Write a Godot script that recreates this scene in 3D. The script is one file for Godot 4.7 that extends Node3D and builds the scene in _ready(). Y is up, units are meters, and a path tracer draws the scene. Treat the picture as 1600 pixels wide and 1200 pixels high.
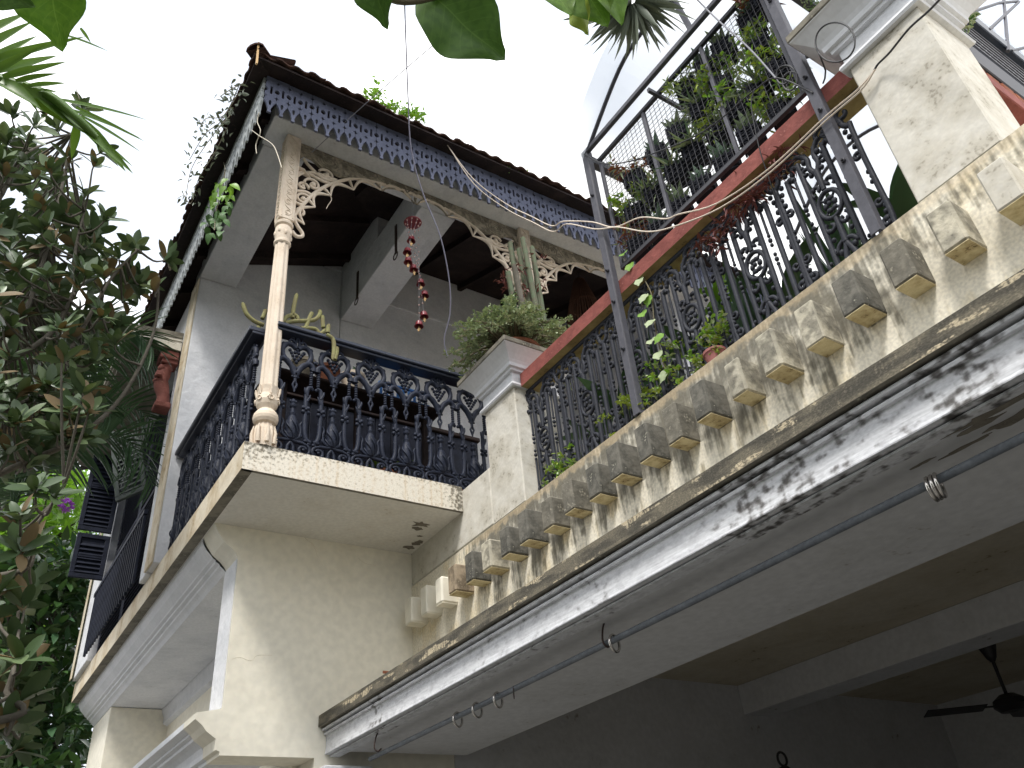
extends Node3D

# ---------------------------------------------------------------- camera data
const CAM := Vector3(0, 1.6, 0)
const FPX := 1296.277
var RX := Vector3(0.83747902, -0.08558985, 0.53972517)
var RY := Vector3(-0.24518779, 0.82381256, 0.51109276)
var RZ := Vector3(-0.48837673, -0.56036349, 0.66894015)
var rng := RandomNumberGenerator.new()
var M := {}
var TX := {}
var used := {}

func ray(u: float, v: float) -> Vector3:
	return RX * ((u - 800.0) / FPX) - RY * ((v - 600.0) / FPX) - RZ
func at(u: float, v: float, ax: int, val: float) -> Vector3:
	var d := ray(u, v)
	return CAM + d * ((val - CAM[ax]) / d[ax])
func away(u: float, v: float, dist: float) -> Vector3:
	return CAM + ray(u, v).normalized() * dist
func rr(a: float, b: float) -> float:
	return rng.randf_range(a, b)

# ---------------------------------------------------------------- nodes
func numbered(called: String) -> String:
	if not used.has(called):
		used[called] = 0
		return called
	used[called] += 1
	return "%s_%03d" % [called, used[called]]
func tag(o: Node, label: String, category: String, group := "", kind := "") -> Node:
	o.set_meta("label", label)
	o.set_meta("category", category)
	if group != "": o.set_meta("group", group)
	if kind != "": o.set_meta("kind", kind)
	return o
func thing(called: String, label: String, category: String, pos := Vector3.ZERO, group := "") -> Node3D:
	var o := Node3D.new()
	o.name = numbered(called)
	add_child(o)
	o.position = pos
	tag(o, label, category, group)
	return o
func part(mesh: Mesh, called: String, m: Material, parent: Node, xf := Transform3D.IDENTITY) -> MeshInstance3D:
	var o := MeshInstance3D.new()
	o.mesh = mesh
	o.name = called if parent != self else numbered(called)
	if m: o.material_override = m
	parent.add_child(o, true)
	o.transform = xf
	return o
func setting(mesh: Mesh, called: String, m: Material) -> MeshInstance3D:
	var o := part(mesh, called, m, self)
	o.set_meta("kind", "structure")
	return o

# ---------------------------------------------------------------- mesh builder
class MB:
	var v := PackedVector3Array()
	var n := PackedVector3Array()
	var t := PackedVector2Array()
	var c := PackedColorArray()
	var col := Color(1, 1, 1)
	var usecol := false
	func tri(a: Vector3, b: Vector3, d: Vector3, ua := Vector2.ZERO, ub := Vector2.ZERO, ud := Vector2.ZERO) -> void:
		var nn := (d - a).cross(b - a).normalized()
		v.append(a); v.append(b); v.append(d)
		n.append(nn); n.append(nn); n.append(nn)
		t.append(ua); t.append(ub); t.append(ud)
		if usecol:
			c.append(col); c.append(col); c.append(col)
	func tris(a: Vector3, b: Vector3, d: Vector3, na: Vector3, nb: Vector3, nd: Vector3, ua := Vector2.ZERO, ub := Vector2.ZERO, ud := Vector2.ZERO) -> void:
		var nn := (d - a).cross(b - a)
		if nn.dot(na + nb + nd) < 0.0:
			v.append(a); v.append(d); v.append(b)
			n.append(na); n.append(nd); n.append(nb)
			t.append(ua); t.append(ud); t.append(ub)
		else:
			v.append(a); v.append(b); v.append(d)
			n.append(na); n.append(nb); n.append(nd)
			t.append(ua); t.append(ub); t.append(ud)
		if usecol:
			c.append(col); c.append(col); c.append(col)
	# quad facing the given direction
	func quad(a: Vector3, b: Vector3, d: Vector3, e: Vector3, face: Vector3, ua := Vector2.ZERO, ub := Vector2.ZERO, ud := Vector2.ZERO, ue := Vector2.ZERO) -> void:
		if (d - a).cross(b - a).dot(face) >= 0.0:
			tri(a, b, d, ua, ub, ud); tri(a, d, e, ua, ud, ue)
		else:
			tri(a, d, b, ua, ud, ub); tri(a, e, d, ua, ue, ud)
	func box(lo: Vector3, hi: Vector3) -> void:
		cbox(lo, hi, 0.0)
	# box with chamfered edges
	func cbox(lo: Vector3, hi: Vector3, ch: float, xf := Transform3D.IDENTITY) -> void:
		var ce := (lo + hi) * 0.5
		var h := (hi - lo) * 0.5
		if ch <= 0.0:
			for ax in 3:
				for s in [-1.0, 1.0]:
					var f := Vector3.ZERO; f[ax] = s
					var a1 := (ax + 1) % 3
					var a2 := (ax + 2) % 3
					var p := []
					for k in [[-1, -1], [1, -1], [1, 1], [-1, 1]]:
						var q := ce
						q[ax] += s * h[ax]; q[a1] += k[0] * h[a1]; q[a2] += k[1] * h[a2]
						p.append(xf * q)
					quad(p[0], p[1], p[2], p[3], xf.basis * f, Vector2(0, 0), Vector2(1, 0), Vector2(1, 1), Vector2(0, 1))
			return
		# faces, edges, corners
		for ax in 3:
			var a1 := (ax + 1) % 3
			var a2 := (ax + 2) % 3
			for s in [-1.0, 1.0]:
				var f := Vector3.ZERO; f[ax] = s
				var p := []
				for k in [[-1, -1], [1, -1], [1, 1], [-1, 1]]:
					var q := ce
					q[ax] += s * h[ax]; q[a1] += k[0] * (h[a1] - ch); q[a2] += k[1] * (h[a2] - ch)
					p.append(xf * q)
				quad(p[0], p[1], p[2], p[3], xf.basis * f, Vector2(0, 0), Vector2(1, 0), Vector2(1, 1), Vector2(0, 1))
			for s1 in [-1.0, 1.0]:
				for s2 in [-1.0, 1.0]:
					var f := Vector3.ZERO; f[a1] = s1; f[a2] = s2
					var p := []
					for k in [[-1, 0], [1, 0], [1, 1], [-1, 1]]:
						var q := ce
						q[ax] += k[0] * (h[ax] - ch)
						q[a1] += s1 * (h[a1] - (ch if k[1] == 0 else 0.0))
						q[a2] += s2 * (h[a2] - (0.0 if k[1] == 0 else ch))
						p.append(xf * q)
					quad(p[0], p[1], p[2], p[3], xf.basis * f)
		for sx in [-1.0, 1.0]:
			for sy in [-1.0, 1.0]:
				for sz in [-1.0, 1.0]:
					var f := Vector3(sx, sy, sz)
					var a := xf * (ce + Vector3(sx * h.x, sy * (h.y - ch), sz * (h.z - ch)))
					var b := xf * (ce + Vector3(sx * (h.x - ch), sy * h.y, sz * (h.z - ch)))
					var d := xf * (ce + Vector3(sx * (h.x - ch), sy * (h.y - ch), sz * h.z))
					var fw := xf.basis * f
					tris(a, b, d, fw.normalized(), fw.normalized(), fw.normalized())
	func bar(a: Vector3, b: Vector3, w: float, h: float, up := Vector3.UP, ch := 0.0) -> void:
		var z := (b - a)
		var L := z.length()
		z = z / L
		if absf(z.dot(up)) > 0.98: up = Vector3(1, 0, 0)
		var x := up.cross(z).normalized()
		var y := z.cross(x)
		cbox(Vector3(-w / 2, -h / 2, 0), Vector3(w / 2, h / 2, L), ch, Transform3D(Basis(x, y, z), a))
	func tube(pts: Array, r, sides := 6, closed := false, caps := true, flat := 1.0, flat_dir := Vector3.ZERO) -> void:
		var N := pts.size()
		if N < 2: return
		var rings := []
		var nrm := []
		var side := Vector3.ZERO
		for i in N:
			var p: Vector3 = pts[i]
			var tg: Vector3
			if closed: tg = (pts[(i + 1) % N] - pts[(i - 1 + N) % N])
			elif i == 0: tg = pts[1] - pts[0]
			elif i == N - 1: tg = pts[N - 1] - pts[N - 2]
			else: tg = pts[i + 1] - pts[i - 1]
			tg = tg.normalized()
			if flat_dir != Vector3.ZERO:
				side = flat_dir.cross(tg)
				if side.length() < 0.01: side = Vector3(0.3, 0.5, 0.8).cross(tg)
				side = side.normalized()
			elif side == Vector3.ZERO:
				var up := Vector3.UP if absf(tg.y) < 0.9 else Vector3(1, 0, 0)
				side = up.cross(tg).normalized()
			else:
				side = (side - tg * side.dot(tg)).normalized()
			var w := tg.cross(side).normalized()
			var rad: float = r[i] if r is Array else r
			var ring := PackedVector3Array()
			var rn := PackedVector3Array()
			for k in sides:
				var an := TAU * (k + 0.5) / sides
				var d := side * cos(an) + w * sin(an) * flat
				ring.append(p + d * rad)
				rn.append((side * cos(an) + w * sin(an) / maxf(flat, 0.05)).normalized())
			rings.append(ring); nrm.append(rn)
		var last := N if closed else N - 1
		for i in last:
			var j := (i + 1) % N
			for k in sides:
				var l := (k + 1) % sides
				var u0 := float(k) / sides
				var u1 := float(k + 1) / sides
				tris(rings[i][k], rings[i][l], rings[j][l], nrm[i][k], nrm[i][l], nrm[j][l], Vector2(u0, i), Vector2(u1, i), Vector2(u1, i + 1))
				tris(rings[i][k], rings[j][l], rings[j][k], nrm[i][k], nrm[j][l], nrm[j][k], Vector2(u0, i), Vector2(u1, i + 1), Vector2(u0, i + 1))
		if caps and not closed:
			for e in [0, N - 1]:
				var f: Vector3 = (pts[0] - pts[1]) if e == 0 else (pts[N - 1] - pts[N - 2])
				f = f.normalized()
				for k in range(1, sides - 1):
					tris(rings[e][0], rings[e][k], rings[e][k + 1], f, f, f)
	func tube_k(pts: Array, r, sides := 6) -> void:
		if r is Array:
			var q := []
			for e in r: q.append(e * 1.42)
			tube(pts, q, sides)
		else:
			tube(pts, r * 1.42, sides)
	func lathe(prof: Array, seg: int, xf := Transform3D.IDENTITY, flutes := 0, depth := 0.0, smooth := true) -> void:
		# prof: Vector2(radius, height)
		for i in prof.size() - 1:
			var a: Vector2 = prof[i]
			var b: Vector2 = prof[i + 1]
			var sl := Vector2(b.y - a.y, a.x - b.x).normalized()
			for k in seg:
				var an0 := TAU * k / seg
				var an1 := TAU * (k + 1) / seg
				var m0 := 1.0 - depth * (0.5 - 0.5 * cos(an0 * flutes)) if flutes > 0 else 1.0
				var m1 := 1.0 - depth * (0.5 - 0.5 * cos(an1 * flutes)) if flutes > 0 else 1.0
				var d0 := Vector3(cos(an0), 0, sin(an0))
				var d1 := Vector3(cos(an1), 0, sin(an1))
				var p00 := xf * (d0 * a.x * m0 + Vector3(0, a.y, 0))
				var p10 := xf * (d1 * a.x * m1 + Vector3(0, a.y, 0))
				var p01 := xf * (d0 * b.x * m0 + Vector3(0, b.y, 0))
				var p11 := xf * (d1 * b.x * m1 + Vector3(0, b.y, 0))
				if flutes > 0 or not smooth:
					var f := xf.basis * ((d0 + d1) * 0.5 * sl.x + Vector3(0, sl.y, 0))
					quad(p00, p10, p11, p01, f)
				else:
					var n0 := (xf.basis * (d0 * sl.x + Vector3(0, sl.y, 0))).normalized()
					var n1 := (xf.basis * (d1 * sl.x + Vector3(0, sl.y, 0))).normalized()
					if a.x > 0.0001: tris(p00, p10, p11, n0, n1, n1)
					if b.x > 0.0001: tris(p00, p11, p01, n0, n1, n0)
	func ball(p: Vector3, r: Vector3, seg := 6, rings := 4, bas := Basis.IDENTITY) -> void:
		for i in rings:
			var a0 := PI * i / rings - PI / 2
			var a1 := PI * (i + 1) / rings - PI / 2
			for k in seg:
				var b0 := TAU * k / seg
				var b1 := TAU * (k + 1) / seg
				var q := []
				var nn := []
				for e in [[a0, b0], [a0, b1], [a1, b1], [a1, b0]]:
					var d := Vector3(cos(e[0]) * cos(e[1]), sin(e[0]), cos(e[0]) * sin(e[1]))
					q.append(p + bas * (d * r))
					nn.append((bas * (d / r)).normalized())
				if i > 0: tris(q[0], q[1], q[2], nn[0], nn[1], nn[2])
				if i < rings - 1: tris(q[0], q[2], q[3], nn[0], nn[2], nn[3])
	# polygon (local XY) pulled out along local Z from z0 to z1
	func extrude(poly: PackedVector2Array, z0: float, z1: float, xf := Transform3D.IDENTITY, uvscale := 1.0) -> void:
		var idx := Geometry2D.triangulate_polygon(poly)
		for i in range(0, idx.size(), 3):
			var A := poly[idx[i]]
			var B := poly[idx[i + 1]]
			var D := poly[idx[i + 2]]
			for z in [z0, z1]:
				var f := xf.basis * Vector3(0, 0, 1 if z == z1 else -1)
				f = f.normalized()
				tris(xf * Vector3(A.x, A.y, z), xf * Vector3(B.x, B.y, z), xf * Vector3(D.x, D.y, z), f, f, f, A * uvscale, B * uvscale, D * uvscale)
		var cw := 1.0 if Geometry2D.is_polygon_clockwise(poly) else -1.0
		for i in poly.size():
			var A := poly[i]
			var B := poly[(i + 1) % poly.size()]
			var e := B - A
			var f := Vector3(-e.y, e.x, 0) * cw
			quad(xf * Vector3(A.x, A.y, z0), xf * Vector3(B.x, B.y, z0), xf * Vector3(B.x, B.y, z1), xf * Vector3(A.x, A.y, z1), xf.basis * f, A * uvscale, B * uvscale, B * uvscale, A * uvscale)
	# open profile (x,y) swept along z; v of the uv runs along the profile, u along z
	func sweep_z(prof: Array, z0: float, z1: float, inside: Vector2, steps := 1) -> void:
		var acc := 0.0
		for i in prof.size() - 1:
			var a: Vector2 = prof[i]
			var b: Vector2 = prof[i + 1]
			var l := a.distance_to(b)
			var e := b - a
			var f := Vector2(-e.y, e.x)
			if f.dot((a + b) * 0.5 - inside) < 0.0: f = -f
			for s in steps:
				var za := lerpf(z0, z1, float(s) / steps)
				var zb := lerpf(z0, z1, float(s + 1) / steps)
				quad(Vector3(a.x, a.y, za), Vector3(a.x, a.y, zb), Vector3(b.x, b.y, zb), Vector3(b.x, b.y, za), Vector3(f.x, f.y, 0), Vector2(za, acc), Vector2(zb, acc), Vector2(zb, acc + l), Vector2(za, acc + l))
			acc += l
	# smooth sheet through rows of points, facing up
	func grid(rows: Array, uvs: Array) -> void:
		var R := rows.size()
		var C: int = rows[0].size()
		var nn := []
		for i in R:
			var l := []
			for k in C:
				var a: Vector3 = rows[mini(i + 1, R - 1)][k] - rows[maxi(i - 1, 0)][k]
				var b: Vector3 = rows[i][mini(k + 1, C - 1)] - rows[i][maxi(k - 1, 0)]
				if b.length() < 0.00001: b = rows[maxi(i - 1, 0)][mini(k + 1, C - 1)] - rows[maxi(i - 1, 0)][maxi(k - 1, 0)]
				var q := a.cross(b)
				if q.y < 0.0: q = -q
				l.append(q.normalized() if q.length() > 0.0000001 else Vector3.UP)
			nn.append(l)
		for i in R - 1:
			for k in C - 1:
				tris(rows[i][k], rows[i][k + 1], rows[i + 1][k + 1], nn[i][k], nn[i][k + 1], nn[i + 1][k + 1], uvs[i][k], uvs[i][k + 1], uvs[i + 1][k + 1])
				if i < R - 2 or true:
					tris(rows[i][k], rows[i + 1][k + 1], rows[i + 1][k], nn[i][k], nn[i + 1][k + 1], nn[i + 1][k], uvs[i][k], uvs[i + 1][k + 1], uvs[i + 1][k])
	func mesh(m: Material = null) -> ArrayMesh:
		var am := ArrayMesh.new()
		addto(am, m)
		return am
	func addto(am: ArrayMesh, m: Material = null) -> void:
		if v.size() == 0: return
		var arr := []
		arr.resize(Mesh.ARRAY_MAX)
		arr[Mesh.ARRAY_VERTEX] = v
		arr[Mesh.ARRAY_NORMAL] = n
		arr[Mesh.ARRAY_TEX_UV] = t
		if usecol: arr[Mesh.ARRAY_COLOR] = c
		am.add_surface_from_arrays(Mesh.PRIMITIVE_TRIANGLES, arr)
		if m: am.surface_set_material(am.get_surface_count() - 1, m)

# ---------------------------------------------------------------- curves
func arc3(c: Vector2, r: float, a0: float, a1: float, n := 8, z := 0.0) -> Array:
	var o := []
	for i in n + 1:
		var a := deg_to_rad(lerpf(a0, a1, float(i) / n))
		o.append(Vector3(c.x + r * cos(a), c.y + r * sin(a), z))
	return o
func curl(c: Vector2, r0: float, r1: float, a0: float, a1: float, n := 12, z := 0.0) -> Array:
	var o := []
	for i in n + 1:
		var k := float(i) / n
		var a := deg_to_rad(lerpf(a0, a1, k))
		var r := lerpf(r0, r1, k)
		o.append(Vector3(c.x + r * cos(a), c.y + r * sin(a), z))
	return o
func spline(pts: Array, per := 5) -> Array:
	var o := []
	for i in pts.size() - 1:
		var p0: Vector3 = pts[maxi(i - 1, 0)]
		var p1: Vector3 = pts[i]
		var p2: Vector3 = pts[i + 1]
		var p3: Vector3 = pts[mini(i + 2, pts.size() - 1)]
		for k in per:
			o.append(p1.cubic_interpolate(p2, p0, p3, float(k) / per))
	o.append(pts[pts.size() - 1])
	return o
func mir(a: Array) -> Array:
	var o := []
	for p in a: o.append(Vector3(-p.x, p.y, p.z))
	return o

# ---------------------------------------------------------------- textures
func noise_bytes(w: int, h: int, freq: float, sd: int, oct := 4) -> PackedByteArray:
	var fn := FastNoiseLite.new()
	fn.noise_type = FastNoiseLite.TYPE_SIMPLEX
	fn.frequency = freq
	fn.seed = sd
	fn.fractal_octaves = oct
	return fn.get_seamless_image(w, h, false, false, 0.15, true).get_data()
func sm(a: float, b: float, x: float) -> float:
	return smoothstep(a, b, x)
func to_tex(data: PackedByteArray, w: int, h: int) -> ImageTexture:
	var im := Image.create_from_data(w, h, false, Image.FORMAT_RGB8, data)
	im.generate_mipmaps()
	return ImageTexture.create_from_image(im)
# plaster: base colour, blotches of a second colour above a threshold, dark specks
func plaster_tex(base: Color, blot: Color, thr: float, amt: float, speck: Color, speck_thr: float, sd: int, sz := 256) -> ImageTexture:
	var a := noise_bytes(sz, sz, 0.008, sd, 5)
	var b := noise_bytes(sz, sz, 0.11, sd + 1, 3)
	var g := noise_bytes(sz, sz, 0.03, sd + 2, 6)
	var out := PackedByteArray()
	out.resize(sz * sz * 3)
	for i in sz * sz:
		var na := a[i] / 255.0
		var nb := b[i] / 255.0
		var ng := g[i] / 255.0
		var k := smoothstep(thr - 0.22, thr + 0.22, na * 0.55 + ng * 0.35 + nb * 0.1) * amt
		var s := smoothstep(speck_thr - 0.06, speck_thr + 0.14, nb * 0.4 + ng * 0.35 + na * 0.25) * 0.75
		var col := base.lerp(blot, k).lerp(speck, s)
		var f := 0.965 + 0.07 * nb
		out[i * 3] = int(minf(col.r * f, 1.0) * 255)
		out[i * 3 + 1] = int(minf(col.g * f, 1.0) * 255)
		out[i * 3 + 2] = int(minf(col.b * f, 1.0) * 255)
	return to_tex(out, sz, sz)
func bump_tex(freq: float, sd: int, strength := 3.0, sz := 512) -> ImageTexture:
	var fn := FastNoiseLite.new()
	fn.frequency = freq
	fn.seed = sd
	fn.fractal_octaves = 5
	var im := fn.get_seamless_image(sz, sz)
	im.convert(Image.FORMAT_RGBA8)
	im.bump_map_to_normal_map(strength)
	im.generate_mipmaps()
	return ImageTexture.create_from_image(im)
func mat(col: Color, rough := 0.8, metal := 0.0, spec := 0.5) -> StandardMaterial3D:
	var m := StandardMaterial3D.new()
	m.albedo_color = col
	m.roughness = rough
	m.metallic = metal
	m.metallic_specular = spec
	return m
func tmat(tex: Texture2D, scale: float, rough := 0.9, bump: Texture2D = null, bscale := 0.5) -> StandardMaterial3D:
	var m := mat(Color.WHITE, rough, 0.0, 0.3)
	m.albedo_texture = tex
	m.uv1_triplanar = true
	m.uv1_world_triplanar = true
	m.uv1_scale = Vector3.ONE * scale
	if bump:
		m.normal_enabled = true
		m.normal_texture = bump
		m.normal_scale = bscale
	return m
func leafmat(col: Color, back := 0.25, rough := 0.45) -> StandardMaterial3D:
	var m := mat(col, rough, 0.0, 0.4)
	m.cull_mode = BaseMaterial3D.CULL_DISABLED
	m.backlight_enabled = true
	m.backlight = Color(col.r * back, col.g * back, col.b * back * 0.6)
	return m
func s8(r: int, g: int, b: int) -> Color:
	return Color(r / 255.0, g / 255.0, b / 255.0)

func make_materials() -> void:
	var nb := bump_tex(0.03, 7, 4.0)
	var nf := bump_tex(0.012, 9, 5.0)
	M.cream = tmat(plaster_tex(s8(230, 225, 210), s8(224, 217, 199), 0.6, 0.4, s8(210, 203, 186), 0.76, 11, 512), 0.2, 0.92, nb, 0.12)
	M.white = tmat(plaster_tex(s8(216, 217, 220), s8(202, 204, 208), 0.55, 0.8, s8(150, 150, 148), 0.76, 21, 512), 0.5, 0.9, nb, 0.3)
	M.white_old = tmat(plaster_tex(s8(208, 204, 194), s8(188, 182, 168), 0.55, 0.8, s8(136, 130, 118), 0.67, 31, 512), 0.6, 0.94, nf, 0.4)
	M.soffit = tmat(plaster_tex(s8(224, 221, 214), s8(214, 209, 199), 0.58, 0.5, s8(176, 168, 154), 0.74, 41, 512), 0.4, 0.94, nb, 0.25)
	M.veranda = M.white
	M.grey_plaster = M.white
	M.porch = tmat(plaster_tex(s8(204, 204, 205), s8(194, 194, 194), 0.55, 0.7, s8(120, 112, 104), 0.78, 61), 0.5, 0.9, nb, 0.2)
	M.porch_ceiling = tmat(plaster_tex(s8(196, 188, 170), s8(184, 174, 152), 0.5, 0.8, s8(110, 96, 76), 0.75, 71), 0.5, 0.92)
	M.mould = tmat(plaster_tex(s8(134, 129, 117), s8(98, 95, 87), 0.5, 0.85, s8(182, 175, 157), 0.7, 81), 1.6, 0.95, nf, 0.8)
	M.mould_black = tmat(plaster_tex(s8(116, 113, 105), s8(80, 79, 74), 0.5, 0.9, s8(196, 190, 172), 0.7, 91), 2.2, 0.95, nf, 0.8)
	M.mould_mixed = tmat(plaster_tex(s8(196, 189, 170), s8(124, 120, 109), 0.52, 0.85, s8(92, 89, 82), 0.7, 101), 2.0, 0.95, nf, 0.8)
	M.mould_brown = tmat(plaster_tex(s8(166, 150, 128), s8(110, 99, 84), 0.52, 0.9, s8(206, 190, 160), 0.7, 111), 2.4, 0.95, nf, 0.8)
	M.ochre = tmat(plaster_tex(s8(202, 190, 154), s8(164, 148, 112), 0.5, 0.8, s8(84, 74, 54), 0.68, 121), 2.6, 0.95, nf, 0.6)
	M.slab = tmat(plaster_tex(s8(220, 208, 184), s8(172, 158, 130), 0.54, 0.85, s8(86, 82, 72), 0.68, 131, 512), 1.0, 0.94, nf, 0.6)
	M.rust_stain = tmat(plaster_tex(s8(212, 202, 182), s8(176, 156, 124), 0.56, 0.65, s8(124, 104, 78), 0.7, 141), 0.9, 0.94, nf, 0.5)
	M.red = tmat(plaster_tex(s8(140, 82, 75), s8(120, 68, 63), 0.52, 0.9, s8(168, 118, 108), 0.74, 151), 1.6, 0.75, nb, 0.4)
	M.tan = tmat(plaster_tex(s8(176, 156, 110), s8(140, 120, 82), 0.52, 0.8, s8(90, 78, 56), 0.72, 161), 1.5, 0.9, nb, 0.3)
	M.iron = tmat(plaster_tex(s8(42, 47, 62), s8(34, 38, 50), 0.5, 0.9, s8(80, 86, 102), 0.74, 171), 5.0, 0.5, nf, 0.3)
	M.iron_wing = tmat(plaster_tex(s8(54, 56, 64), s8(43, 45, 52), 0.5, 0.9, s8(100, 100, 104), 0.72, 181), 5.0, 0.55, nf, 0.3)
	M.rail_top = mat(s8(36, 42, 58), 0.4)
	M.fringe = tmat(plaster_tex(s8(98, 102, 120), s8(85, 89, 106), 0.5, 0.9, s8(126, 130, 148), 0.72, 191), 2.0, 0.7)
	M.fringe_side = tmat(plaster_tex(s8(178, 182, 182), s8(140, 146, 150), 0.5, 0.9, s8(120, 122, 120), 0.72, 201), 2.0, 0.7)  # paler grey than the front fringe boards
	M.column = tmat(plaster_tex(s8(220, 206, 188), s8(206, 189, 168), 0.55, 0.8, s8(150, 134, 114), 0.75, 211), 2.0, 0.75, nb, 0.25)
	M.bracket_dirty = tmat(plaster_tex(s8(168, 158, 140), s8(110, 104, 92), 0.5, 0.9, s8(58, 55, 50), 0.68, 221), 2.6, 0.9, nf, 0.8)
	M.timber = tmat(plaster_tex(s8(58, 48, 46), s8(38, 32, 32), 0.5, 0.9, s8(84, 70, 64), 0.72, 231), 1.5, 0.8)
	M.tile = tmat(plaster_tex(s8(88, 64, 56), s8(60, 48, 45), 0.5, 0.95, s8(60, 62, 44), 0.7, 241), 3.0, 0.9, nf, 0.7)
	M.steel = tmat(plaster_tex(s8(90, 90, 97), s8(79, 79, 86), 0.5, 0.8, s8(104, 88, 80), 0.74, 251), 4.0, 0.5)
	M.steel_dark = mat(s8(46, 46, 54), 0.55)
	M.galv = tmat(plaster_tex(s8(122, 127, 133), s8(100, 105, 112), 0.5, 0.9, s8(96, 92, 88), 0.73, 261), 6.0, 0.42)
	M.chrome = mat(s8(205, 200, 194), 0.22, 0.9)
	M.rusty = mat(s8(62, 48, 44), 0.7)
	M.pot_black = mat(s8(36, 38, 45), 0.85, 0.0, 0.2)
	M.terracotta = tmat(plaster_tex(s8(142, 90, 68), s8(112, 72, 56), 0.5, 0.8, s8(180, 150, 130), 0.72, 271), 4.0, 0.85)
	M.wood_dark = tmat(plaster_tex(s8(40, 44, 58), s8(28, 31, 42), 0.5, 0.8, s8(60, 64, 74), 0.75, 281), 3.0, 0.6)
	M.louvre = tmat(plaster_tex(s8(92, 98, 94), s8(74, 80, 78), 0.5, 0.8, s8(130, 134, 126), 0.72, 291), 3.0, 0.7)
	M.neighbour = tmat(plaster_tex(s8(150, 142, 128), s8(124, 118, 106), 0.5, 0.8, s8(96, 92, 84), 0.7, 371), 0.3, 0.9)  # wall colour of the added house
	M.red_floor = tmat(plaster_tex(s8(98, 56, 48), s8(84, 46, 40), 0.5, 0.8, s8(118, 78, 68), 0.72, 381), 0.8, 0.5)
	M.stone_floor = tmat(plaster_tex(s8(92, 91, 88), s8(78, 77, 74), 0.5, 0.8, s8(66, 64, 60), 0.72, 391), 0.8, 0.6)
	M.window_glass = mat(s8(70, 78, 84), 0.15)
	M.wire_white = mat(s8(214, 200, 184), 0.5)
	M.wire_black = mat(s8(34, 34, 38), 0.5)
	M.wire_grey = mat(s8(120, 120, 128), 0.5)
	M.bark = tmat(plaster_tex(s8(104, 99, 90), s8(80, 76, 68), 0.5, 0.8, s8(134, 128, 116), 0.7, 301), 3.0, 0.9, nf, 0.6)
	M.stem = mat(s8(104, 96, 72), 0.7)
	M.bell = mat(s8(118, 40, 48), 0.35)
	M.straw = mat(s8(206, 170, 120), 0.7)
	M.bead = mat(s8(196, 160, 150), 0.4)
	M.wicker = mat(s8(92, 62, 46), 0.8)
	M.blue_tray = mat(s8(58, 112, 178), 0.4)
	M.carved = tmat(plaster_tex(s8(126, 80, 73), s8(100, 60, 54), 0.5, 0.9, s8(196, 150, 130), 0.72, 311), 4.0, 0.8, nf, 0.6)
	M.brick = tmat(plaster_tex(s8(146, 90, 66), s8(112, 68, 54), 0.5, 0.9, s8(190, 176, 156), 0.74, 321), 4.0, 0.9, nf, 0.6)
	M.ground = tmat(plaster_tex(s8(106, 105, 102), s8(94, 93, 90), 0.5, 0.8, s8(100, 96, 86), 0.7, 331), 0.3, 0.95)
	M.twig = mat(s8(186, 178, 160), 0.8)
	M.bare_patch = tmat(plaster_tex(s8(136, 130, 118), s8(112, 106, 96), 0.5, 0.8, s8(170, 164, 152), 0.7, 341), 3.0, 0.95)
	var sh := mat(Color(0.93, 0.95, 0.97, 0.62), 0.3)
	sh.transparency = BaseMaterial3D.TRANSPARENCY_ALPHA
	sh.backlight_enabled = true
	sh.backlight = Color(0.7, 0.72, 0.75)
	M.sheet = sh
	# leaves (real-world base colours)
	M.mag_a = leafmat(s8(64, 82, 52), 0.5, 0.35)
	M.mag_b = leafmat(s8(96, 112, 78), 0.5, 0.35)
	M.mag_c = leafmat(s8(104, 88, 60), 0.5, 0.6)
	M.palm = leafmat(s8(84, 112, 50), 0.9, 0.4)
	M.palm_dark = leafmat(s8(64, 90, 62), 0.5, 0.4)
	M.palm_grey = leafmat(s8(104, 112, 98), 0.4, 0.5)
	M.vine = leafmat(s8(104, 140, 52), 1.0, 0.4)
	M.vine_dark = leafmat(s8(80, 112, 54), 0.8, 0.4)
	M.vine_leaf = leafmat(s8(118, 156, 66), 1.0, 0.4)
	M.vine_leaf.albedo_color = Color.WHITE
	M.vine_leaf.albedo_texture = vein_tex(s8(112, 142, 58), s8(150, 176, 92), s8(92, 124, 50), 900)
	M.vine_leaf_b = leafmat(s8(100, 136, 60), 0.9, 0.4)
	M.vine_leaf_b.albedo_color = Color.WHITE
	M.vine_leaf_b.albedo_texture = vein_tex(s8(88, 118, 56), s8(122, 150, 82), s8(72, 100, 48), 901)
	M.root = mat(s8(186, 184, 206), 0.6)
	M.bright = leafmat(s8(112, 150, 60), 0.8, 0.5)
	M.mid = leafmat(s8(66, 98, 50), 0.5, 0.5)
	M.jade = leafmat(s8(158, 170, 134), 0.4, 0.45)
	M.jade_b = leafmat(s8(122, 138, 106), 0.4, 0.45)
	M.lime = leafmat(s8(148, 166, 66), 0.5, 0.5)
	M.big_leaf = leafmat(s8(66, 96, 66), 0.5, 0.35)
	M.red_leaf = leafmat(s8(104, 58, 56), 0.5, 0.5)
	M.brown_leaf = leafmat(s8(150, 92, 62), 0.5, 0.6)
	M.succ = leafmat(s8(108, 132, 110), 0.3, 0.5)
	M.purple = leafmat(s8(160, 84, 190), 0.5, 0.6)
	M.cactus = tmat(plaster_tex(s8(134, 134, 90), s8(112, 102, 76), 0.5, 0.8, s8(192, 186, 130), 0.72, 351), 8.0, 0.75, nf, 0.5)
	M.euphorbia = tmat(plaster_tex(s8(92, 108, 84), s8(96, 88, 76), 0.5, 0.9, s8(132, 136, 116), 0.72, 361), 6.0, 0.8, nf, 0.5)
	M.fan = mat(s8(34, 32, 34), 0.5)

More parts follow.
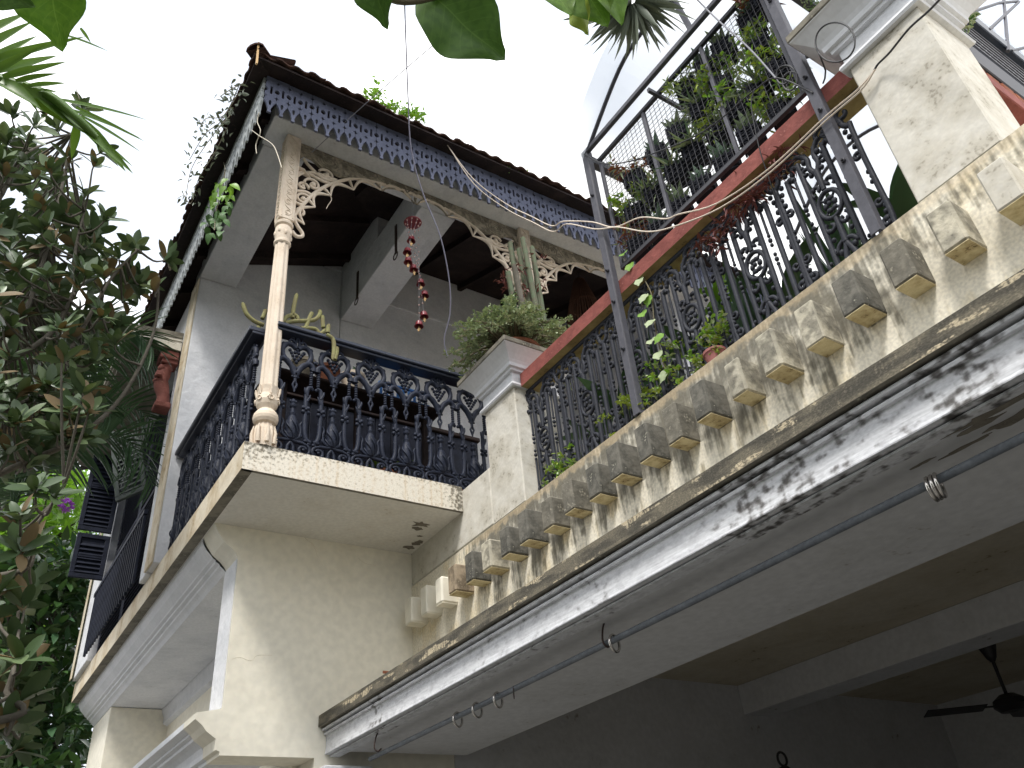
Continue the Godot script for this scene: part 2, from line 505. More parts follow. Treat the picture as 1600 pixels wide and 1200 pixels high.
# wall below the terrace railing: cream with mould that runs down from the ledge
func parapet_tex() -> ImageTexture:
	var w := 1792
	var h := 300
	var z0 := -5.26
	var z1 := 0.2
	var y1 := 3.86
	var y0 := 2.92
	var fa := FastNoiseLite.new(); fa.seed = 5; fa.frequency = 1.0; fa.fractal_octaves = 4
	var out := PackedByteArray()
	out.resize(w * h * 3)
	var g := noise_bytes(w, h, 0.03, 501, 6)
	var gf := noise_bytes(w, h, 0.14, 502, 3)
	var gl := noise_bytes(w, h, 0.008, 503, 4)
	var cream := s8(227, 220, 203)
	var warm := s8(208, 188, 146)
	var mould := s8(98, 95, 86)
	var brown := s8(160, 148, 124)
	var ledge := s8(190, 170, 138)
	for x in w:
		var z := lerpf(z0, z1, float(x) / w)
		var s := smoothstep(-4.75, -4.1, z) * (1.0 - 0.5 * smoothstep(-1.5, -0.85, z))
		var st := 0.5 + 0.5 * fa.get_noise_2d(z * 5.0, 3.0)
		var st2 := 0.5 + 0.5 * fa.get_noise_2d(z * 26.0, 9.0)
		var L := (0.22 + 0.40 * st + 0.22 * st2) * s
		var fb := fposmod((z + 0.856) / 0.2102 + 0.5, 1.0) - 0.5
		var under := 1.0 - smoothstep(0.16, 0.27, absf(fb - 0.02))
		for y in h:
			var yy := lerpf(y1, y0, float(y) / h)
			var i := y * w + x
			var n := g[i] / 255.0
			var nf := gf[i] / 255.0
			var nl := gl[i] / 255.0
			var sn := 0.5 + 0.5 * fa.get_noise_2d(z * 34.0, yy * 3.5)
			var t := y1 - yy
			var k := (1.0 - smoothstep(L * 0.45, L * 1.35 + 0.02, t)) * s
			if t > 0.36: k *= 1.0 - 0.7 * under
			k = smoothstep(0.18, 0.95, k * 0.85 + (n - 0.5) * 0.5 + (sn - 0.5) * 0.75 + (nl - 0.5) * 0.5 * s)
			var col := cream.lerp(warm, smoothstep(0.42, 0.85, nl * 0.7 + sn * 0.3) * 0.55)
			col = col.lerp(brown, smoothstep(0.5, 0.8, sn * 0.6 + n * 0.4) * 0.4 * s)
			var topb := (1.0 - smoothstep(0.02, 0.06, t + (n - 0.5) * 0.06))
			col = col.lerp(mould, k * 0.82)
			col = col.lerp(ledge, topb * 0.6 * s)
			var f := 0.92 + 0.16 * nf
			out[i * 3] = int(minf(col.r * f, 1.0) * 255)
			out[i * 3 + 1] = int(minf(col.g * f, 1.0) * 255)
			out[i * 3 + 2] = int(minf(col.b * f, 1.0) * 255)
	return to_tex(out, w, h)
# mouldings of the porch cornice: white paint with black mould in patches
func cornice_tex() -> ImageTexture:
	var w := 1536
	var h := 200
	var out := PackedByteArray()
	out.resize(w * h * 3)
	var g := noise_bytes(w, h, 0.035, 601, 6)
	var gf := noise_bytes(w, h, 0.14, 602, 3)
	var fa := FastNoiseLite.new(); fa.seed = 15; fa.frequency = 1.0; fa.fractal_octaves = 4
	var white := s8(207, 208, 211)
	var mould := s8(72, 69, 66)
	var grey := s8(168, 168, 172)
	for x in w:
		var z := lerpf(-5.26, 0.2, float(x) / w)
		var p := 0.5 + 0.5 * fa.get_noise_2d(z * 2.6, 1.0)
		var s := 0.08 + 0.26 * smoothstep(0.42, 0.65, p) + 0.62 * (1.0 - smoothstep(0.0, 0.36, absf(z + 1.62))) + 0.32 * (1.0 - smoothstep(0.0, 0.2, absf(z + 4.5))) + 0.4 * smoothstep(-1.6, -0.8, z)
		for y in h:
			var i := y * w + x
			var n := g[i] / 255.0
			var nf := gf[i] / 255.0
			var st := 0.5 + 0.5 * fa.get_noise_2d(z * 24.0, y * 0.012)
			var k := smoothstep(0.36, 0.8, s * 0.7 + (n - 0.5) * 0.7 + (st - 0.5) * 0.5)
			var col := white.lerp(grey, smoothstep(0.4, 0.75, n) * 0.4).lerp(mould, k * 0.85)
			var f := 0.95 + 0.1 * nf
			out[i * 3] = int(minf(col.r * f, 1.0) * 255)
			out[i * 3 + 1] = int(minf(col.g * f, 1.0) * 255)
			out[i * 3 + 2] = int(minf(col.b * f, 1.0) * 255)
	return to_tex(out, w, h)
# outer edge of the cornice: dark weathered band, paler towards its far end
func fascia_tex() -> ImageTexture:
	var w := 2048
	var h := 48
	var out := PackedByteArray()
	out.resize(w * h * 3)
	var fa := FastNoiseLite.new(); fa.seed = 25; fa.frequency = 1.0; fa.fractal_octaves = 5
	var gf := noise_bytes(w, h, 0.2, 702, 3)
	var dark := s8(112, 106, 93)
	var black := s8(80, 77, 70)
	var pale := s8(196, 182, 154)
	for x in w:
		var z := lerpf(-5.26, 0.2, float(x) / w)
		for y in h:
			var i := y * w + x
			var nf := gf[i] / 255.0
			var yy := y * 0.0016
			var n := 0.5 + 0.5 * fa.get_noise_2d(z * 3.0, yy * 14.0)
			var st := 0.5 + 0.5 * fa.get_noise_2d(z * 46.0, yy * 9.0 + 20.0)
			var far := smoothstep(0.60, 0.68, 0.5 + 0.5 * fa.get_noise_2d(z * 2.2 + 7.0, yy * 12.0 + 3.0))
			var col := dark.lerp(black, smoothstep(0.35, 0.7, n))
			var p := smoothstep(0.55, 0.85, st * 0.7 + nf * 0.3 + far * 0.28)
			col = col.lerp(pale, p * (0.3 + 0.6 * far))
			var f := 0.84 + 0.32 * nf
			out[i * 3] = int(minf(col.r * f, 1.0) * 255)
			out[i * 3 + 1] = int(minf(col.g * f, 1.0) * 255)
			out[i * 3 + 2] = int(minf(col.b * f, 1.0) * 255)
	return to_tex(out, w, h)
# edge of the balcony slab: cream, mould at the corner and at the wall end
func slab_edge_tex() -> ImageTexture:
	var w := 1024
	var h := 128
	var out := PackedByteArray()
	out.resize(w * h * 3)
	var g := noise_bytes(w, h, 0.04, 801, 6)
	var gf := noise_bytes(w, h, 0.1, 802, 3)
	var fa := FastNoiseLite.new(); fa.seed = 35; fa.frequency = 1.0; fa.fractal_octaves = 3
	var cream := s8(224, 217, 203)
	var rust := s8(202, 182, 152)
	var mould := s8(84, 80, 70)
	for x in w:
		var u := float(x) / w
		var st := 0.5 + 0.5 * fa.get_noise_2d(u * 40.0, 2.0)
		for y in h:
			var v := float(y) / h
			var i := y * w + x
			var n := g[i] / 255.0
			var nf := gf[i] / 255.0
			var col := cream.lerp(rust, sm(0.45, 0.8, st * 0.6 + n * 0.4) * 0.55)
			var k := 0.55 * (1.0 - sm(0.0, 0.5, u + v * 0.35)) + 0.75 * sm(0.88, 1.0, u) + 0.25 * (1.0 - sm(0.0, 0.18, v))
			k = sm(0.3, 1.0, k * 0.8 + (n - 0.5) * 0.9 + (nf - 0.5) * 0.3 + 0.18)
			col = col.lerp(mould, k * 0.8)
			var f := 0.95 + 0.1 * nf
			out[i * 3] = int(clampf(col.r * f, 0, 1) * 255)
			out[i * 3 + 1] = int(clampf(col.g * f, 0, 1) * 255)
			out[i * 3 + 2] = int(clampf(col.b * f, 0, 1) * 255)
	return to_tex(out, w, h)
func uvmat(tex: Texture2D, bump: Texture2D = null) -> StandardMaterial3D:
	var m := mat(Color.WHITE, 0.93, 0.0, 0.3)
	m.albedo_texture = tex
	if bump:
		m.normal_enabled = true
		m.normal_texture = bump
		m.normal_scale = 0.5
	return m

const YS := 4.3      # balcony floor
const YB := 4.11     # underside of the balcony slab
const XL := 1.195    # left edge of the slab
const ZF := -4.46    # front edge of the slab
const XW := 2.73     # face of the terrace wing wall
const ZB := -5.25    # front face of the bay below the balcony
const WE := 3.2      # near end of the terrace wing
const UE := (3.2 + 5.26) / 5.46
const BS := 7.22     # underside of the veranda beams

func bxm(lo: Vector3, hi: Vector3, ch := 0.006) -> ArrayMesh:
	var b := MB.new()
	b.cbox(lo, hi, ch)
	return b.mesh()

func build_ground() -> void:
	var b := MB.new()
	b.quad(Vector3(-150, 0, -150), Vector3(150, 0, -150), Vector3(150, 0, 150), Vector3(-150, 0, 150), Vector3.UP)
	setting(b.mesh(), "ground", M.ground)

func build_house() -> void:
	var h := thing("veranda_house", "cream two storey house with corner balcony under a tiled roof", "house", Vector3(2, 0, -6.5))
	var o := Transform3D(Basis.IDENTITY, -h.position)
	# ---- bay below the balcony: front wall with flared top and stepped foot
	var poly := PackedVector2Array([Vector2(1.27, YB), Vector2(1.30, 4.05), Vector2(1.345, 3.99), Vector2(1.40, 3.95), Vector2(1.43, 3.92), Vector2(1.45, 3.89), Vector2(1.45, 2.93), Vector2(1.30, 2.90), Vector2(1.30, 2.865), Vector2(1.345, 2.83), Vector2(1.37, 2.80), Vector2(1.43, 2.76), Vector2(1.435, 2.70), Vector2(1.46, 2.69), Vector2(1.46, 2.67), Vector2(2.04, 2.67), Vector2(2.04, 0.0), Vector2(XW + 0.3, 0.0), Vector2(XW + 0.3, YB)])
	var b := MB.new()
	b.extrude(poly, ZB - 0.26, ZB)
	part(b.mesh(), "bay_wall", M.cream, h, o)
	# pale reveal of the bay's side, set just clear of the wall
	part(bxm(Vector3(1.442, 2.935, ZB - 0.262), Vector3(1.449, 3.885, ZB - 0.012), 0.0), "side_reveal", M.white, h, o)
	# inside of the opening at the side
	part(bxm(Vector3(2.0, 0, -9.8), Vector3(2.2, 4.08, ZB - 0.27)), "recess_wall", M.cream, h, o)
	b = MB.new()
	b.sweep_z([Vector2(2.0, 3.72), Vector2(1.955, 3.74), Vector2(1.955, 3.80), Vector2(1.93, 3.86), Vector2(1.93, 3.885)], -9.2, ZB - 0.262, Vector2(2.2, 3.8))
	part(b.mesh(), "recess_moulding", M.grey_plaster, h, o)
	part(bxm(Vector3(1.45, 0.0, -10.0), Vector3(2.4, 3.88, -9.15)), "far_pier", M.cream, h, o)
	part(bxm(Vector3(1.453, 3.885, -10.0), Vector3(2.6, 4.105, ZB - 0.265)), "recess_soffit", M.grey_plaster, h, o)
	# grey moulding below the slab on the garden side
	b = MB.new()
	b.sweep_z([Vector2(1.27, YB - 0.002), Vector2(1.275, 4.07), Vector2(1.30, 4.03), Vector2(1.345, 3.985), Vector2(1.35, 3.975), Vector2(1.372, 3.965), Vector2(1.375, 3.95), Vector2(1.40, 3.94), Vector2(1.405, 3.925), Vector2(1.428, 3.91), Vector2(1.45, 3.885), Vector2(1.60, 3.882)], -10.0, ZB - 0.264, Vector2(1.9, 4.2))
	part(b.mesh(), "side_moulding", M.grey_plaster, h, o)
	# lower moulding at the foot of the opening
	b = MB.new()
	b.sweep_z([Vector2(1.75, 2.905), Vector2(1.30, 2.90), Vector2(1.30, 2.865), Vector2(1.345, 2.845), Vector2(1.345, 2.83), Vector2(1.37, 2.82), Vector2(1.37, 2.80), Vector2(1.40, 2.79), Vector2(1.425, 2.765), Vector2(1.435, 2.73), Vector2(1.435, 2.70), Vector2(1.46, 2.69), Vector2(1.46, 2.67), Vector2(1.8, 2.67)], -9.3, ZB - 0.262, Vector2(1.9, 2.8))
	part(b.mesh(), "sill_moulding", M.grey_plaster, h, o)
	part(bxm(Vector3(1.47, 0, -9.14), Vector3(1.95, 2.66, -6.2)), "lower_wall", M.cream, h, o)
	part(bxm(Vector3(2.042, 0, ZB + 0.003), Vector3(2.36, 2.60, ZB + 0.16)), "porch_pilaster", M.white, h, o)
	# hairline cracks in the bay's render
	for q in [[[362, 1030], [375, 1027], [388, 1032], [395, 1031], [402, 1024], [425, 1024]], [[470, 830], [478, 842], [490, 852], [496, 870]], [[560, 872], [570, 880], [588, 884]]]:
		var pts := []
		for e in q: pts.append(at(e[0], e[1], 2, ZB + 0.0005))
		b = MB.new()
		b.tube(spline(pts, 3), 0.0007, 4)
		part(b.mesh(), "crack", M.slab, h, o)
	# ---- slab
	var am := ArrayMesh.new()
	b = MB.new()
	b.quad(Vector3(XL, YS, ZF), Vector3(XW, YS, ZF), Vector3(XW, YB, ZF), Vector3(XL, YB, ZF), Vector3(0, 0, 1), Vector2(0, 0), Vector2(1, 0), Vector2(1, 1), Vector2(0, 1))
	b.addto(am, uvmat(slab_edge_tex()))
	b = MB.new()
	b.quad(Vector3(XL, YS, ZF), Vector3(XL, YS, -10.0), Vector3(XL, YB, -10.0), Vector3(XL, YB, ZF), Vector3(-1, 0, 0))
	b.addto(am, M.rust_stain)
	b = MB.new()
	b.quad(Vector3(XL + 0.07, YB, ZF - 0.03), Vector3(XW, YB, ZF - 0.03), Vector3(XW, YB, -10.0), Vector3(XL + 0.07, YB, -10.0), Vector3.DOWN)
	b.quad(Vector3(XL + 0.07, YB, ZF - 0.03), Vector3(XW, YB, ZF - 0.03), Vector3(XW, YB - 0.0, ZF - 0.022), Vector3(XL + 0.06, YB, ZF - 0.022), Vector3.DOWN)
	b.quad(Vector3(XL, YS, -10), Vector3(XW, YS, -10), Vector3(XW, YB, -10), Vector3(XL, YB, -10), Vector3(0, 0, -1))
	b.quad(Vector3(XW, YS, ZF), Vector3(XW, YS, -10), Vector3(XW, YB, -10), Vector3(XW, YB, ZF), Vector3(1, 0, 0))
	b.addto(am, M.soffit)
	b = MB.new()   # drip lip round the underside
	b.quad(Vector3(XL, YB - 0.001, ZF), Vector3(XW, YB - 0.001, ZF), Vector3(XW, YB - 0.001, ZF - 0.024), Vector3(XL, YB - 0.001, ZF - 0.024), Vector3.DOWN)
	b.quad(Vector3(XL, YB - 0.001, ZF), Vector3(XL + 0.068, YB - 0.001, ZF), Vector3(XL + 0.068, YB - 0.001, -10), Vector3(XL, YB - 0.001, -10), Vector3.DOWN)
	b.addto(am, M.mould)
	b = MB.new()   # polished red floor
	b.quad(Vector3(XL, YS, ZF), Vector3(XW, YS, ZF), Vector3(XW, YS, -10), Vector3(XL, YS, -10), Vector3.UP)
	b.addto(am, M.red_floor)
	part(am, "balcony_slab", null, h, o)
	# flaked patches of bare render on the slab's underside
	rng.seed = 42
	for q in [[658, 820, 0.05], [652, 826, 0.03], [640, 856, 0.035], [648, 850, 0.03], [656, 838, 0.016], [655, 847, 0.03]]:
		var p := at(q[0], q[1], 1, YB - 0.003)
		var pl := PackedVector2Array()
		for k in 14:
			var an := TAU * k / 14
			var rd: float = q[2] * rr(0.45, 1.15)
			pl.append(Vector2(cos(an) * rd * 1.5, sin(an) * rd))
		b = MB.new()
		b.extrude(pl, 0, 0.002, Transform3D(Basis(Vector3(1, 0, 0), Vector3(0, 0, 1), Vector3(0, 1, 0)), p))
		part(b.mesh(), "flaked_patch", M.bare_patch, h, o)
	# ---- veranda: back wall, side wall with its window, beams, roof
	part(bxm(Vector3(XW + 0.003, YB, -6.49), Vector3(9.0, YS - 0.012, ZF - 0.005)), "veranda_floor", M.red_floor, h, o)
	part(bxm(Vector3(1.15, YS, -6.72), Vector3(2.592, 7.9, -6.5)), "veranda_wall", M.white, h, o)
	part(bxm(Vector3(2.596, YS, -6.72), Vector3(9.0, 8.35, -6.5)), "veranda_wall", M.veranda, h, o)
	part(bxm(Vector3(1.6, 7.905, -6.72), Vector3(2.592, 8.4, -6.5)), "veranda_wall", M.veranda, h, o)
	part(bxm(Vector3(2.95, 7.62, -6.498), Vector3(9.0, 7.66, -6.47)), "wall_ledge", M.veranda, h, o)
	# stained corner strip of the side wall
	part(bxm(Vector3(1.132, YS, -6.74), Vector3(1.148, BS, -6.50), 0.003), "corner_strip", M.rust_stain, h, o)
	part(bxm(Vector3(1.15, YS, -6.98), Vector3(1.40, BS, -6.75)), "window_jamb", M.white, h, o)
	part(bxm(Vector3(1.15, YS, -9.9), Vector3(1.40, BS, -9.15)), "window_jamb", M.white, h, o)
	part(bxm(Vector3(1.15, 6.55, -9.145), Vector3(1.40, BS, -6.985)), "window_lintel", M.white, h, o)
	part(bxm(Vector3(4.0, YS, -9.9), Vector3(4.2, 7.9, -6.73)), "room_wall", M.white, h, o)
	part(bxm(Vector3(1.405, YS, -10.0), Vector3(4.0, 7.9, -9.905)), "room_wall", M.white, h, o)
	part(bxm(Vector3(1.405, 7.3, -9.9), Vector3(3.99, 7.4, -6.73)), "room_ceiling", M.white, h, o)
	part(bxm(Vector3(XW + 0.005, YB, -10.0), Vector3(4.2, YS - 0.01, -6.73)), "room_floor", M.timber, h, o)
	part(bxm(Vector3(1.121, YS, -9.9), Vector3(1.131, 6.6, -9.80), 0.002), "corner_strip", M.rust_stain, h, o)
	var bm: Material = M.white
	part(bxm(Vector3(1.12, BS, -4.66), Vector3(9.0, BS + 0.34, -4.34)), "front_beam", bm, h, o)
	part(bxm(Vector3(1.14, BS, -6.49), Vector3(1.49, BS + 0.34, -4.664)), "side_beam", bm, h, o)
	part(bxm(Vector3(2.595, BS + 0.002, -6.49), Vector3(2.95, BS + 0.42, -4.664)), "cross_beam", M.veranda, h, o)
	part(bxm(Vector3(2.60, BS + 0.425, -6.49), Vector3(2.94, 8.3, -5.6)), "gable_wall", M.veranda, h, o)
	part(bxm(Vector3(5.6, YS, -6.49), Vector3(5.75, 8.0, -4.60)), "added_partition", M.veranda, h, o)  # these two walls are added to keep light out of the veranda
	part(bxm(Vector3(5.756, YS, -4.59), Vector3(9.0, BS - 0.004, -4.40)), "added_partition", M.veranda, h, o)
	# iron straps with rings on the cross beam
	for q in [[619, 395], [558, 466]]:
		var p := at(q[0], q[1], 0, 2.59)
		b = MB.new()
		b.cbox(Vector3(2.584, p.y - 0.01, p.z - 0.02), Vector3(2.594, p.y + 0.36, p.z + 0.02), 0.002)
		var ringm := part(b.mesh(), "iron_strap", M.rusty, h, o)
		b = MB.new()
		var cp := []
		for k in 14: cp.append(Vector3(2.583, p.y - 0.04 + 0.042 * sin(TAU * k / 14), p.z + 0.042 * cos(TAU * k / 14)))
		b.tube(cp, 0.006, 5, true)
		part(b.mesh(), "ring", M.rusty, ringm)
	# ---- hipped roof: boards below, tiles above
	var ez := -3.95
	var ex := 0.84
	var ey := 7.285
	var sl := 0.40
	b = MB.new()
	var rx := 4.6
	var apex := Vector3(ex + rx, ey + sl * rx, ez - rx)
	var c0 := Vector3(ex, ey, ez)
	var fr := Vector3(10.0, ey, ez)
	var bl := Vector3(ex, ey, -11.0)
	var far := Vector3(10.0, apex.y, apex.z)
	var farl := Vector3(apex.x, apex.y, -11.0)
	var up := Vector3(0, 0.02, 0)
	for s in [0, 1]:
		var f := Vector3.DOWN if s == 0 else Vector3.UP
		var d: Vector3 = up * s
		b.quad(c0 + d, fr + d, far + d, apex + d, f)
		b.quad(c0 + d, apex + d, farl + d, bl + d, f)
	b.quad(c0, fr, fr + up, c0 + up, Vector3(0, 0, 1))
	b.quad(c0, bl, bl + up, c0 + up, Vector3(-1, 0, 0))
	var roof := part(b.mesh(), "roof", M.timber, h, o)
	# rafters under the boards
	for i in 12:
		var x := 1.0 + i * 0.62
		b = MB.new()
		var dep := minf(3.4, maxf(0.4, x - ex - 0.05))
		b.bar(Vector3(x, ey - 0.04 + sl * 0.24, ez - 0.24), Vector3(x, ey - 0.04 + sl * dep, ez - dep), 0.05, 0.08)
		part(b.mesh(), "rafter", M.timber, roof)
	for i in 10:
		var z := -4.5 - i * 0.6
		b = MB.new()
		var dep := minf(3.0, maxf(0.3, -z + ez - 0.05))
		b.bar(Vector3(ex + 0.2, ey - 0.04 + sl * 0.2, z), Vector3(ex + dep, ey - 0.04 + sl * dep, z), 0.05, 0.08)
		part(b.mesh(), "rafter", M.timber, roof)
	# rows of pan tiles along both eaves (the row on the edge is what shows)
	rng.seed = 77
	var tiles := []
	for k in 3:
		b = MB.new()
		var seg := 6
		for j in seg:
			var a0 := float(j) / seg
			var a1 := float(j + 1) / seg
			for e in 1:
				var h0 := 0.010 * sin(a0 * TAU) + 0.010
				var h1 := 0.010 * sin(a1 * TAU) + 0.010
				var x0 := (a0 - 0.5) * 0.135
				var x1 := (a1 - 0.5) * 0.135
				b.quad(Vector3(x0, h0 + 0.011, 0), Vector3(x1, h1 + 0.011, 0), Vector3(x1, h1 + 0.011, -0.34), Vector3(x0, h0 + 0.011, -0.34), Vector3.UP)
				b.quad(Vector3(x0, h0, 0), Vector3(x1, h1, 0), Vector3(x1, h1, -0.34), Vector3(x0, h0, -0.34), Vector3.DOWN)
				b.quad(Vector3(x0, h0, 0), Vector3(x1, h1, 0), Vector3(x1, h1 + 0.011, 0), Vector3(x0, h0 + 0.011, 0), Vector3(0, 0, 1))
		tiles.append(b.mesh())
	var pitch := Basis(Vector3(1, 0, 0), atan(sl))
	for row in 2:
		for i in 34:
			var x := ex + 0.07 + i * 0.13
			if row == 1 and x < ex + 0.35: continue
			var q := pitch * Basis(Vector3(0, 1, 0), rr(-0.03, 0.03)) * Basis(Vector3(0, 0, 1), rr(-0.05, 0.05))
			part(tiles[i % 3], "roof_tile", M.tile, roof, Transform3D(q, Vector3(x, ey + 0.017 + row * 0.30 * sl + rr(0, 0.006), ez + 0.03 - row * 0.30 + rr(-0.018, 0.012))))
	var side := Basis(Vector3(0, 1, 0), -PI / 2)
	for i in 46:
		var z := ez - 0.06 - i * 0.13
		var q := side * pitch * Basis(Vector3(0, 0, 1), rr(-0.05, 0.05))
		part(tiles[i % 3], "roof_tile", M.tile, roof, Transform3D(q, Vector3(ex - 0.03 + rr(-0.012, 0.018), ey + 0.017 + rr(0, 0.006), z)))
	# hip tile and splinter of lath at the corner
	b = MB.new()
	for i in 5:
		var t0 := Vector3(ex - 0.03, ey + 0.04, ez + 0.03) + Vector3(1, sl, -1) * (i * 0.24)
		var dv := Vector3(1, sl, -1).normalized()
		var sd := dv.cross(Vector3.UP).normalized()
		var un := sd.cross(dv)
		var wd := 0.075 if i == 0 else 0.065
		for k in 6:
			var a0 := PI * k / 6
			var a1 := PI * (k + 1) / 6
			var p0 := t0 + sd * cos(a0) * wd + un * sin(a0) * 0.06
			var p1 := t0 + sd * cos(a1) * wd + un * sin(a1) * 0.06
			b.quad(p0, p1, p1 + dv * 0.36, p0 + dv * 0.36, un)
			b.quad(p0, p1, p1 - un * 0.014, p0 - un * 0.014, -dv)
		b.quad(t0 + sd * wd, t0 - sd * wd, t0 - sd * wd + dv * 0.36, t0 + sd * wd + dv * 0.36, -un)
	part(b.mesh(), "hip_tiles", M.tile, roof)
	b = MB.new()
	var tip := at(401, 100, 2, ez + 0.02)
	b.bar(tip, at(404, 67, 2, ez + 0.04), 0.02, 0.012)
	part(b.mesh(), "lath", M.straw, roof)
	# eave boards behind the fringe, and the little lamp hooks under the eave
	part(bxm(Vector3(0.99, 7.22, -4.15), Vector3(8.0, 7.34, -4.128)), "eave_board", M.timber, h, o)
	part(bxm(Vector3(0.985, 7.22, -10.5), Vector3(1.005, 7.34, -4.16)), "eave_board", M.timber, h, o)
	roof.transform = o

func build_fringe() -> void:
	# one board of the fretwork: two halves, so each hole is a notch in their edges
	var W := 0.0925
	var hw := W / 2
	var halves := []
	for s in [-1.0, 1.0]:
		var p := PackedVector2Array()
		# outline of a half: x = 0 centre line, x = hw joint with the neighbour (mirrored by s)
		var pts := [Vector2(0, 0.38), Vector2(hw, 0.38),
			Vector2(hw, 0.349), Vector2(hw - 0.0165, 0.333), Vector2(hw, 0.317),
			Vector2(hw, 0.262), Vector2(hw - 0.014, 0.256), Vector2(hw - 0.0215, 0.238), Vector2(hw - 0.014, 0.220), Vector2(hw, 0.214),
			Vector2(hw, 0.186), Vector2(hw - 0.006, 0.170), Vector2(hw - 0.021, 0.163), Vector2(hw - 0.006, 0.156), Vector2(hw, 0.140),
			Vector2(hw, 0.118), Vector2(hw - 0.006, 0.108), Vector2(hw - 0.016, 0.092), Vector2(0.021, 0.068), Vector2(0.014, 0.046), Vector2(0.009, 0.024), Vector2(0.0135, 0.016), Vector2(0.0145, 0.007), Vector2(0.010, 0.0), Vector2(0, 0),
			Vector2(0, 0.07), Vector2(0.005, 0.076), Vector2(0.0115, 0.108), Vector2(0.008, 0.122), Vector2(0, 0.128),
			Vector2(0, 0.194), Vector2(0.0095, 0.198), Vector2(0.0095, 0.277), Vector2(0, 0.281)]
		for q in pts: p.append(Vector2(q.x * s * 0.985, q.y * 1.075))
		var b := MB.new()
		b.extrude(p, -0.009, 0.009)
		halves.append(b)
	var b2 := MB.new()
	for hh in halves:
		b2.v.append_array(hh.v); b2.n.append_array(hh.n); b2.t.append_array(hh.t)
	var m := b2.mesh()
	rng.seed = 5
	var f := thing("fretwork_fringe", "long lavender grey fretwork fringe hanging under the front eave", "fringe", Vector3(2.5, 6.95, -4.11))
	for i in 62:
		var x := 0.965 + hw + i * W
		part(m, "fringe_board", M.fringe, f, Transform3D(Basis(Vector3(0, 0, 1), rr(-0.006, 0.006)), Vector3(x, 6.925 + rr(-0.003, 0.003), -4.11 + rr(-0.002, 0.002)) - f.position))
	var g := thing("fretwork_fringe", "pale grey fretwork fringe along the garden side eave", "fringe", Vector3(0.96, 6.95, -7.0))
	for i in 64:
		var z := -4.125 - hw - i * W
		part(m, "fringe_board", M.fringe_side, g, Transform3D(Basis(Vector3(0, 1, 0), PI / 2), Vector3(0.957 + rr(-0.002, 0.002), 6.925 + rr(-0.003, 0.003), z) - g.position))

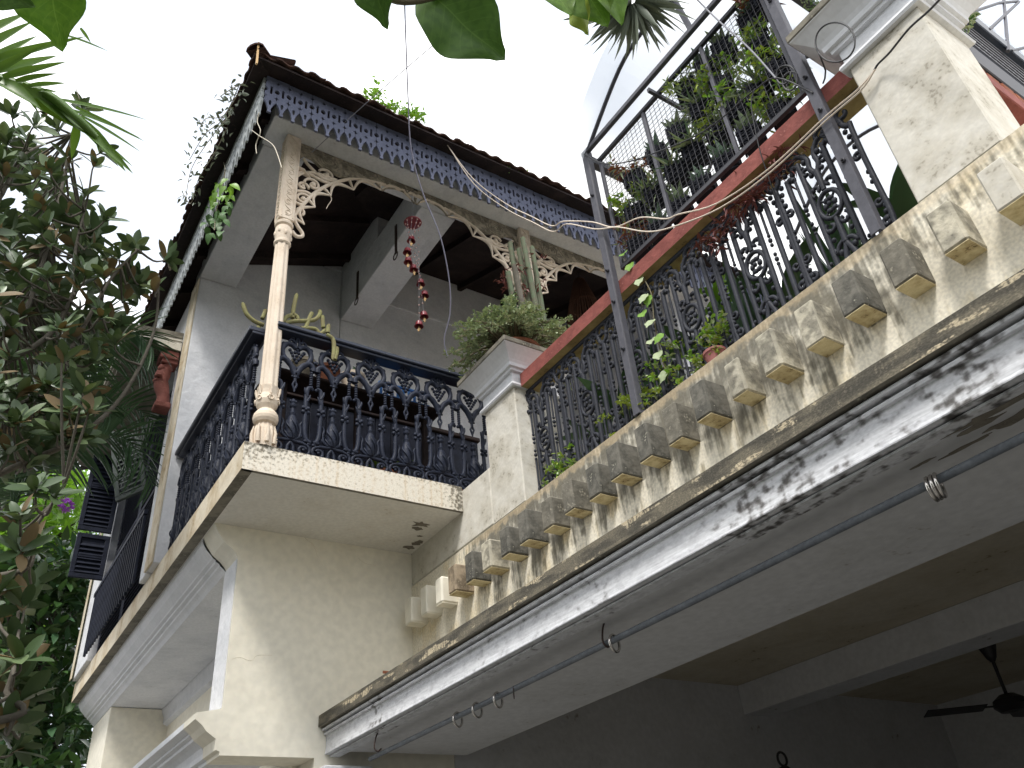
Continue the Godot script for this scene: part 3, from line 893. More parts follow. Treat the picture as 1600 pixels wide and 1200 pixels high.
func build_window() -> void:
	# hood over the side window
	var h := thing("window_hood", "mouldy concrete hood over the side window", "hood", Vector3(0.9, 6.5, -7.9))
	var o := Transform3D(Basis.IDENTITY, -h.position)
	var b := MB.new()
	b.sweep_z([Vector2(1.13, 6.70), Vector2(0.64, 6.66), Vector2(0.64, 6.61), Vector2(0.66, 6.60), Vector2(0.66, 6.575), Vector2(0.69, 6.565), Vector2(0.69, 6.53), Vector2(1.13, 6.50)], -9.4, -6.76, Vector2(0.95, 6.6))
	part(b.mesh(), "slab", M.mould, h, o)
	b = MB.new()
	b.extrude(PackedVector2Array([Vector2(1.128, 6.70), Vector2(0.64, 6.66), Vector2(0.64, 6.60), Vector2(1.128, 6.635)]), -6.76, -6.735)
	part(b.mesh(), "end_edge", M.mould, h, o)
	b = MB.new()
	b.extrude(PackedVector2Array([Vector2(1.128, 6.632), Vector2(0.66, 6.597), Vector2(0.66, 6.575), Vector2(1.128, 6.605)]), -6.76, -6.742)
	b.extrude(PackedVector2Array([Vector2(1.128, 6.602), Vector2(0.68, 6.572), Vector2(0.69, 6.53), Vector2(1.128, 6.50)]), -6.76, -6.75)
	part(b.mesh(), "end_moulding", M.white_old, h, o)
	# carved red bracket below it
	var c := thing("carved_bracket", "carved red bracket below the window hood", "bracket", Vector3(1.06, 6.0, -6.86))
	var oc := Transform3D(Basis.IDENTITY, -c.position)
	b = MB.new()
	b.cbox(Vector3(0.965, 6.40, -6.95), Vector3(1.13, 6.495, -6.77), 0.01)
	b.cbox(Vector3(0.985, 6.36, -6.93), Vector3(1.13, 6.405, -6.785), 0.008)
	part(b.mesh(), "capital", M.carved, c, oc)
	b = MB.new()
	b.tube(spline([Vector3(1.055, 6.37, -6.86), Vector3(1.035, 6.30, -6.86), Vector3(1.02, 6.22, -6.86), Vector3(1.03, 6.14, -6.86), Vector3(1.06, 6.04, -6.86), Vector3(1.065, 5.94, -6.86)], 4), [0.06, 0.06, 0.058, 0.058, 0.06, 0.066, 0.07, 0.07, 0.066, 0.06, 0.062, 0.066, 0.066, 0.066, 0.062, 0.058, 0.056, 0.056, 0.06, 0.064, 0.068], 8)
	b.ball(Vector3(1.0, 6.31, -6.83), Vector3(0.035, 0.045, 0.04))
	b.ball(Vector3(0.985, 6.21, -6.82), Vector3(0.04, 0.02, 0.05))
	b.ball(Vector3(0.99, 6.18, -6.86), Vector3(0.045, 0.03, 0.06))
	b.ball(Vector3(1.0, 6.26, -6.88), Vector3(0.03, 0.03, 0.03))
	part(b.mesh(), "scroll", M.carved, c, oc)
	part(bxm(Vector3(0.995, 5.88, -6.93), Vector3(1.13, 5.945, -6.79), 0.01), "foot", M.carved, c, oc)
	# shutters: louvred panels that stand open on the garden side
	shutter(Vector3(0.81, 5.07, -9.0), Vector3(1.13, 5.07, -9.0), 0.48, "dark blue lower shutter standing open at the side window", M.wood_dark, false)
	shutter(Vector3(0.80, 5.60, -9.03), Vector3(1.13, 5.60, -9.03), 1.05, "tall dark blue upper shutter standing open at the side window", M.wood_dark, false)
	shutter(Vector3(0.93, 5.23, -7.5), Vector3(1.14, 5.31, -7.3), 0.80, "grey green louvred shutter with arched top at the side window", M.louvre, true)
	# closed leaves added to keep the window opening dark
	shutter(Vector3(1.24, YS + 0.01, -9.13), Vector3(1.24, YS + 0.01, -8.09), 2.2, "added closed dark blue shutter leaf in the side window's far half", M.wood_dark, false)
	shutter(Vector3(1.24, YS + 0.01, -8.07), Vector3(1.24, YS + 0.01, -7.0), 2.2, "added closed dark blue shutter leaf in the side window's near half", M.wood_dark, false)
	# low louvred grille in the window opening
	var g := thing("window_grille", "dark slatted grille filling the lower side window", "grille", Vector3(1.12, YS, -8.0))
	for i in 22:
		var z := -7.02 - i * 0.097
		b = MB.new()
		b.cbox(Vector3(1.10, YS + 0.01, z - 0.012), Vector3(1.125, YS + 0.62, z + 0.012), 0.003)
		part(b.mesh(), "slat", M.wood_dark, g, Transform3D(Basis.IDENTITY, -g.position))
	b = MB.new()
	b.cbox(Vector3(1.095, YS + 0.625, -9.12), Vector3(1.13, YS + 0.67, -6.99), 0.004)
	part(b.mesh(), "rail", M.wood_dark, g, Transform3D(Basis.IDENTITY, -g.position))

func shutter(a: Vector3, c: Vector3, hgt: float, label: String, m: Material, arched: bool) -> void:
	var w := a.distance_to(c)
	var x := (c - a).normalized()
	var y := Vector3.UP
	y = (y - x * y.dot(x)).normalized()
	var s := thing("window_shutter", label, "shutter", a, "" )
	s.basis = Basis(x, y, x.cross(y))
	var b := MB.new()
	var fw := 0.045
	var top := PackedVector2Array()
	if arched:
		for k in 9:
			var an := PI * 0.5 * k / 8
			top.append(Vector2((1.0 - cos(an)) * 0.0 + w * sin(an), hgt - w * 1.1 * (1.0 - cos(an))))
	b.cbox(Vector3(0, 0, -0.017), Vector3(w, fw, 0.017), 0.003)
	b.cbox(Vector3(0, fw + 0.001, -0.017), Vector3(fw, hgt, 0.017), 0.003)
	if arched:
		b.cbox(Vector3(w - fw, fw + 0.001, -0.017), Vector3(w, hgt - w * 1.05, 0.017), 0.003)
		var pts := []
		for q in top: pts.append(Vector3(q.x - 0.012, q.y - 0.02, 0))
		b.tube(pts, 0.022, 5)
	else:
		b.cbox(Vector3(w - fw, fw + 0.001, -0.017), Vector3(w, hgt - fw - 0.001, 0.017), 0.003)
		b.cbox(Vector3(fw + 0.001, hgt - fw, -0.017), Vector3(w, hgt, 0.017), 0.003)
		b.cbox(Vector3(fw + 0.001, hgt * 0.5 - 0.02, -0.016), Vector3(w - fw - 0.001, hgt * 0.5 + 0.02, 0.016), 0.003)
	part(b.mesh(), "frame", m, s)
	if not arched:
		part(bxm(Vector3(fw + 0.001, fw + 0.001, -0.006), Vector3(w - fw - 0.001, hgt - fw - 0.001, -0.002), 0.0), "backing_board", m, s)
	var yy := fw + 0.035
	while yy < hgt - fw - 0.02:
		var wl := w - 2 * fw
		if arched:
			var k := (hgt - yy) / (w * 1.1)
			if k < 1.0: wl = maxf(0.05, w * sqrt(1.0 - (1.0 - k) * (1.0 - k)) - fw - 0.02)
		b = MB.new()
		b.cbox(Vector3(0, -0.004, -0.03), Vector3(wl, 0.004, 0.03), 0.0015, Transform3D(Basis(Vector3(1, 0, 0), 1.0), Vector3(fw + 0.001, yy, 0)))
		part(b.mesh(), "slat", m, s)
		yy += 0.052 if arched else 0.048

func build_wing() -> void:
	var h := thing("terrace_wing", "stained cream porch wing with a roof terrace and row of blocks", "building", Vector3(3.2, 0, -2.8))
	var o := Transform3D(Basis.IDENTITY, -h.position)
	var nb := bump_tex(0.02, 19, 5.0)
	# parapet wall, its face carries the mould
	var am := ArrayMesh.new()
	var b := MB.new()
	b.quad(Vector3(XW, 3.853, ZB), Vector3(XW, 3.853, WE), Vector3(XW, 2.92, WE), Vector3(XW, 2.92, ZB), Vector3(-1, 0, 0), Vector2(0, 0), Vector2(UE, 0), Vector2(UE, 1), Vector2(0, 1))
	b.addto(am, uvmat(parapet_tex()))
	b = MB.new()
	b.quad(Vector3(XW, 3.853, ZB), Vector3(XW, 3.853, WE), Vector3(XW + 0.5, 3.853, WE), Vector3(XW + 0.5, 3.853, ZB), Vector3.UP)
	b.quad(Vector3(XW + 0.5, 3.853, ZB), Vector3(XW + 0.5, 3.853, WE), Vector3(XW + 0.5, 2.92, WE), Vector3(XW + 0.5, 2.92, ZB), Vector3(1, 0, 0))
	b.quad(Vector3(XW, 3.853, WE), Vector3(XW + 0.5, 3.853, WE), Vector3(XW + 0.5, 2.92, WE), Vector3(XW, 2.92, WE), Vector3(0, 0, 1))
	b.addto(am, M.mould_mixed)
	part(am, "parapet_wall", null, h, o)
	part(bxm(Vector3(XW + 0.505, 3.40, ZB), Vector3(9, 3.75, WE)), "terrace_floor", M.porch_ceiling, h, o)
	# low wall between the balcony slab and the pier
	part(bxm(Vector3(XW + 0.001, 3.86, ZB), Vector3(XW + 0.22, YS - 0.02, -4.10), 0.01), "low_wall", M.white_old, h, o)
	# blocks
	var kinds := ["cream", "cream", "cream", "mould_brown", "mould_black", "mould_mixed", "mould_black", "mould_black", "mould", "mould", "mould_black", "mould_black", "mould_black", "mould", "mould_black", "mould_mixed", "mould_mixed", "mould_mixed", "mould_black", "mould", "mould_mixed", "white_old"]
	rng.seed = 3
	for i in 22:
		var z := -0.856 - (20 - i) * 0.2102
		var lo := Vector3(2.60 + rr(-0.012, 0.012), 3.50 + rr(-0.010, 0.010), z - 0.049 + rr(-0.006, 0.006))
		var hi := Vector3(XW + 0.01, 3.69 + rr(-0.008, 0.008), z + 0.049 + rr(-0.004, 0.004))
		var bm := ArrayMesh.new()
		b = MB.new()
		b.cbox(lo + Vector3(0, 0.0035, 0), hi, rr(0.005, 0.012), Transform3D(Basis(Vector3(1, 0, 0), rr(-0.015, 0.015)), Vector3.ZERO) if false else Transform3D.IDENTITY)
		b.addto(bm, M[kinds[i]])
		b = MB.new()
		b.cbox(lo + Vector3(0.004, 0, 0.004), Vector3(hi.x, lo.y + 0.0034, hi.z - 0.004), 0.0)
		b.addto(bm, M.cream if i < 3 else M.ochre)
		part(bm, "block", null, h, o)
	# cornice
	var prof := [Vector2(2.125, 2.849), Vector2(2.125, 2.843), Vector2(2.080, 2.841), Vector2(2.077, 2.835), Vector2(2.079, 2.828), Vector2(2.118, 2.827), Vector2(2.118, 2.819), Vector2(2.096, 2.817), Vector2(2.093, 2.810), Vector2(2.095, 2.803), Vector2(2.108, 2.801), Vector2(2.110, 2.785), Vector2(2.111, 2.765), Vector2(2.111, 2.745), Vector2(2.1095, 2.722), Vector2(2.107, 2.703), Vector2(2.104, 2.694), Vector2(2.105, 2.690), Vector2(2.142, 2.689), Vector2(2.142, 2.685), Vector2(2.133, 2.684), Vector2(2.133, 2.6765), Vector2(2.20, 2.6755)]
	var total := 0.0
	for i in prof.size() - 1: total += prof[i].distance_to(prof[i + 1])
	b = MB.new()
	b.sweep_z(prof, ZB + 0.002, WE, Vector2(2.5, 2.9))
	for i in b.t.size(): b.t[i] = Vector2((b.t[i].x + 5.26) / 5.46, b.t[i].y / total)
	part(b.mesh(), "cornice_moulding", uvmat(cornice_tex(), nb), h, o)
	am = ArrayMesh.new()
	b = MB.new()
	b.quad(Vector3(2.056, 2.918, ZB + 0.002), Vector3(2.056, 2.918, WE), Vector3(2.056, 2.849, WE), Vector3(2.056, 2.849, ZB + 0.002), Vector3(-1, 0, 0), Vector2(0, 0), Vector2(UE, 0), Vector2(UE, 1), Vector2(0, 1))
	b.addto(am, uvmat(fascia_tex(), nb))
	b = MB.new()
	b.quad(Vector3(2.056, 2.918, ZB + 0.002), Vector3(2.056, 2.918, WE), Vector3(XW, 2.925, WE), Vector3(XW, 2.925, ZB + 0.002), Vector3.UP)
	b.quad(Vector3(2.056, 2.849, ZB + 0.002), Vector3(2.056, 2.849, WE), Vector3(2.125, 2.8485, WE), Vector3(2.125, 2.8485, ZB + 0.002), Vector3.DOWN)
	b.addto(am, M.mould)
	part(am, "cornice_edge", null, h, o)
	# porch beam: its underside and inner face, ceiling and inner beam
	var by := 2.676
	part(bxm(Vector3(2.20, by, ZB + 0.165), Vector3(3.03, 2.91, WE), 0.004), "porch_beam", M.porch, h, o)
	part(bxm(Vector3(XW + 0.02, 2.914, ZB), Vector3(3.03, 3.395, WE), 0.0), "porch_beam", M.porch, h, o)
	part(bxm(Vector3(3.032, 3.36, ZB), Vector3(9.0, 3.398, WE), 0.0), "porch_ceiling", M.porch_ceiling, h, o)
	part(bxm(Vector3(5.96, 3.11, ZB + 0.003), Vector3(6.3, 3.358, WE), 0.004), "inner_beam", M.porch, h, o)
	part(bxm(Vector3(XW + 0.305, 0, ZB - 0.26), Vector3(9.0, 3.395, ZB), 0.0), "porch_end_wall", M.porch, h, o)
	part(bxm(Vector3(9.0, 0, ZB), Vector3(9.2, 3.395, WE), 0.0), "porch_back_wall", M.porch, h, o)
	part(bxm(Vector3(2.4, 0, WE - 0.25), Vector3(8.99, 3.39, WE - 0.01), 0.0), "added_porch_wall", M.porch, h, o)  # unseen wall added so no sky light enters the porch end
	part(bxm(Vector3(2.4, 0.004, ZB), Vector3(8.99, 0.06, WE - 0.26), 0.0), "porch_floor", M.stone_floor, h, o)
	# bare patches where paint has come off the beam
	rng.seed = 8
	for q in [[1560, 640, 0.16, 0.02], [1590, 652, 0.10, 0.03], [1505, 700, 0.10, 0.010], [1440, 725, 0.05, 0.008], [1530, 665, 0.08, 0.015]]:
		var p := at(q[0], q[1], 1, by - 0.002)
		var pl := PackedVector2Array()
		for k in 16:
			var an := TAU * k / 16
			pl.append(Vector2(cos(an) * q[3] * rr(0.5, 1.2), sin(an) * q[2] * rr(0.6, 1.1)))
		b = MB.new()
		b.extrude(pl, 0, 0.0015, Transform3D(Basis(Vector3(1, 0, 0), Vector3(0, 0, 1), Vector3(0, 1, 0)), p))
		part(b.mesh(), "flaked_patch", M.bare_patch, h, o)

func cap_layers(b: MB, lo: Vector2, hi: Vector2, layers: Array) -> void:
	# rectangular moulding: each layer [y0, grow0, y1, grow1]
	for l in layers:
		var p0 := [Vector3(lo.x - l[1], l[0], lo.y - l[1]), Vector3(hi.x + l[1], l[0], lo.y - l[1]), Vector3(hi.x + l[1], l[0], hi.y + l[1]), Vector3(lo.x - l[1], l[0], hi.y + l[1])]
		var p1 := [Vector3(lo.x - l[3], l[2], lo.y - l[3]), Vector3(hi.x + l[3], l[2], lo.y - l[3]), Vector3(hi.x + l[3], l[2], hi.y + l[3]), Vector3(lo.x - l[3], l[2], hi.y + l[3])]
		var ce := Vector3((lo.x + hi.x) / 2, 0, (lo.y + hi.y) / 2)
		for i in 4:
			var j := (i + 1) % 4
			var mid: Vector3 = (p0[i] + p0[j]) * 0.5 - ce
			mid.y = 0
			var f := mid.normalized()
			if absf(l[2] - l[0]) < 0.001: f = Vector3.DOWN if l[3] > l[1] else Vector3.UP
			b.quad(p0[i], p0[j], p1[j], p1[i], f)

func build_pier(lo: Vector2, hi: Vector2, y0: float, yc: float, label: String, shaft_m: Material, sc: float) -> void:
	var t := thing("terrace_pier", label, "pier", Vector3((lo.x + hi.x) / 2, y0, (lo.y + hi.y) / 2))
	var o := Transform3D(Basis.IDENTITY, -t.position)
	part(bxm(Vector3(lo.x, y0, lo.y), Vector3(hi.x, yc + 0.02, hi.y), 0.006), "shaft", shaft_m, t, o)
	var b := MB.new()
	var y := yc
	cap_layers(b, lo, hi, [[y, 0.0, y, 0.022 * sc], [y, 0.022 * sc, y + 0.012 * sc, 0.028 * sc], [y + 0.012 * sc, 0.028 * sc, y + 0.030 * sc, 0.022 * sc], [y + 0.030 * sc, 0.022 * sc, y + 0.034 * sc, 0.004],
		[y + 0.034 * sc, 0.004, y + 0.12 * sc, 0.006], [y + 0.12 * sc, 0.006, y + 0.122 * sc, 0.026 * sc], [y + 0.122 * sc, 0.026 * sc, y + 0.142 * sc, 0.028 * sc], [y + 0.142 * sc, 0.028 * sc, y + 0.145 * sc, 0.044 * sc],
		[y + 0.145 * sc, 0.044 * sc, y + 0.17 * sc, 0.048 * sc], [y + 0.17 * sc, 0.048 * sc, y + 0.19 * sc, 0.06 * sc], [y + 0.19 * sc, 0.06 * sc, y + 0.22 * sc, 0.085 * sc], [y + 0.22 * sc, 0.085 * sc, y + 0.255 * sc, 0.12 * sc], [y + 0.255 * sc, 0.12 * sc, y + 0.262 * sc, 0.13 * sc], [y + 0.262 * sc, 0.13 * sc, y + 0.264 * sc, 0.13 * sc]])
	part(b.mesh(), "cap_moulding", M.white, t, o)
	b = MB.new()
	var g := 0.135 * sc
	b.cbox(Vector3(lo.x - g, y + 0.265 * sc, lo.y - g), Vector3(hi.x + g, y + 0.31 * sc, hi.y + g), 0.006)
	part(b.mesh(), "cap_slab", M.mould, t, o)

# ---------------------------------------------------------------- cast iron
func add_rosette(b: MB, c: Vector3, r: float) -> void:
	for k in 4:
		var a := TAU * (k + 0.5) / 4
		b.ball(c + Vector3(cos(a), sin(a), 0) * r * 0.62, Vector3(r * 0.45, r * 0.45, r * 0.4), 5, 3)
	b.ball(c + Vector3(0, 0, r * 0.2), Vector3(r * 0.35, r * 0.35, r * 0.4), 5, 3)

func heart_panel() -> Array:
	# cast panel in the XY plane, base centre at the origin; 0.275 wide, 0.9 high
	var b := MB.new()
	for s in [-1.0, 1.0]:
		# foot scrolls
		b.tube_k(curlx(s, Vector2(0.088, 0.048), 0.048, 0.02, 95, -330), 0.0085, 6)
		b.ball(Vector3(s * 0.088, 0.05, 0), Vector3(0.014, 0.014, 0.014), 5, 3)
		b.tube_k([Vector3(s * 0.085, 0.098, 0), Vector3(s * 0.03, 0.102, 0), Vector3(0, 0.11, 0)], 0.009, 5)
		b.tube_k(spline([Vector3(s * 0.0, 0.09, 0), Vector3(s * 0.018, 0.06, 0), Vector3(s * 0.022, 0.03, 0), Vector3(s * 0.04, 0.005, 0)], 4), 0.008, 5)
		b.ball(Vector3(s * 0.12, 0.10, 0), Vector3(0.018, 0.014, 0.014), 6, 4)
		b.ball(Vector3(s * 0.10, 0.118, 0.003), Vector3(0.02, 0.013, 0.014), 6, 4)
		# uprights with leafy heads
		b.tube_k(spline([Vector3(s * 0.128, 0.115, 0), Vector3(s * 0.105, 0.128, 0), Vector3(s * 0.092, 0.165, 0), Vector3(s * 0.086, 0.23, 0), Vector3(s * 0.085, 0.40, 0), Vector3(s * 0.088, 0.50, 0), Vector3(s * 0.10, 0.535, 0), Vector3(s * 0.122, 0.54, 0)], 5), 0.0115, 6)
		b.ball(Vector3(s * 0.124, 0.53, 0), Vector3(0.013, 0.013, 0.013), 6, 4)
		b.tube_k(spline([Vector3(s * 0.092, 0.46, 0.006), Vector3(s * 0.075, 0.50, 0.008), Vector3(s * 0.07, 0.53, 0.004)], 3), [0.009, 0.009, 0.008, 0.007, 0.006, 0.004, 0.003], 5)
		b.tube_k(spline([Vector3(s * 0.09, 0.42, 0.006), Vector3(s * 0.105, 0.455, 0.008), Vector3(s * 0.112, 0.48, 0.004)], 3), [0.008, 0.008, 0.007, 0.006, 0.005, 0.004, 0.003], 5)
		for q in [0.2, 0.26]:
			b.ball(Vector3(s * 0.098, q, 0), Vector3(0.008, 0.012, 0.008), 5, 3)
		# twisted neck
		for k in 6:
			b.ball(Vector3(s * 0.112, 0.565 + k * 0.019, 0), Vector3(0.0145, 0.011, 0.0145), 6, 4, Basis(Vector3(0, 0, 1), 0.4))
		b.ball(Vector3(s * 0.114, 0.688, 0), Vector3(0.019, 0.013, 0.017), 6, 4)
		# pointed arches
		b.tube_k(spline([Vector3(s * 0.124, 0.675, 0), Vector3(s * 0.12, 0.708, 0), Vector3(s * 0.092, 0.73, 0), Vector3(s * 0.05, 0.705, 0), Vector3(s * 0.02, 0.655, 0), Vector3(0, 0.61, 0)], 5), 0.0145, 6)
		b.ball(Vector3(s * 0.131, 0.752, 0), Vector3(0.016, 0.016, 0.014), 6, 4)
		# heart
		b.tube_k(spline([Vector3(0, 0.655, 0), Vector3(s * 0.052, 0.70, 0), Vector3(s * 0.094, 0.755, 0), Vector3(s * 0.101, 0.81, 0), Vector3(s * 0.074, 0.855, 0), Vector3(s * 0.036, 0.857, 0), Vector3(s * 0.008, 0.832, 0)], 5), 0.0135, 6)
		# crest scrolls
		b.tube_k(curlx(s, Vector2(0.038, 0.885), 0.026, 0.009, -110, 200), 0.0075, 5)
		b.tube_k(curlx(s, Vector2(0.018, 0.925), 0.016, 0.006, -60, 250), 0.006, 5)
		b.tube_k([Vector3(s * 0.01, 0.845, 0), Vector3(s * 0.012, 0.885, 0), Vector3(s * 0.006, 0.925, 0)], 0.007, 5)
		b.tube_k(curlx(s, Vector2(0.098, 0.845), 0.018, 0.006, 200, -60), 0.006, 5)
	# pendant
	b.tube_k([Vector3(0, 0.64, 0), Vector3(0, 0.59, 0)], [0.016, 0.011], 6)
	for s in [-1.0, 1.0]:
		b.ball(Vector3(s * 0.018, 0.60, 0), Vector3(0.013, 0.008, 0.008), 5, 3)
		b.tube_k([Vector3(s * 0.004, 0.56, 0), Vector3(s * 0.015, 0.535, 0), Vector3(s * 0.004, 0.505, 0)], 0.006, 5)
	b.tube_k([Vector3(0, 0.59, 0), Vector3(0, 0.556, 0)], 0.008, 5)
	b.tube_k([Vector3(0, 0.508, 0), Vector3(0, 0.478, 0)], [0.008, 0.004], 5)
	# urn
	var u := MB.new()
	u.lathe([Vector2(0.012, 0.105), Vector2(0.024, 0.115), Vector2(0.034, 0.145), Vector2(0.037, 0.185), Vector2(0.036, 0.225), Vector2(0.031, 0.26), Vector2(0.020, 0.285), Vector2(0.022, 0.295), Vector2(0.025, 0.305), Vector2(0.014, 0.315), Vector2(0.013, 0.345), Vector2(0.022, 0.358), Vector2(0.024, 0.37), Vector2(0.015, 0.38), Vector2(0.020, 0.395), Vector2(0.012, 0.412), Vector2(0.0, 0.428)], 10)
	for k in 5:
		var a0 := k * 1.25
		var pts := []
		for j in 9:
			var yy := 0.12 + j * 0.018
			var rad := 0.037 * sin(PI * clampf((yy - 0.09) / 0.2, 0.1, 0.95)) + 0.006
			pts.append(Vector3(cos(a0 + j * 0.28) * rad, yy, sin(a0 + j * 0.28) * rad))
		u.tube(pts, 0.006, 5)
	for s in [-1.0, 1.0]:
		u.tube(spline([Vector3(s * 0.02, 0.115, 0), Vector3(s * 0.055, 0.14, 0), Vector3(s * 0.062, 0.19, 0), Vector3(s * 0.056, 0.23, 0), Vector3(s * 0.072, 0.262, 0)], 4), [0.009, 0.011, 0.012, 0.012, 0.012, 0.011, 0.011, 0.010, 0.010, 0.010, 0.010, 0.009, 0.009, 0.008, 0.007, 0.005, 0.003], 5)
		u.ball(Vector3(s * 0.068, 0.15, 0), Vector3(0.009, 0.014, 0.008), 5, 3)
		u.ball(Vector3(s * 0.02, 0.402, 0), Vector3(0.008, 0.012, 0.008), 5, 3)
	# bunch of fruit inside the heart
	var g := MB.new()
	for q in [[-0.038, 0.79], [-0.013, 0.80], [0.013, 0.80], [0.038, 0.79], [-0.027, 0.768], [0.0, 0.773], [0.027, 0.768], [-0.014, 0.746], [0.014, 0.746], [0.0, 0.722], [-0.05, 0.81], [0.05, 0.81], [0.0, 0.822]]:
		g.ball(Vector3(q[0], q[1], 0), Vector3(0.0135, 0.0135, 0.014), 6, 4)
	g.tube([Vector3(0, 0.83, 0), Vector3(0, 0.80, 0)], 0.006, 5)
	var r := MB.new()
	add_rosette(r, Vector3.ZERO, 0.037)
	return [b.mesh(), u.mesh(), g.mesh(), r.mesh()]
func curlx(s: float, c: Vector2, r0: float, r1: float, a0: float, a1: float) -> Array:
	var p := curl(c, r0, r1, a0, a1, 14)
	return mir(p) if s < 0 else p

func build_balcony_railing() -> void:
	var ms := heart_panel()
	var f := thing("iron_railing", "dark blue cast iron railing with hearts along the balcony front", "railing", Vector3(2.0, YS, -4.5))
	var o := Transform3D(Basis.IDENTITY, -f.position)
	for i in 6:
		var x := 1.497 + i * 0.2765
		var p := part(ms[0], "panel", M.iron, f, Transform3D(Basis.IDENTITY, Vector3(x, YS + 0.002, -4.51) - f.position))
		part(ms[1], "urn", M.iron, p); part(ms[2], "grapes", M.iron, p); rosettes(ms[3], p)
	var b := MB.new()
	b.cbox(Vector3(1.33, YS + 0.925, -4.56), Vector3(3.3, YS + 0.945, -4.455), 0.004)
	b.cbox(Vector3(1.33, YS + 0.946, -4.57), Vector3(3.3, YS + 0.965, -4.435), 0.006)
	b.cbox(Vector3(1.33, YS + 0.966, -4.555), Vector3(3.3, YS + 0.99, -4.45), 0.006)
	part(b.mesh(), "top_rail", M.rail_top, f, o)
	var g := thing("iron_railing", "dark blue cast iron railing on the garden side of the balcony", "railing", Vector3(1.25, YS, -5.5))
	var og := Transform3D(Basis.IDENTITY, -g.position)
	for i in 7:
		var z := -4.72 - i * 0.272
		var p := part(ms[0], "panel", M.iron, g, Transform3D(Basis(Vector3(0, 1, 0), PI / 2), Vector3(1.25, YS + 0.002, z) - g.position))
		part(ms[1], "urn", M.iron, p); part(ms[2], "grapes", M.iron, p); rosettes(ms[3], p)
	b = MB.new()
	b.cbox(Vector3(1.20, YS + 0.925, -6.47), Vector3(1.30, YS + 0.945, -4.575), 0.004)
	b.cbox(Vector3(1.175, YS + 0.946, -6.49), Vector3(1.32, YS + 0.985, -4.575), 0.006)
	part(b.mesh(), "top_rail", M.rail_top, g, og)

func rosettes(m: Mesh, p: Node) -> void:
	for s in [-1.0, 1.0]: part(m, "rosette", M.iron, p, Transform3D(Basis.IDENTITY, Vector3(s * 0.085, 0.352, 0.008)))

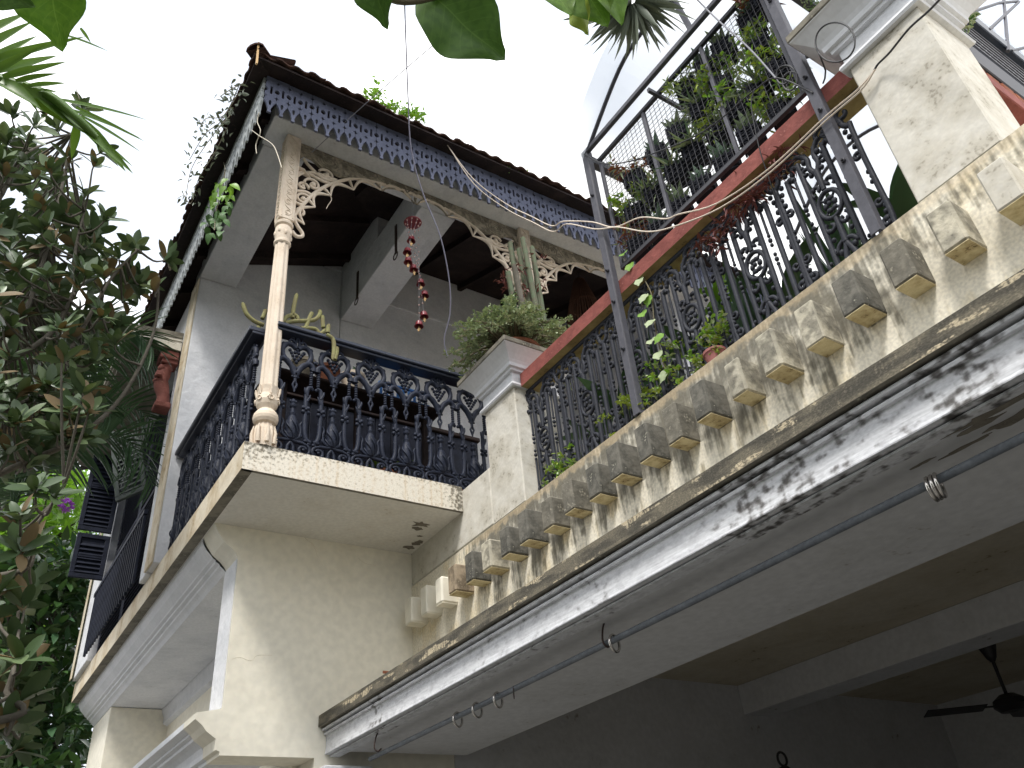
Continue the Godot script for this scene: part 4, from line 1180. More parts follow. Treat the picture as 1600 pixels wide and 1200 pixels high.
func wing_panel() -> Array:
	# medallion bay in the XY plane, base centre at the origin; 0.453 wide, 0.83 high
	var b := MB.new()
	for s in [-1.0, 1.0]:
		# long bars with hooked feet and heads
		b.tube_k(spline([Vector3(s * 0.112, 0.045, 0), Vector3(s * 0.096, 0.018, 0), Vector3(s * 0.078, 0.03, 0), Vector3(s * 0.073, 0.07, 0), Vector3(s * 0.073, 0.66, 0), Vector3(s * 0.078, 0.70, 0), Vector3(s * 0.096, 0.715, 0), Vector3(s * 0.112, 0.70, 0)], 5), 0.0105, 6)
		b.tube_k(spline([Vector3(s * 0.116, 0.045, 0), Vector3(s * 0.135, 0.018, 0), Vector3(s * 0.15, 0.03, 0), Vector3(s * 0.155, 0.07, 0), Vector3(s * 0.155, 0.62, 0), Vector3(s * 0.148, 0.66, 0), Vector3(s * 0.13, 0.67, 0), Vector3(s * 0.118, 0.65, 0)], 5), 0.0105, 6)
		b.ball(Vector3(s * 0.114, 0.05, 0), Vector3(0.02, 0.02, 0.016), 6, 4)
		b.ball(Vector3(s * 0.114, 0.085, 0), Vector3(0.012, 0.024, 0.011), 6, 4)
		b.ball(Vector3(s * 0.115, 0.69, 0), Vector3(0.016, 0.02, 0.014), 6, 4)
		b.ball(Vector3(s * 0.115, 0.655, 0), Vector3(0.012, 0.018, 0.011), 6, 4)
		# scrolls either side of the medallion
		b.tube_k(curlx(s, Vector2(0.035, 0.27), 0.032, 0.01, 60, -250), 0.0075, 5)
		b.tube_k(curlx(s, Vector2(0.035, 0.50), 0.032, 0.01, -60, 250), 0.0075, 5)
		b.ball(Vector3(s * 0.05, 0.255, 0), Vector3(0.014, 0.014, 0.012), 6, 4)
		b.ball(Vector3(s * 0.05, 0.515, 0), Vector3(0.014, 0.014, 0.012), 6, 4)
		# claw foot
		b.tube_k(spline([Vector3(0, 0.15, 0), Vector3(s * 0.02, 0.09, 0), Vector3(s * 0.03, 0.04, 0), Vector3(s * 0.058, 0.02, 0), Vector3(s * 0.066, 0.045, 0)], 4), 0.010, 6)
		b.tube_k(spline([Vector3(0, 0.17, 0), Vector3(s * 0.035, 0.155, 0), Vector3(s * 0.055, 0.125, 0), Vector3(s * 0.062, 0.15, 0)], 4), 0.008, 5)
		# crown of the bay
		b.tube_k(spline([Vector3(0, 0.58, 0), Vector3(s * 0.025, 0.64, 0), Vector3(s * 0.02, 0.70, 0), Vector3(s * 0.05, 0.75, 0), Vector3(s * 0.075, 0.76, 0)], 4), 0.010, 6)
		b.tube_k(curlx(s, Vector2(0.05, 0.635), 0.026, 0.008, 180, -140), 0.0075, 5)
		b.tube_k(curlx(s, Vector2(0.10, 0.77), 0.045, 0.014, 180, -160), 0.0085, 5)
		b.ball(Vector3(s * 0.10, 0.772, 0), Vector3(0.014, 0.014, 0.012), 6, 4)
		b.ball(Vector3(s * 0.03, 0.60, 0), Vector3(0.014, 0.014, 0.013), 6, 4)
		# half of the leafy column that stands between two bays
		var c: float = s * 0.2265
		b.tube_k(spline([Vector3(c, 0.02, 0), Vector3(c - s * 0.008, 0.08, 0), Vector3(c - s * 0.004, 0.15, 0), Vector3(c - s * 0.007, 0.45, 0), Vector3(c - s * 0.004, 0.62, 0), Vector3(c, 0.70, 0)], 4), 0.0095, 6)
		b.tube_k(curl(Vector2(c - s * 0.032, 0.10), 0.026, 0.008, 90 - s * 60, 90 + s * 270, 12), 0.0075, 5)
		b.tube_k(curl(Vector2(c - s * 0.03, 0.215), 0.022, 0.008, -90 + s * 60, -90 - s * 270, 12), 0.007, 5)
		b.tube_k(curl(Vector2(c - s * 0.03, 0.50), 0.022, 0.008, 90 - s * 60, 90 + s * 270, 12), 0.007, 5)
		b.tube_k(spline([Vector3(c, 0.05, 0), Vector3(c - s * 0.03, 0.045, 0), Vector3(c - s * 0.055, 0.02, 0), Vector3(c - s * 0.06, 0.04, 0)], 3), 0.008, 5)
		for q in [[0.02, 0.15, 0.014], [0.012, 0.18, 0.013], [0.02, 0.33, 0.012], [0.013, 0.36, 0.011], [0.018, 0.39, 0.012], [0.022, 0.56, 0.015], [0.014, 0.60, 0.014], [0.026, 0.63, 0.014], [0.035, 0.67, 0.014]]:
			b.ball(Vector3(c - s * q[0], q[1], 0), Vector3(q[2], q[2], q[2] * 0.9), 6, 4)
		b.tube_k(spline([Vector3(c, 0.68, 0), Vector3(c - s * 0.03, 0.71, 0), Vector3(c - s * 0.04, 0.76, 0), Vector3(c - s * 0.08, 0.80, 0), Vector3(c - s * 0.11, 0.785, 0)], 4), 0.0095, 6)
		b.tube_k(curl(Vector2(c - s * 0.012, 0.775), 0.04, 0.012, 90, 90 + s * 300, 12), 0.008, 5)
	for s in [-1.0, 1.0]:
		for q in [[0.040, 0.70, 0.016], [0.030, 0.73, 0.015], [0.115, 0.735, 0.016], [0.19, 0.735, 0.017], [0.205, 0.70, 0.015], [0.152, 0.715, 0.014], [0.06, 0.675, 0.012], [0.19, 0.06, 0.015], [0.20, 0.115, 0.014], [0.035, 0.115, 0.015], [0.048, 0.20, 0.012], [0.10, 0.10, 0.010], [0.115, 0.30, 0.010], [0.115, 0.33, 0.012], [0.115, 0.36, 0.010], [0.115, 0.42, 0.010], [0.115, 0.45, 0.012], [0.115, 0.48, 0.010]]:
			b.ball(Vector3(s * q[0], q[1], 0), Vector3(q[2], q[2] * 1.15, q[2]), 6, 4)
		b.tube_k(curlx(s, Vector2(0.115, 0.745), 0.034, 0.01, 0, 320), 0.006, 5)
		b.tube_k(curlx(s, Vector2(0.16, 0.775), 0.026, 0.008, 200, -130), 0.006, 5)
		b.tube_k([Vector3(s * 0.115, 0.10, 0), Vector3(s * 0.115, 0.29, 0)], 0.005, 5)
		b.tube_k([Vector3(s * 0.115, 0.49, 0), Vector3(s * 0.115, 0.64, 0)], 0.005, 5)
	b.tube_k([Vector3(0, 0.15, 0), Vector3(0, 0.30, 0)], [0.012, 0.009], 6)
	b.tube_k([Vector3(0, 0.475, 0), Vector3(0, 0.60, 0)], [0.009, 0.014], 6)
	for q in [[0.175, 0.018], [0.205, 0.014], [0.235, 0.016], [0.535, 0.015], [0.57, 0.019], [0.60, 0.016]]:
		b.ball(Vector3(0, q[0], 0.002), Vector3(q[1], q[1], q[1] * 0.8), 6, 4)
	# medallion: oval ring with a flower
	var m := MB.new()
	var pts := []
	for k in 20: pts.append(Vector3(0.058 * cos(TAU * k / 20), 0.385 + 0.078 * sin(TAU * k / 20), 0))
	m.tube(pts, 0.012, 6, true)
	for k in 6:
		var a := TAU * k / 6
		m.ball(Vector3(0.024 * cos(a), 0.385 + 0.036 * sin(a), 0), Vector3(0.015, 0.018, 0.012), 6, 4, Basis(Vector3(0, 0, 1), a))
	for k in 4:
		var a := TAU * (k + 0.5) / 4
		m.tube([Vector3(0.02 * cos(a), 0.385 + 0.03 * sin(a), 0), Vector3(0.05 * cos(a), 0.385 + 0.066 * sin(a), 0)], 0.006, 5)
	m.ball(Vector3(0, 0.385, 0.008), Vector3(0.012, 0.014, 0.012), 6, 4)
	return [b.mesh(), m.mesh()]

func build_wing_railing() -> void:
	var ms := wing_panel()
	var f := thing("iron_railing", "dark grey cast iron railing with oval medallions on the terrace edge", "railing", Vector3(2.83, 3.857, -2.3))
	for i in 6:
		var z := -3.585 + i * 0.4545
		var p := part(ms[0], "panel", M.iron_wing, f, Transform3D(Basis(Vector3(0, 1, 0), -PI / 2), Vector3(2.83, 3.857, z) - f.position))
		part(ms[1], "medallion", M.iron_wing, p)
	var b := MB.new()
	b.cbox(Vector3(2.822, 4.665, -3.72), Vector3(2.838, 4.69, -0.955), 0.003)
	part(b.mesh(), "top_bar", M.iron_wing, f, Transform3D(Basis.IDENTITY, -f.position))
	# handrail beam above it
	var r := thing("terrace_beam", "red oxide concrete beam lying above the terrace railing", "beam", Vector3(2.87, 4.69, -2.3))
	var o := Transform3D(Basis.IDENTITY, -r.position)
	var am := ArrayMesh.new()
	b = MB.new()
	var n := 12
	for i in n:
		var za := lerpf(-3.70, -0.952, float(i) / n)
		var zb := lerpf(-3.70, -0.952, float(i + 1) / n)
		b.quad(Vector3(2.775, 4.70, za), Vector3(2.775, 4.70, zb), Vector3(2.775, 4.80, zb), Vector3(2.775, 4.80, za), Vector3(-1, 0, 0))
	b.quad(Vector3(2.775, 4.80, -3.70), Vector3(2.775, 4.80, -0.952), Vector3(2.95, 4.80, -0.952), Vector3(2.95, 4.80, -3.70), Vector3.UP)
	b.quad(Vector3(2.95, 4.80, -3.70), Vector3(2.95, 4.80, -0.952), Vector3(2.95, 4.70, -0.952), Vector3(2.95, 4.70, -3.70), Vector3(1, 0, 0))
	b.quad(Vector3(2.775, 4.70, -3.70), Vector3(2.95, 4.70, -3.70), Vector3(2.95, 4.80, -3.70), Vector3(2.775, 4.80, -3.70), Vector3(0, 0, -1))
	b.addto(am, M.red)
	b = MB.new()
	b.quad(Vector3(2.775, 4.70, -3.70), Vector3(2.775, 4.70, -0.952), Vector3(2.95, 4.692, -0.952), Vector3(2.95, 4.692, -3.70), Vector3.DOWN)
	b.addto(am, M.tan)
	part(am, "beam_body", null, r, o)

# ---------------------------------------------------------------- columns
func build_column(x: float, label: String, right_side: bool, both: bool) -> void:
	var z := -4.51
	var t := thing("veranda_column", label, "column", Vector3(x, YS, z))
	# foot with acanthus leaves
	var b := MB.new()
	b.lathe([Vector2(0.066, 0.0), Vector2(0.070, 0.03), Vector2(0.071, 0.08), Vector2(0.066, 0.13), Vector2(0.056, 0.165), Vector2(0.054, 0.175)], 24, Transform3D.IDENTITY, 12, 0.12)
	for k in 8:
		var a := TAU * k / 8
		var d := Vector3(cos(a), 0, sin(a))
		b.tube([d * 0.07 + Vector3(0, 0.02, 0), d * 0.078 + Vector3(0, 0.09, 0), d * 0.068 + Vector3(0, 0.15, 0)], [0.016, 0.012, 0.004], 5)
	part(b.mesh(), "foot", M.column, t)
	b = MB.new()
	b.lathe([Vector2(0.05, 0.168), Vector2(0.068, 0.178), Vector2(0.078, 0.198), Vector2(0.081, 0.218), Vector2(0.077, 0.242), Vector2(0.064, 0.262), Vector2(0.05, 0.278), Vector2(0.052, 0.29)], 24)
	part(b.mesh(), "ring", M.column, t)
	b = MB.new()
	b.lathe([Vector2(0.052, 0.285), Vector2(0.066, 0.31), Vector2(0.074, 0.34), Vector2(0.070, 0.37), Vector2(0.064, 0.39), Vector2(0.066, 0.42), Vector2(0.071, 0.445), Vector2(0.06, 0.452)], 24)
	for k in 6:
		var a := TAU * (k + 0.5) / 6
		var d := Vector3(cos(a), 0, sin(a))
		var e := Vector3(-sin(a), 0, cos(a))
		var pts := []
		for j in 10:
			var an := TAU * j / 10 * 1.3
			var rd := 0.022 * (1.0 - 0.06 * j)
			pts.append(d * 0.074 + Vector3(0, 0.345, 0) + e * cos(an) * rd + Vector3(0, sin(an) * rd, 0))
		b.tube(pts, 0.005, 5)
		b.tube([d * 0.068 + Vector3(0, 0.38, 0), d * 0.074 + Vector3(0, 0.42, 0), d * 0.08 + Vector3(0, 0.446, 0)], [0.007, 0.012, 0.005], 5)
	part(b.mesh(), "leaf_collar", M.column, t)
	b = MB.new()
	b.lathe([Vector2(0.060, 0.45), Vector2(0.059, 0.8), Vector2(0.056, 1.4), Vector2(0.052, 1.735)], 48, Transform3D.IDENTITY, 8, 0.13)
	part(b.mesh(), "fluted_shaft", M.column, t)
	b = MB.new()
	b.lathe([Vector2(0.052, 1.73), Vector2(0.062, 1.742), Vector2(0.062, 1.762), Vector2(0.054, 1.772), Vector2(0.058, 1.80), Vector2(0.064, 1.85), Vector2(0.060, 1.90), Vector2(0.050, 1.915), Vector2(0.066, 1.925), Vector2(0.070, 1.945), Vector2(0.060, 1.96), Vector2(0.055, 1.965)], 24)
	for k in 8:
		var a := TAU * k / 8
		var d := Vector3(cos(a), 0, sin(a))
		b.ball(d * 0.06 + Vector3(0, 1.83 + 0.02 * (k % 2), 0), Vector3(0.012, 0.026, 0.012), 5, 4)
	part(b.mesh(), "capital", M.column, t)
	# square head with a row of scrolls on each face
	b = MB.new()
	var y0 := 1.966
	var y1 := BS - YS - 0.003
	b.cbox(Vector3(-0.058, y0, -0.058), Vector3(0.058, y1, 0.058), 0.007)
	part(b.mesh(), "square_head", M.column, t)
	b = MB.new()
	for f in 4:
		var q := Basis(Vector3(0, 1, 0), f * PI / 2)
		for s in [-1.0, 1.0]:
			b.bar(q * Vector3(s * 0.043, y0 + 0.02, 0.0585), q * Vector3(s * 0.043, y1 - 0.02, 0.0585), 0.008, 0.008)
		for i in 8:
			var yc := y0 + 0.07 + i * 0.112
			var pts := []
			for k in 13:
				var an := deg_to_rad(-120 + k * 34)
				var rd := 0.031 - k * 0.0016
				pts.append(q * Vector3(cos(an) * rd * (1 if i % 2 == 0 else -1), yc + sin(an) * rd, 0.0585))
			b.tube(pts, 0.0055, 5)
			b.tube([q * Vector3(0.02, yc + 0.03, 0.058), q * Vector3(-0.01, yc + 0.055, 0.058), q * Vector3(-0.025, yc + 0.075, 0.058)], [0.008, 0.006, 0.003], 5)
	part(b.mesh(), "scroll_relief", M.column, t)
	bracket(t, 1.0)
	if both: bracket(t, -1.0)

func bracket(t: Node3D, s: float) -> void:
	var top := BS - YS - 0.005
	var xf := Transform3D(Basis.from_scale(Vector3(s, 1, 1)), Vector3(s * 0.06, top, 0))
	# lacy lower part: cusped arch, rib and scrolls (local x away from the column, y down from the beam)
	var b := MB.new()
	var cusp := [Vector2(0.06, -1.03), Vector2(0.095, -0.885), Vector2(0.17, -0.66), Vector2(0.295, -0.465), Vector2(0.49, -0.295), Vector2(0.735, -0.17), Vector2(1.05, -0.16)]
	var rib := spline([Vector3(0.0, -0.86, 0), Vector3(0.055, -0.72, 0), Vector3(0.15, -0.52, 0), Vector3(0.28, -0.34, 0), Vector3(0.42, -0.21, 0), Vector3(0.56, -0.125, 0), Vector3(0.85, -0.075, 0), Vector3(1.08, -0.06, 0)], 5)
	b.tube(xfp(rib, xf), 0.016, 6)
	# foot loop
	b.tube(xfp(spline([Vector3(0.005, -1.0, 0), Vector3(0.04, -1.035, 0), Vector3(0.08, -1.02, 0), Vector3(0.085, -0.985, 0), Vector3(0.045, -0.93, 0), Vector3(0.02, -0.88, 0), Vector3(0.02, -0.84, 0)], 5), xf), 0.015, 6)
	for i in range(1, cusp.size() - 1):
		var a: Vector2 = cusp[i]
		var c: Vector2 = cusp[i + 1]
		var mid := (a + c) * 0.5
		var nrm := Vector2(-(c - a).y, (c - a).x).normalized()
		if nrm.x > 0 : nrm = nrm if nrm.y > 0 else -nrm
		nrm = Vector2(-absf(nrm.x), absf(nrm.y))
		var pts := []
		var d := a.distance_to(c)
		for k in 11:
			var q := float(k) / 10
			var e := a.lerp(c, q) + nrm * sin(PI * q) * d * 0.36
			pts.append(Vector3(e.x, e.y, 0))
		var rad := []
		for k in 11: rad.append(0.006 + 0.010 * sin(PI * k / 10.0))
		b.tube(xfp(pts, xf), rad, 6)
		# tie from the cusp's tip to the rib
		var best: Vector3 = rib[0]
		for r in rib:
			if Vector2(r.x, r.y).distance_to(a + nrm * 0.12) < Vector2(best.x, best.y).distance_to(a + nrm * 0.12): best = r
		b.tube(xfp([Vector3(a.x, a.y, 0), Vector3((a.x + best.x) / 2 - 0.005, (a.y + best.y) / 2 + 0.01, 0), best], xf), [0.006, 0.012, 0.013], 6)
	part(b.mesh(), "cusped_arch", M.column, t)
	b = MB.new()
	# scrolls between the rib and the column
	for q in [[0.07, -0.62, 0.065, 40, 400], [0.14, -0.42, 0.075, 200, -160], [0.06, -0.48, 0.05, 0, 330], [0.25, -0.25, 0.07, 160, -200], [0.05, -0.76, 0.04, -60, 280]]:
		var pts := curl(Vector2(q[0], q[1]), q[2], q[2] * 0.3, q[3], q[4], 16)
		b.tube(xfp(pts, xf), 0.0115, 6)
		b.ball(xf * Vector3(q[0], q[1], 0), Vector3.ONE * q[2] * 0.38, 6, 4)
	for q in [[Vector3(0.0, -0.36, 0), Vector3(0.08, -0.31, 0), Vector3(0.2, -0.33, 0), Vector3(0.30, -0.33, 0)], [Vector3(0.0, -0.40, 0), Vector3(0.05, -0.33, 0), Vector3(0.16, -0.27, 0), Vector3(0.34, -0.26, 0)], [Vector3(0.05, -0.16, 0), Vector3(0.10, -0.22, 0), Vector3(0.22, -0.30, 0), Vector3(0.33, -0.27, 0)], [Vector3(0.0, -0.56, 0), Vector3(0.08, -0.53, 0), Vector3(0.13, -0.54, 0)], [Vector3(0.0, -0.68, 0), Vector3(0.04, -0.69, 0), Vector3(0.075, -0.68, 0)]]:
		b.tube(xfp(spline(q, 5), xf), 0.013, 6)
	b.tube(xfp([Vector3(0.0, -0.30, 0), Vector3(0.05, -0.31, 0), Vector3(0.12, -0.36, 0)], xf), [0.03, 0.032, 0.008], 6, false, true, 0.5)
	part(b.mesh(), "scrollwork", M.column, t)
	# carved spandrel below the beam
	b = MB.new()
	var poly := PackedVector2Array()
	for q in [Vector2(0, 0), Vector2(1.09, 0), Vector2(1.09, -0.04), Vector2(0.95, -0.05), Vector2(0.86, -0.065), Vector2(0.72, -0.09), Vector2(0.58, -0.12), Vector2(0.46, -0.175), Vector2(0.40, -0.20), Vector2(0.33, -0.20), Vector2(0.27, -0.17), Vector2(0.20, -0.19), Vector2(0.12, -0.13), Vector2(0.05, -0.12), Vector2(0.0, -0.2)]: poly.append(Vector2(q.x, q.y))
	b.extrude(poly, -0.014, 0.014, xf)
	for q in [[0.25, -0.10, 0.085], [0.46, -0.085, 0.05], [0.09, -0.07, 0.05], [0.62, -0.06, 0.038], [0.76, -0.045, 0.03], [0.90, -0.035, 0.024]]:
		for e in 3:
			var pts := []
			var rd: float = q[2] * (1.0 - e * 0.3)
			for k in 18: pts.append(Vector3(q[0] + rd * cos(TAU * k / 18) * 1.1, q[1] + rd * sin(TAU * k / 18) * 0.9, 0.014))
			b.tube(xfp(pts, xf), 0.009, 5, true)
		b.ball(xf * Vector3(q[0], q[1], 0.012), Vector3(q[2] * 0.3, q[2] * 0.25, 0.014), 8, 4)
	for i in 16:
		var x0 := 0.04 + i * 0.065
		b.tube(xfp(spline([Vector3(x0, -0.01, 0.014), Vector3(x0 + 0.03, -0.045 - 0.02 * (i % 3), 0.016), Vector3(x0 + 0.07, -0.03, 0.014)], 4), xf), 0.007, 5)
	# hanging cusp tracery along the beam
	b.tube(xfp(spline([Vector3(0.58, -0.12, 0), Vector3(0.68, -0.105, 0), Vector3(0.75, -0.165, 0), Vector3(0.79, -0.12, 0), Vector3(0.9, -0.075, 0), Vector3(1.0, -0.10, 0), Vector3(1.055, -0.17, 0), Vector3(1.075, -0.10, 0)], 5), xf), 0.009, 5)
	part(b.mesh(), "carved_spandrel", M.bracket_dirty, t)
func xfp(a: Array, xf: Transform3D) -> Array:
	var o := []
	for p in a: o.append(xf * p)
	return o

# ---------------------------------------------------------------- plants
func leaf_mesh(L: float, W: float, droop := 0.15, fold := 0.15, tipp := 0.35, n := 6, base_w := 0.0, blunt := 0.8) -> ArrayMesh:
	# leaf along +Z from the origin, upper side +Y
	var b := MB.new()
	var rows := []
	var uvs := []
	for i in n + 1:
		var t := float(i) / n
		var w := W * 0.5 * pow(maxf(0.0, sin(PI * pow(t, 0.55 + tipp))), blunt)
		if base_w > 0.0 and i == 0: w = base_w
		if i == n: w = W * 0.01
		if i == 0 and base_w == 0.0: w = W * 0.04
		var y := -droop * L * t * t
		rows.append([Vector3(-w, y + fold * w, t * L), Vector3(0, y, t * L), Vector3(w, y + fold * w, t * L)])
		uvs.append([Vector2(0, t), Vector2(0.5, t), Vector2(1, t)])
	b.grid(rows, uvs)
	return b.mesh()
func heart_leaf(L: float, W: float, droop: float, fold := 0.2) -> ArrayMesh:
	var b := MB.new()
	var n := 18
	var rows := []
	var uvs := []
	for i in n + 1:
		var t := float(i) / n
		var w := W * 0.5 * pow(sin(PI * minf(1.0, 0.13 + t * 0.80)), 0.75) * (1.0 - 0.6 * smoothstep(0.55, 0.95, t))
		if i == n: w = 0.002 * W
		if t < 0.12: w *= lerpf(0.45, 1.0, sqrt(t / 0.12))
		var y := -droop * L * t * t
		var row := []
		var uv := []
		for k in 9:
			var q := (k - 4) / 4.0
			row.append(Vector3(q * w + 0.015 * W * sin(t * 9.0), y + absf(q) * fold * w - 0.3 * fold * w * q * q + 0.03 * W * sin(t * 15.0 + signf(q) * 1.3) * q * q, t * L - 0.09 * L * absf(q) * (1.0 - smoothstep(0.0, 0.35, t))))
			uv.append(Vector2(0.5 + 0.5 * q, t))
		rows.append(row)
		uvs.append(uv)
	b.grid(rows, uvs)
	return b.mesh()
func vein_tex(base: Color, vein: Color, dark: Color, sd: int) -> ImageTexture:
	var w := 192
	var h := 256
	var g := noise_bytes(w, h, 0.03, sd, 4)
	var out := PackedByteArray()
	out.resize(w * h * 3)
	for y in h:
		for x in w:
			var i := y * w + x
			var q := absf(x / float(w) - 0.5) * 2.0
			var t := y / float(h)
			var k := fposmod((t - q * 0.28) * 8.0, 1.0)
			var v := 1.0 - smoothstep(0.0, 0.09, absf(k - 0.5))
			v = maxf(v * 0.55 * (1.0 - q * 0.6), 1.0 - smoothstep(0.0, 0.035, q))
			var col := base.lerp(dark, smoothstep(0.3, 0.8, g[i] / 255.0) * 0.6).lerp(vein, v * 0.6)
			out[i * 3] = int(col.r * 255)
			out[i * 3 + 1] = int(col.g * 255)
			out[i * 3 + 2] = int(col.b * 255)
	return to_tex(out, w, h)
func look(dir: Vector3, up := Vector3.UP, roll := 0.0, scale := 1.0) -> Basis:
	var z := dir.normalized()
	if absf(z.dot(up)) > 0.97: up = Vector3(0.7, 0.1, 0.7)
	var x := up.cross(z).normalized()
	var y := z.cross(x)
	return (Basis(x, y, z) * Basis(Vector3(0, 0, 1), roll)).scaled_local(Vector3.ONE * scale)
func rdir() -> Vector3:
	var v := Vector3(rng.randfn(), rng.randfn(), rng.randfn())
	return v.normalized()
func in_poly(p: PackedVector2Array) -> Vector2:
	var r := Rect2(p[0], Vector2.ZERO)
	for q in p: r = r.expand(q)
	for k in 400:
		var c := Vector2(rr(r.position.x, r.end.x), rr(r.position.y, r.end.y))
		if Geometry2D.is_point_in_polygon(c, p): return c
	return p[0]
func merged(list: Array) -> ArrayMesh:
	# list of [mesh, transform]
	var st := SurfaceTool.new()
	st.begin(Mesh.PRIMITIVE_TRIANGLES)
	for e in list: st.append_from(e[0], 0, e[1])
	return st.commit()

func build_magnolia() -> void:
	rng.seed = 1001
	var t := thing("magnolia_tree", "broad leaved tree with brown backed leaves beside the house", "tree", Vector3(-1.6, 0, -5.6))
	var o := Transform3D(Basis.IDENTITY, -t.position)
	var b := MB.new()
	b.tube(spline([Vector3(-1.6, 0, -5.6), Vector3(-1.5, 1.6, -5.5), Vector3(-1.25, 3.2, -5.6), Vector3(-1.2, 4.8, -5.7), Vector3(-1.0, 6.2, -5.6)], 5), [0.16, 0.155, 0.15, 0.145, 0.14, 0.135, 0.13, 0.125, 0.12, 0.115, 0.11, 0.105, 0.10, 0.095, 0.09, 0.08, 0.07, 0.06, 0.05, 0.045, 0.04], 9)
	part(b.mesh(), "trunk", M.bark, t, o)
	var limbs := [
		[Vector3(-1.2, 4.3, -5.7), at(10, 640, 2, -5.5), at(100, 560, 2, -5.4), at(170, 440, 2, -5.3), at(215, 390, 2, -5.2)],
		[Vector3(-1.25, 3.2, -5.6), at(0, 740, 2, -5.5), at(110, 690, 2, -5.4), at(190, 620, 2, -5.3), at(240, 520, 2, -5.2), at(248, 430, 2, -5.1)],
		[Vector3(-1.15, 5.0, -5.7), at(0, 520, 2, -5.6), at(60, 430, 2, -5.6), at(95, 300, 2, -5.6), at(112, 210, 2, -5.6)],
		[Vector3(-1.2, 4.4, -5.7), at(20, 560, 2, -5.4), at(110, 470, 2, -5.3), at(118, 390, 2, -5.3), at(132, 330, 2, -5.3)],
		[Vector3(-1.2, 3.6, -5.6), at(0, 900, 2, -4.9), at(50, 830, 2, -4.9), at(100, 760, 2, -4.9)],
		[Vector3(-1.3, 2.6, -5.6), at(-20, 1130, 2, -4.4), at(10, 1080, 2, -4.4), at(30, 1010, 2, -4.4)],
		[Vector3(-1.0, 6.0, -5.6), at(-20, 330, 2, -5.5), at(30, 250, 2, -5.5), at(70, 225, 2, -5.5)]]
	var nodes := []
	for l in limbs:
		var s := spline(l, 6)
		var rad := []
		for i in s.size(): rad.append(lerpf(0.026, 0.006, float(i) / s.size()))
		b = MB.new()
		b.tube(s, rad, 6)
		part(b.mesh(), "limb", M.bark, t, o)
		nodes.append_array(s)
	var tips := []
	for q in [[20, 178], [55, 195], [88, 200], [128, 165], [110, 250], [150, 255], [132, 300], [165, 340], [185, 400], [262, 405], [212, 385], [240, 450], [205, 440], [70, 175], [40, 240], [20, 280], [8, 215], [160, 235], [130, 168], [100, 330], [150, 365], [78, 265]]:
		tips.append(Vector3(q[0], q[1], rr(-5.7, -5.0)))
	var main := PackedVector2Array([Vector2(-30, 180), Vector2(60, 215), Vector2(110, 280), Vector2(130, 330), Vector2(170, 420), Vector2(225, 420), Vector2(215, 470), Vector2(190, 520), Vector2(160, 560), Vector2(120, 590), Vector2(60, 640), Vector2(-30, 720)])
	for i in 175:
		var q := in_poly(main)
		tips.append(Vector3(q.x, q.y, rr(-6.6, -5.0)))
	var low := PackedVector2Array([Vector2(-30, 600), Vector2(120, 590), Vector2(150, 640), Vector2(130, 700), Vector2(60, 720), Vector2(-30, 780)])
	for i in 36:
		var q := in_poly(low)
		tips.append(Vector3(q.x, q.y, rr(-6.2, -5.0)))
	var left := PackedVector2Array([Vector2(-40, 780), Vector2(40, 800), Vector2(60, 900), Vector2(30, 1000), Vector2(60, 1180), Vector2(-40, 1220)])
	for i in 26:
		var q := in_poly(left)
		tips.append(Vector3(q.x, q.y, rr(-5.4, -4.2)))
	for q in [[85, 775], [55, 760], [20, 1010], [25, 1060], [50, 850], [35, 945], [140, 640], [100, 560], [130, 610]]:
		tips.append(Vector3(q[0], q[1], -4.6))
	var ls := [leaf_mesh(0.16, 0.062, 0.10, 0.22, 0.55, 7, 0.0, 0.62), leaf_mesh(0.14, 0.056, 0.2, 0.2, 0.5, 7, 0.0, 0.62), leaf_mesh(0.18, 0.066, 0.05, 0.25, 0.6, 7, 0.0, 0.62)]
	var ms := [M.mag_a, M.mag_b, M.mag_a, M.mag_c, M.mag_a, M.mag_a, M.mag_b, M.mag_a]
	var singles := []
	var rest := {}
	var twigs := MB.new()
	for q in tips:
		var p := at(q.x, q.y, 2, q.z)
		var near: Vector3 = nodes[0]
		for n in nodes:
			if n.distance_to(p) < near.distance_to(p): near = n
		var grow := (p - near).normalized() * 0.6 + Vector3(rr(-0.3, 0.3), 0.7, rr(-0.1, 0.4))
		var bend := near.lerp(p, 0.55) - Vector3(0, 0.06, 0)
		if near.distance_to(p) < 1.6:
			twigs.tube(spline([near, bend, p - grow.normalized() * 0.06, p], 3), [0.010, 0.010, 0.009, 0.008, 0.008, 0.007, 0.006, 0.006, 0.005, 0.005], 5)
		var nl := rng.randi_range(7, 11)
		var a0 := rr(0, TAU)
		var g := grow.normalized()
		var s1 := g.cross(Vector3(0.3, 0.2, 0.9)).normalized()
		var s2 := g.cross(s1)
		for k in nl:
			var an := a0 + k * 2.4
			var open := rr(0.25, 1.0) if k > nl / 2 else rr(0.8, 1.45)
			var d := g * cos(open) + (s1 * cos(an) + s2 * sin(an)) * sin(open)
			var bs := look(d, g, rr(-0.5, 0.5), rr(0.75, 1.15))
			var mi := rng.randi_range(0, 7)
			var xf := Transform3D(bs, p - g * (0.05 * k / nl))
			singles.append([p.distance_to(CAM), ls[k % 3], ms[mi], xf, mi])
	part(twigs.mesh(), "twigs", M.bark, t, o)
	singles.sort_custom(func(x, y): return x[0] < y[0])
	for i in singles.size():
		var e: Array = singles[i]
		var vis: Vector3 = e[3].origin
		if i < 290:
			part(e[1], "leaf", e[2], t, o * e[3])
		else:
			if not rest.has(e[4]): rest[e[4]] = []
			rest[e[4]].append([e[1], e[3]])
	for k in rest:
		var f := part(merged(rest[k]), "foliage", ms[k], t, o)
		f.set_meta("kind", "stuff")

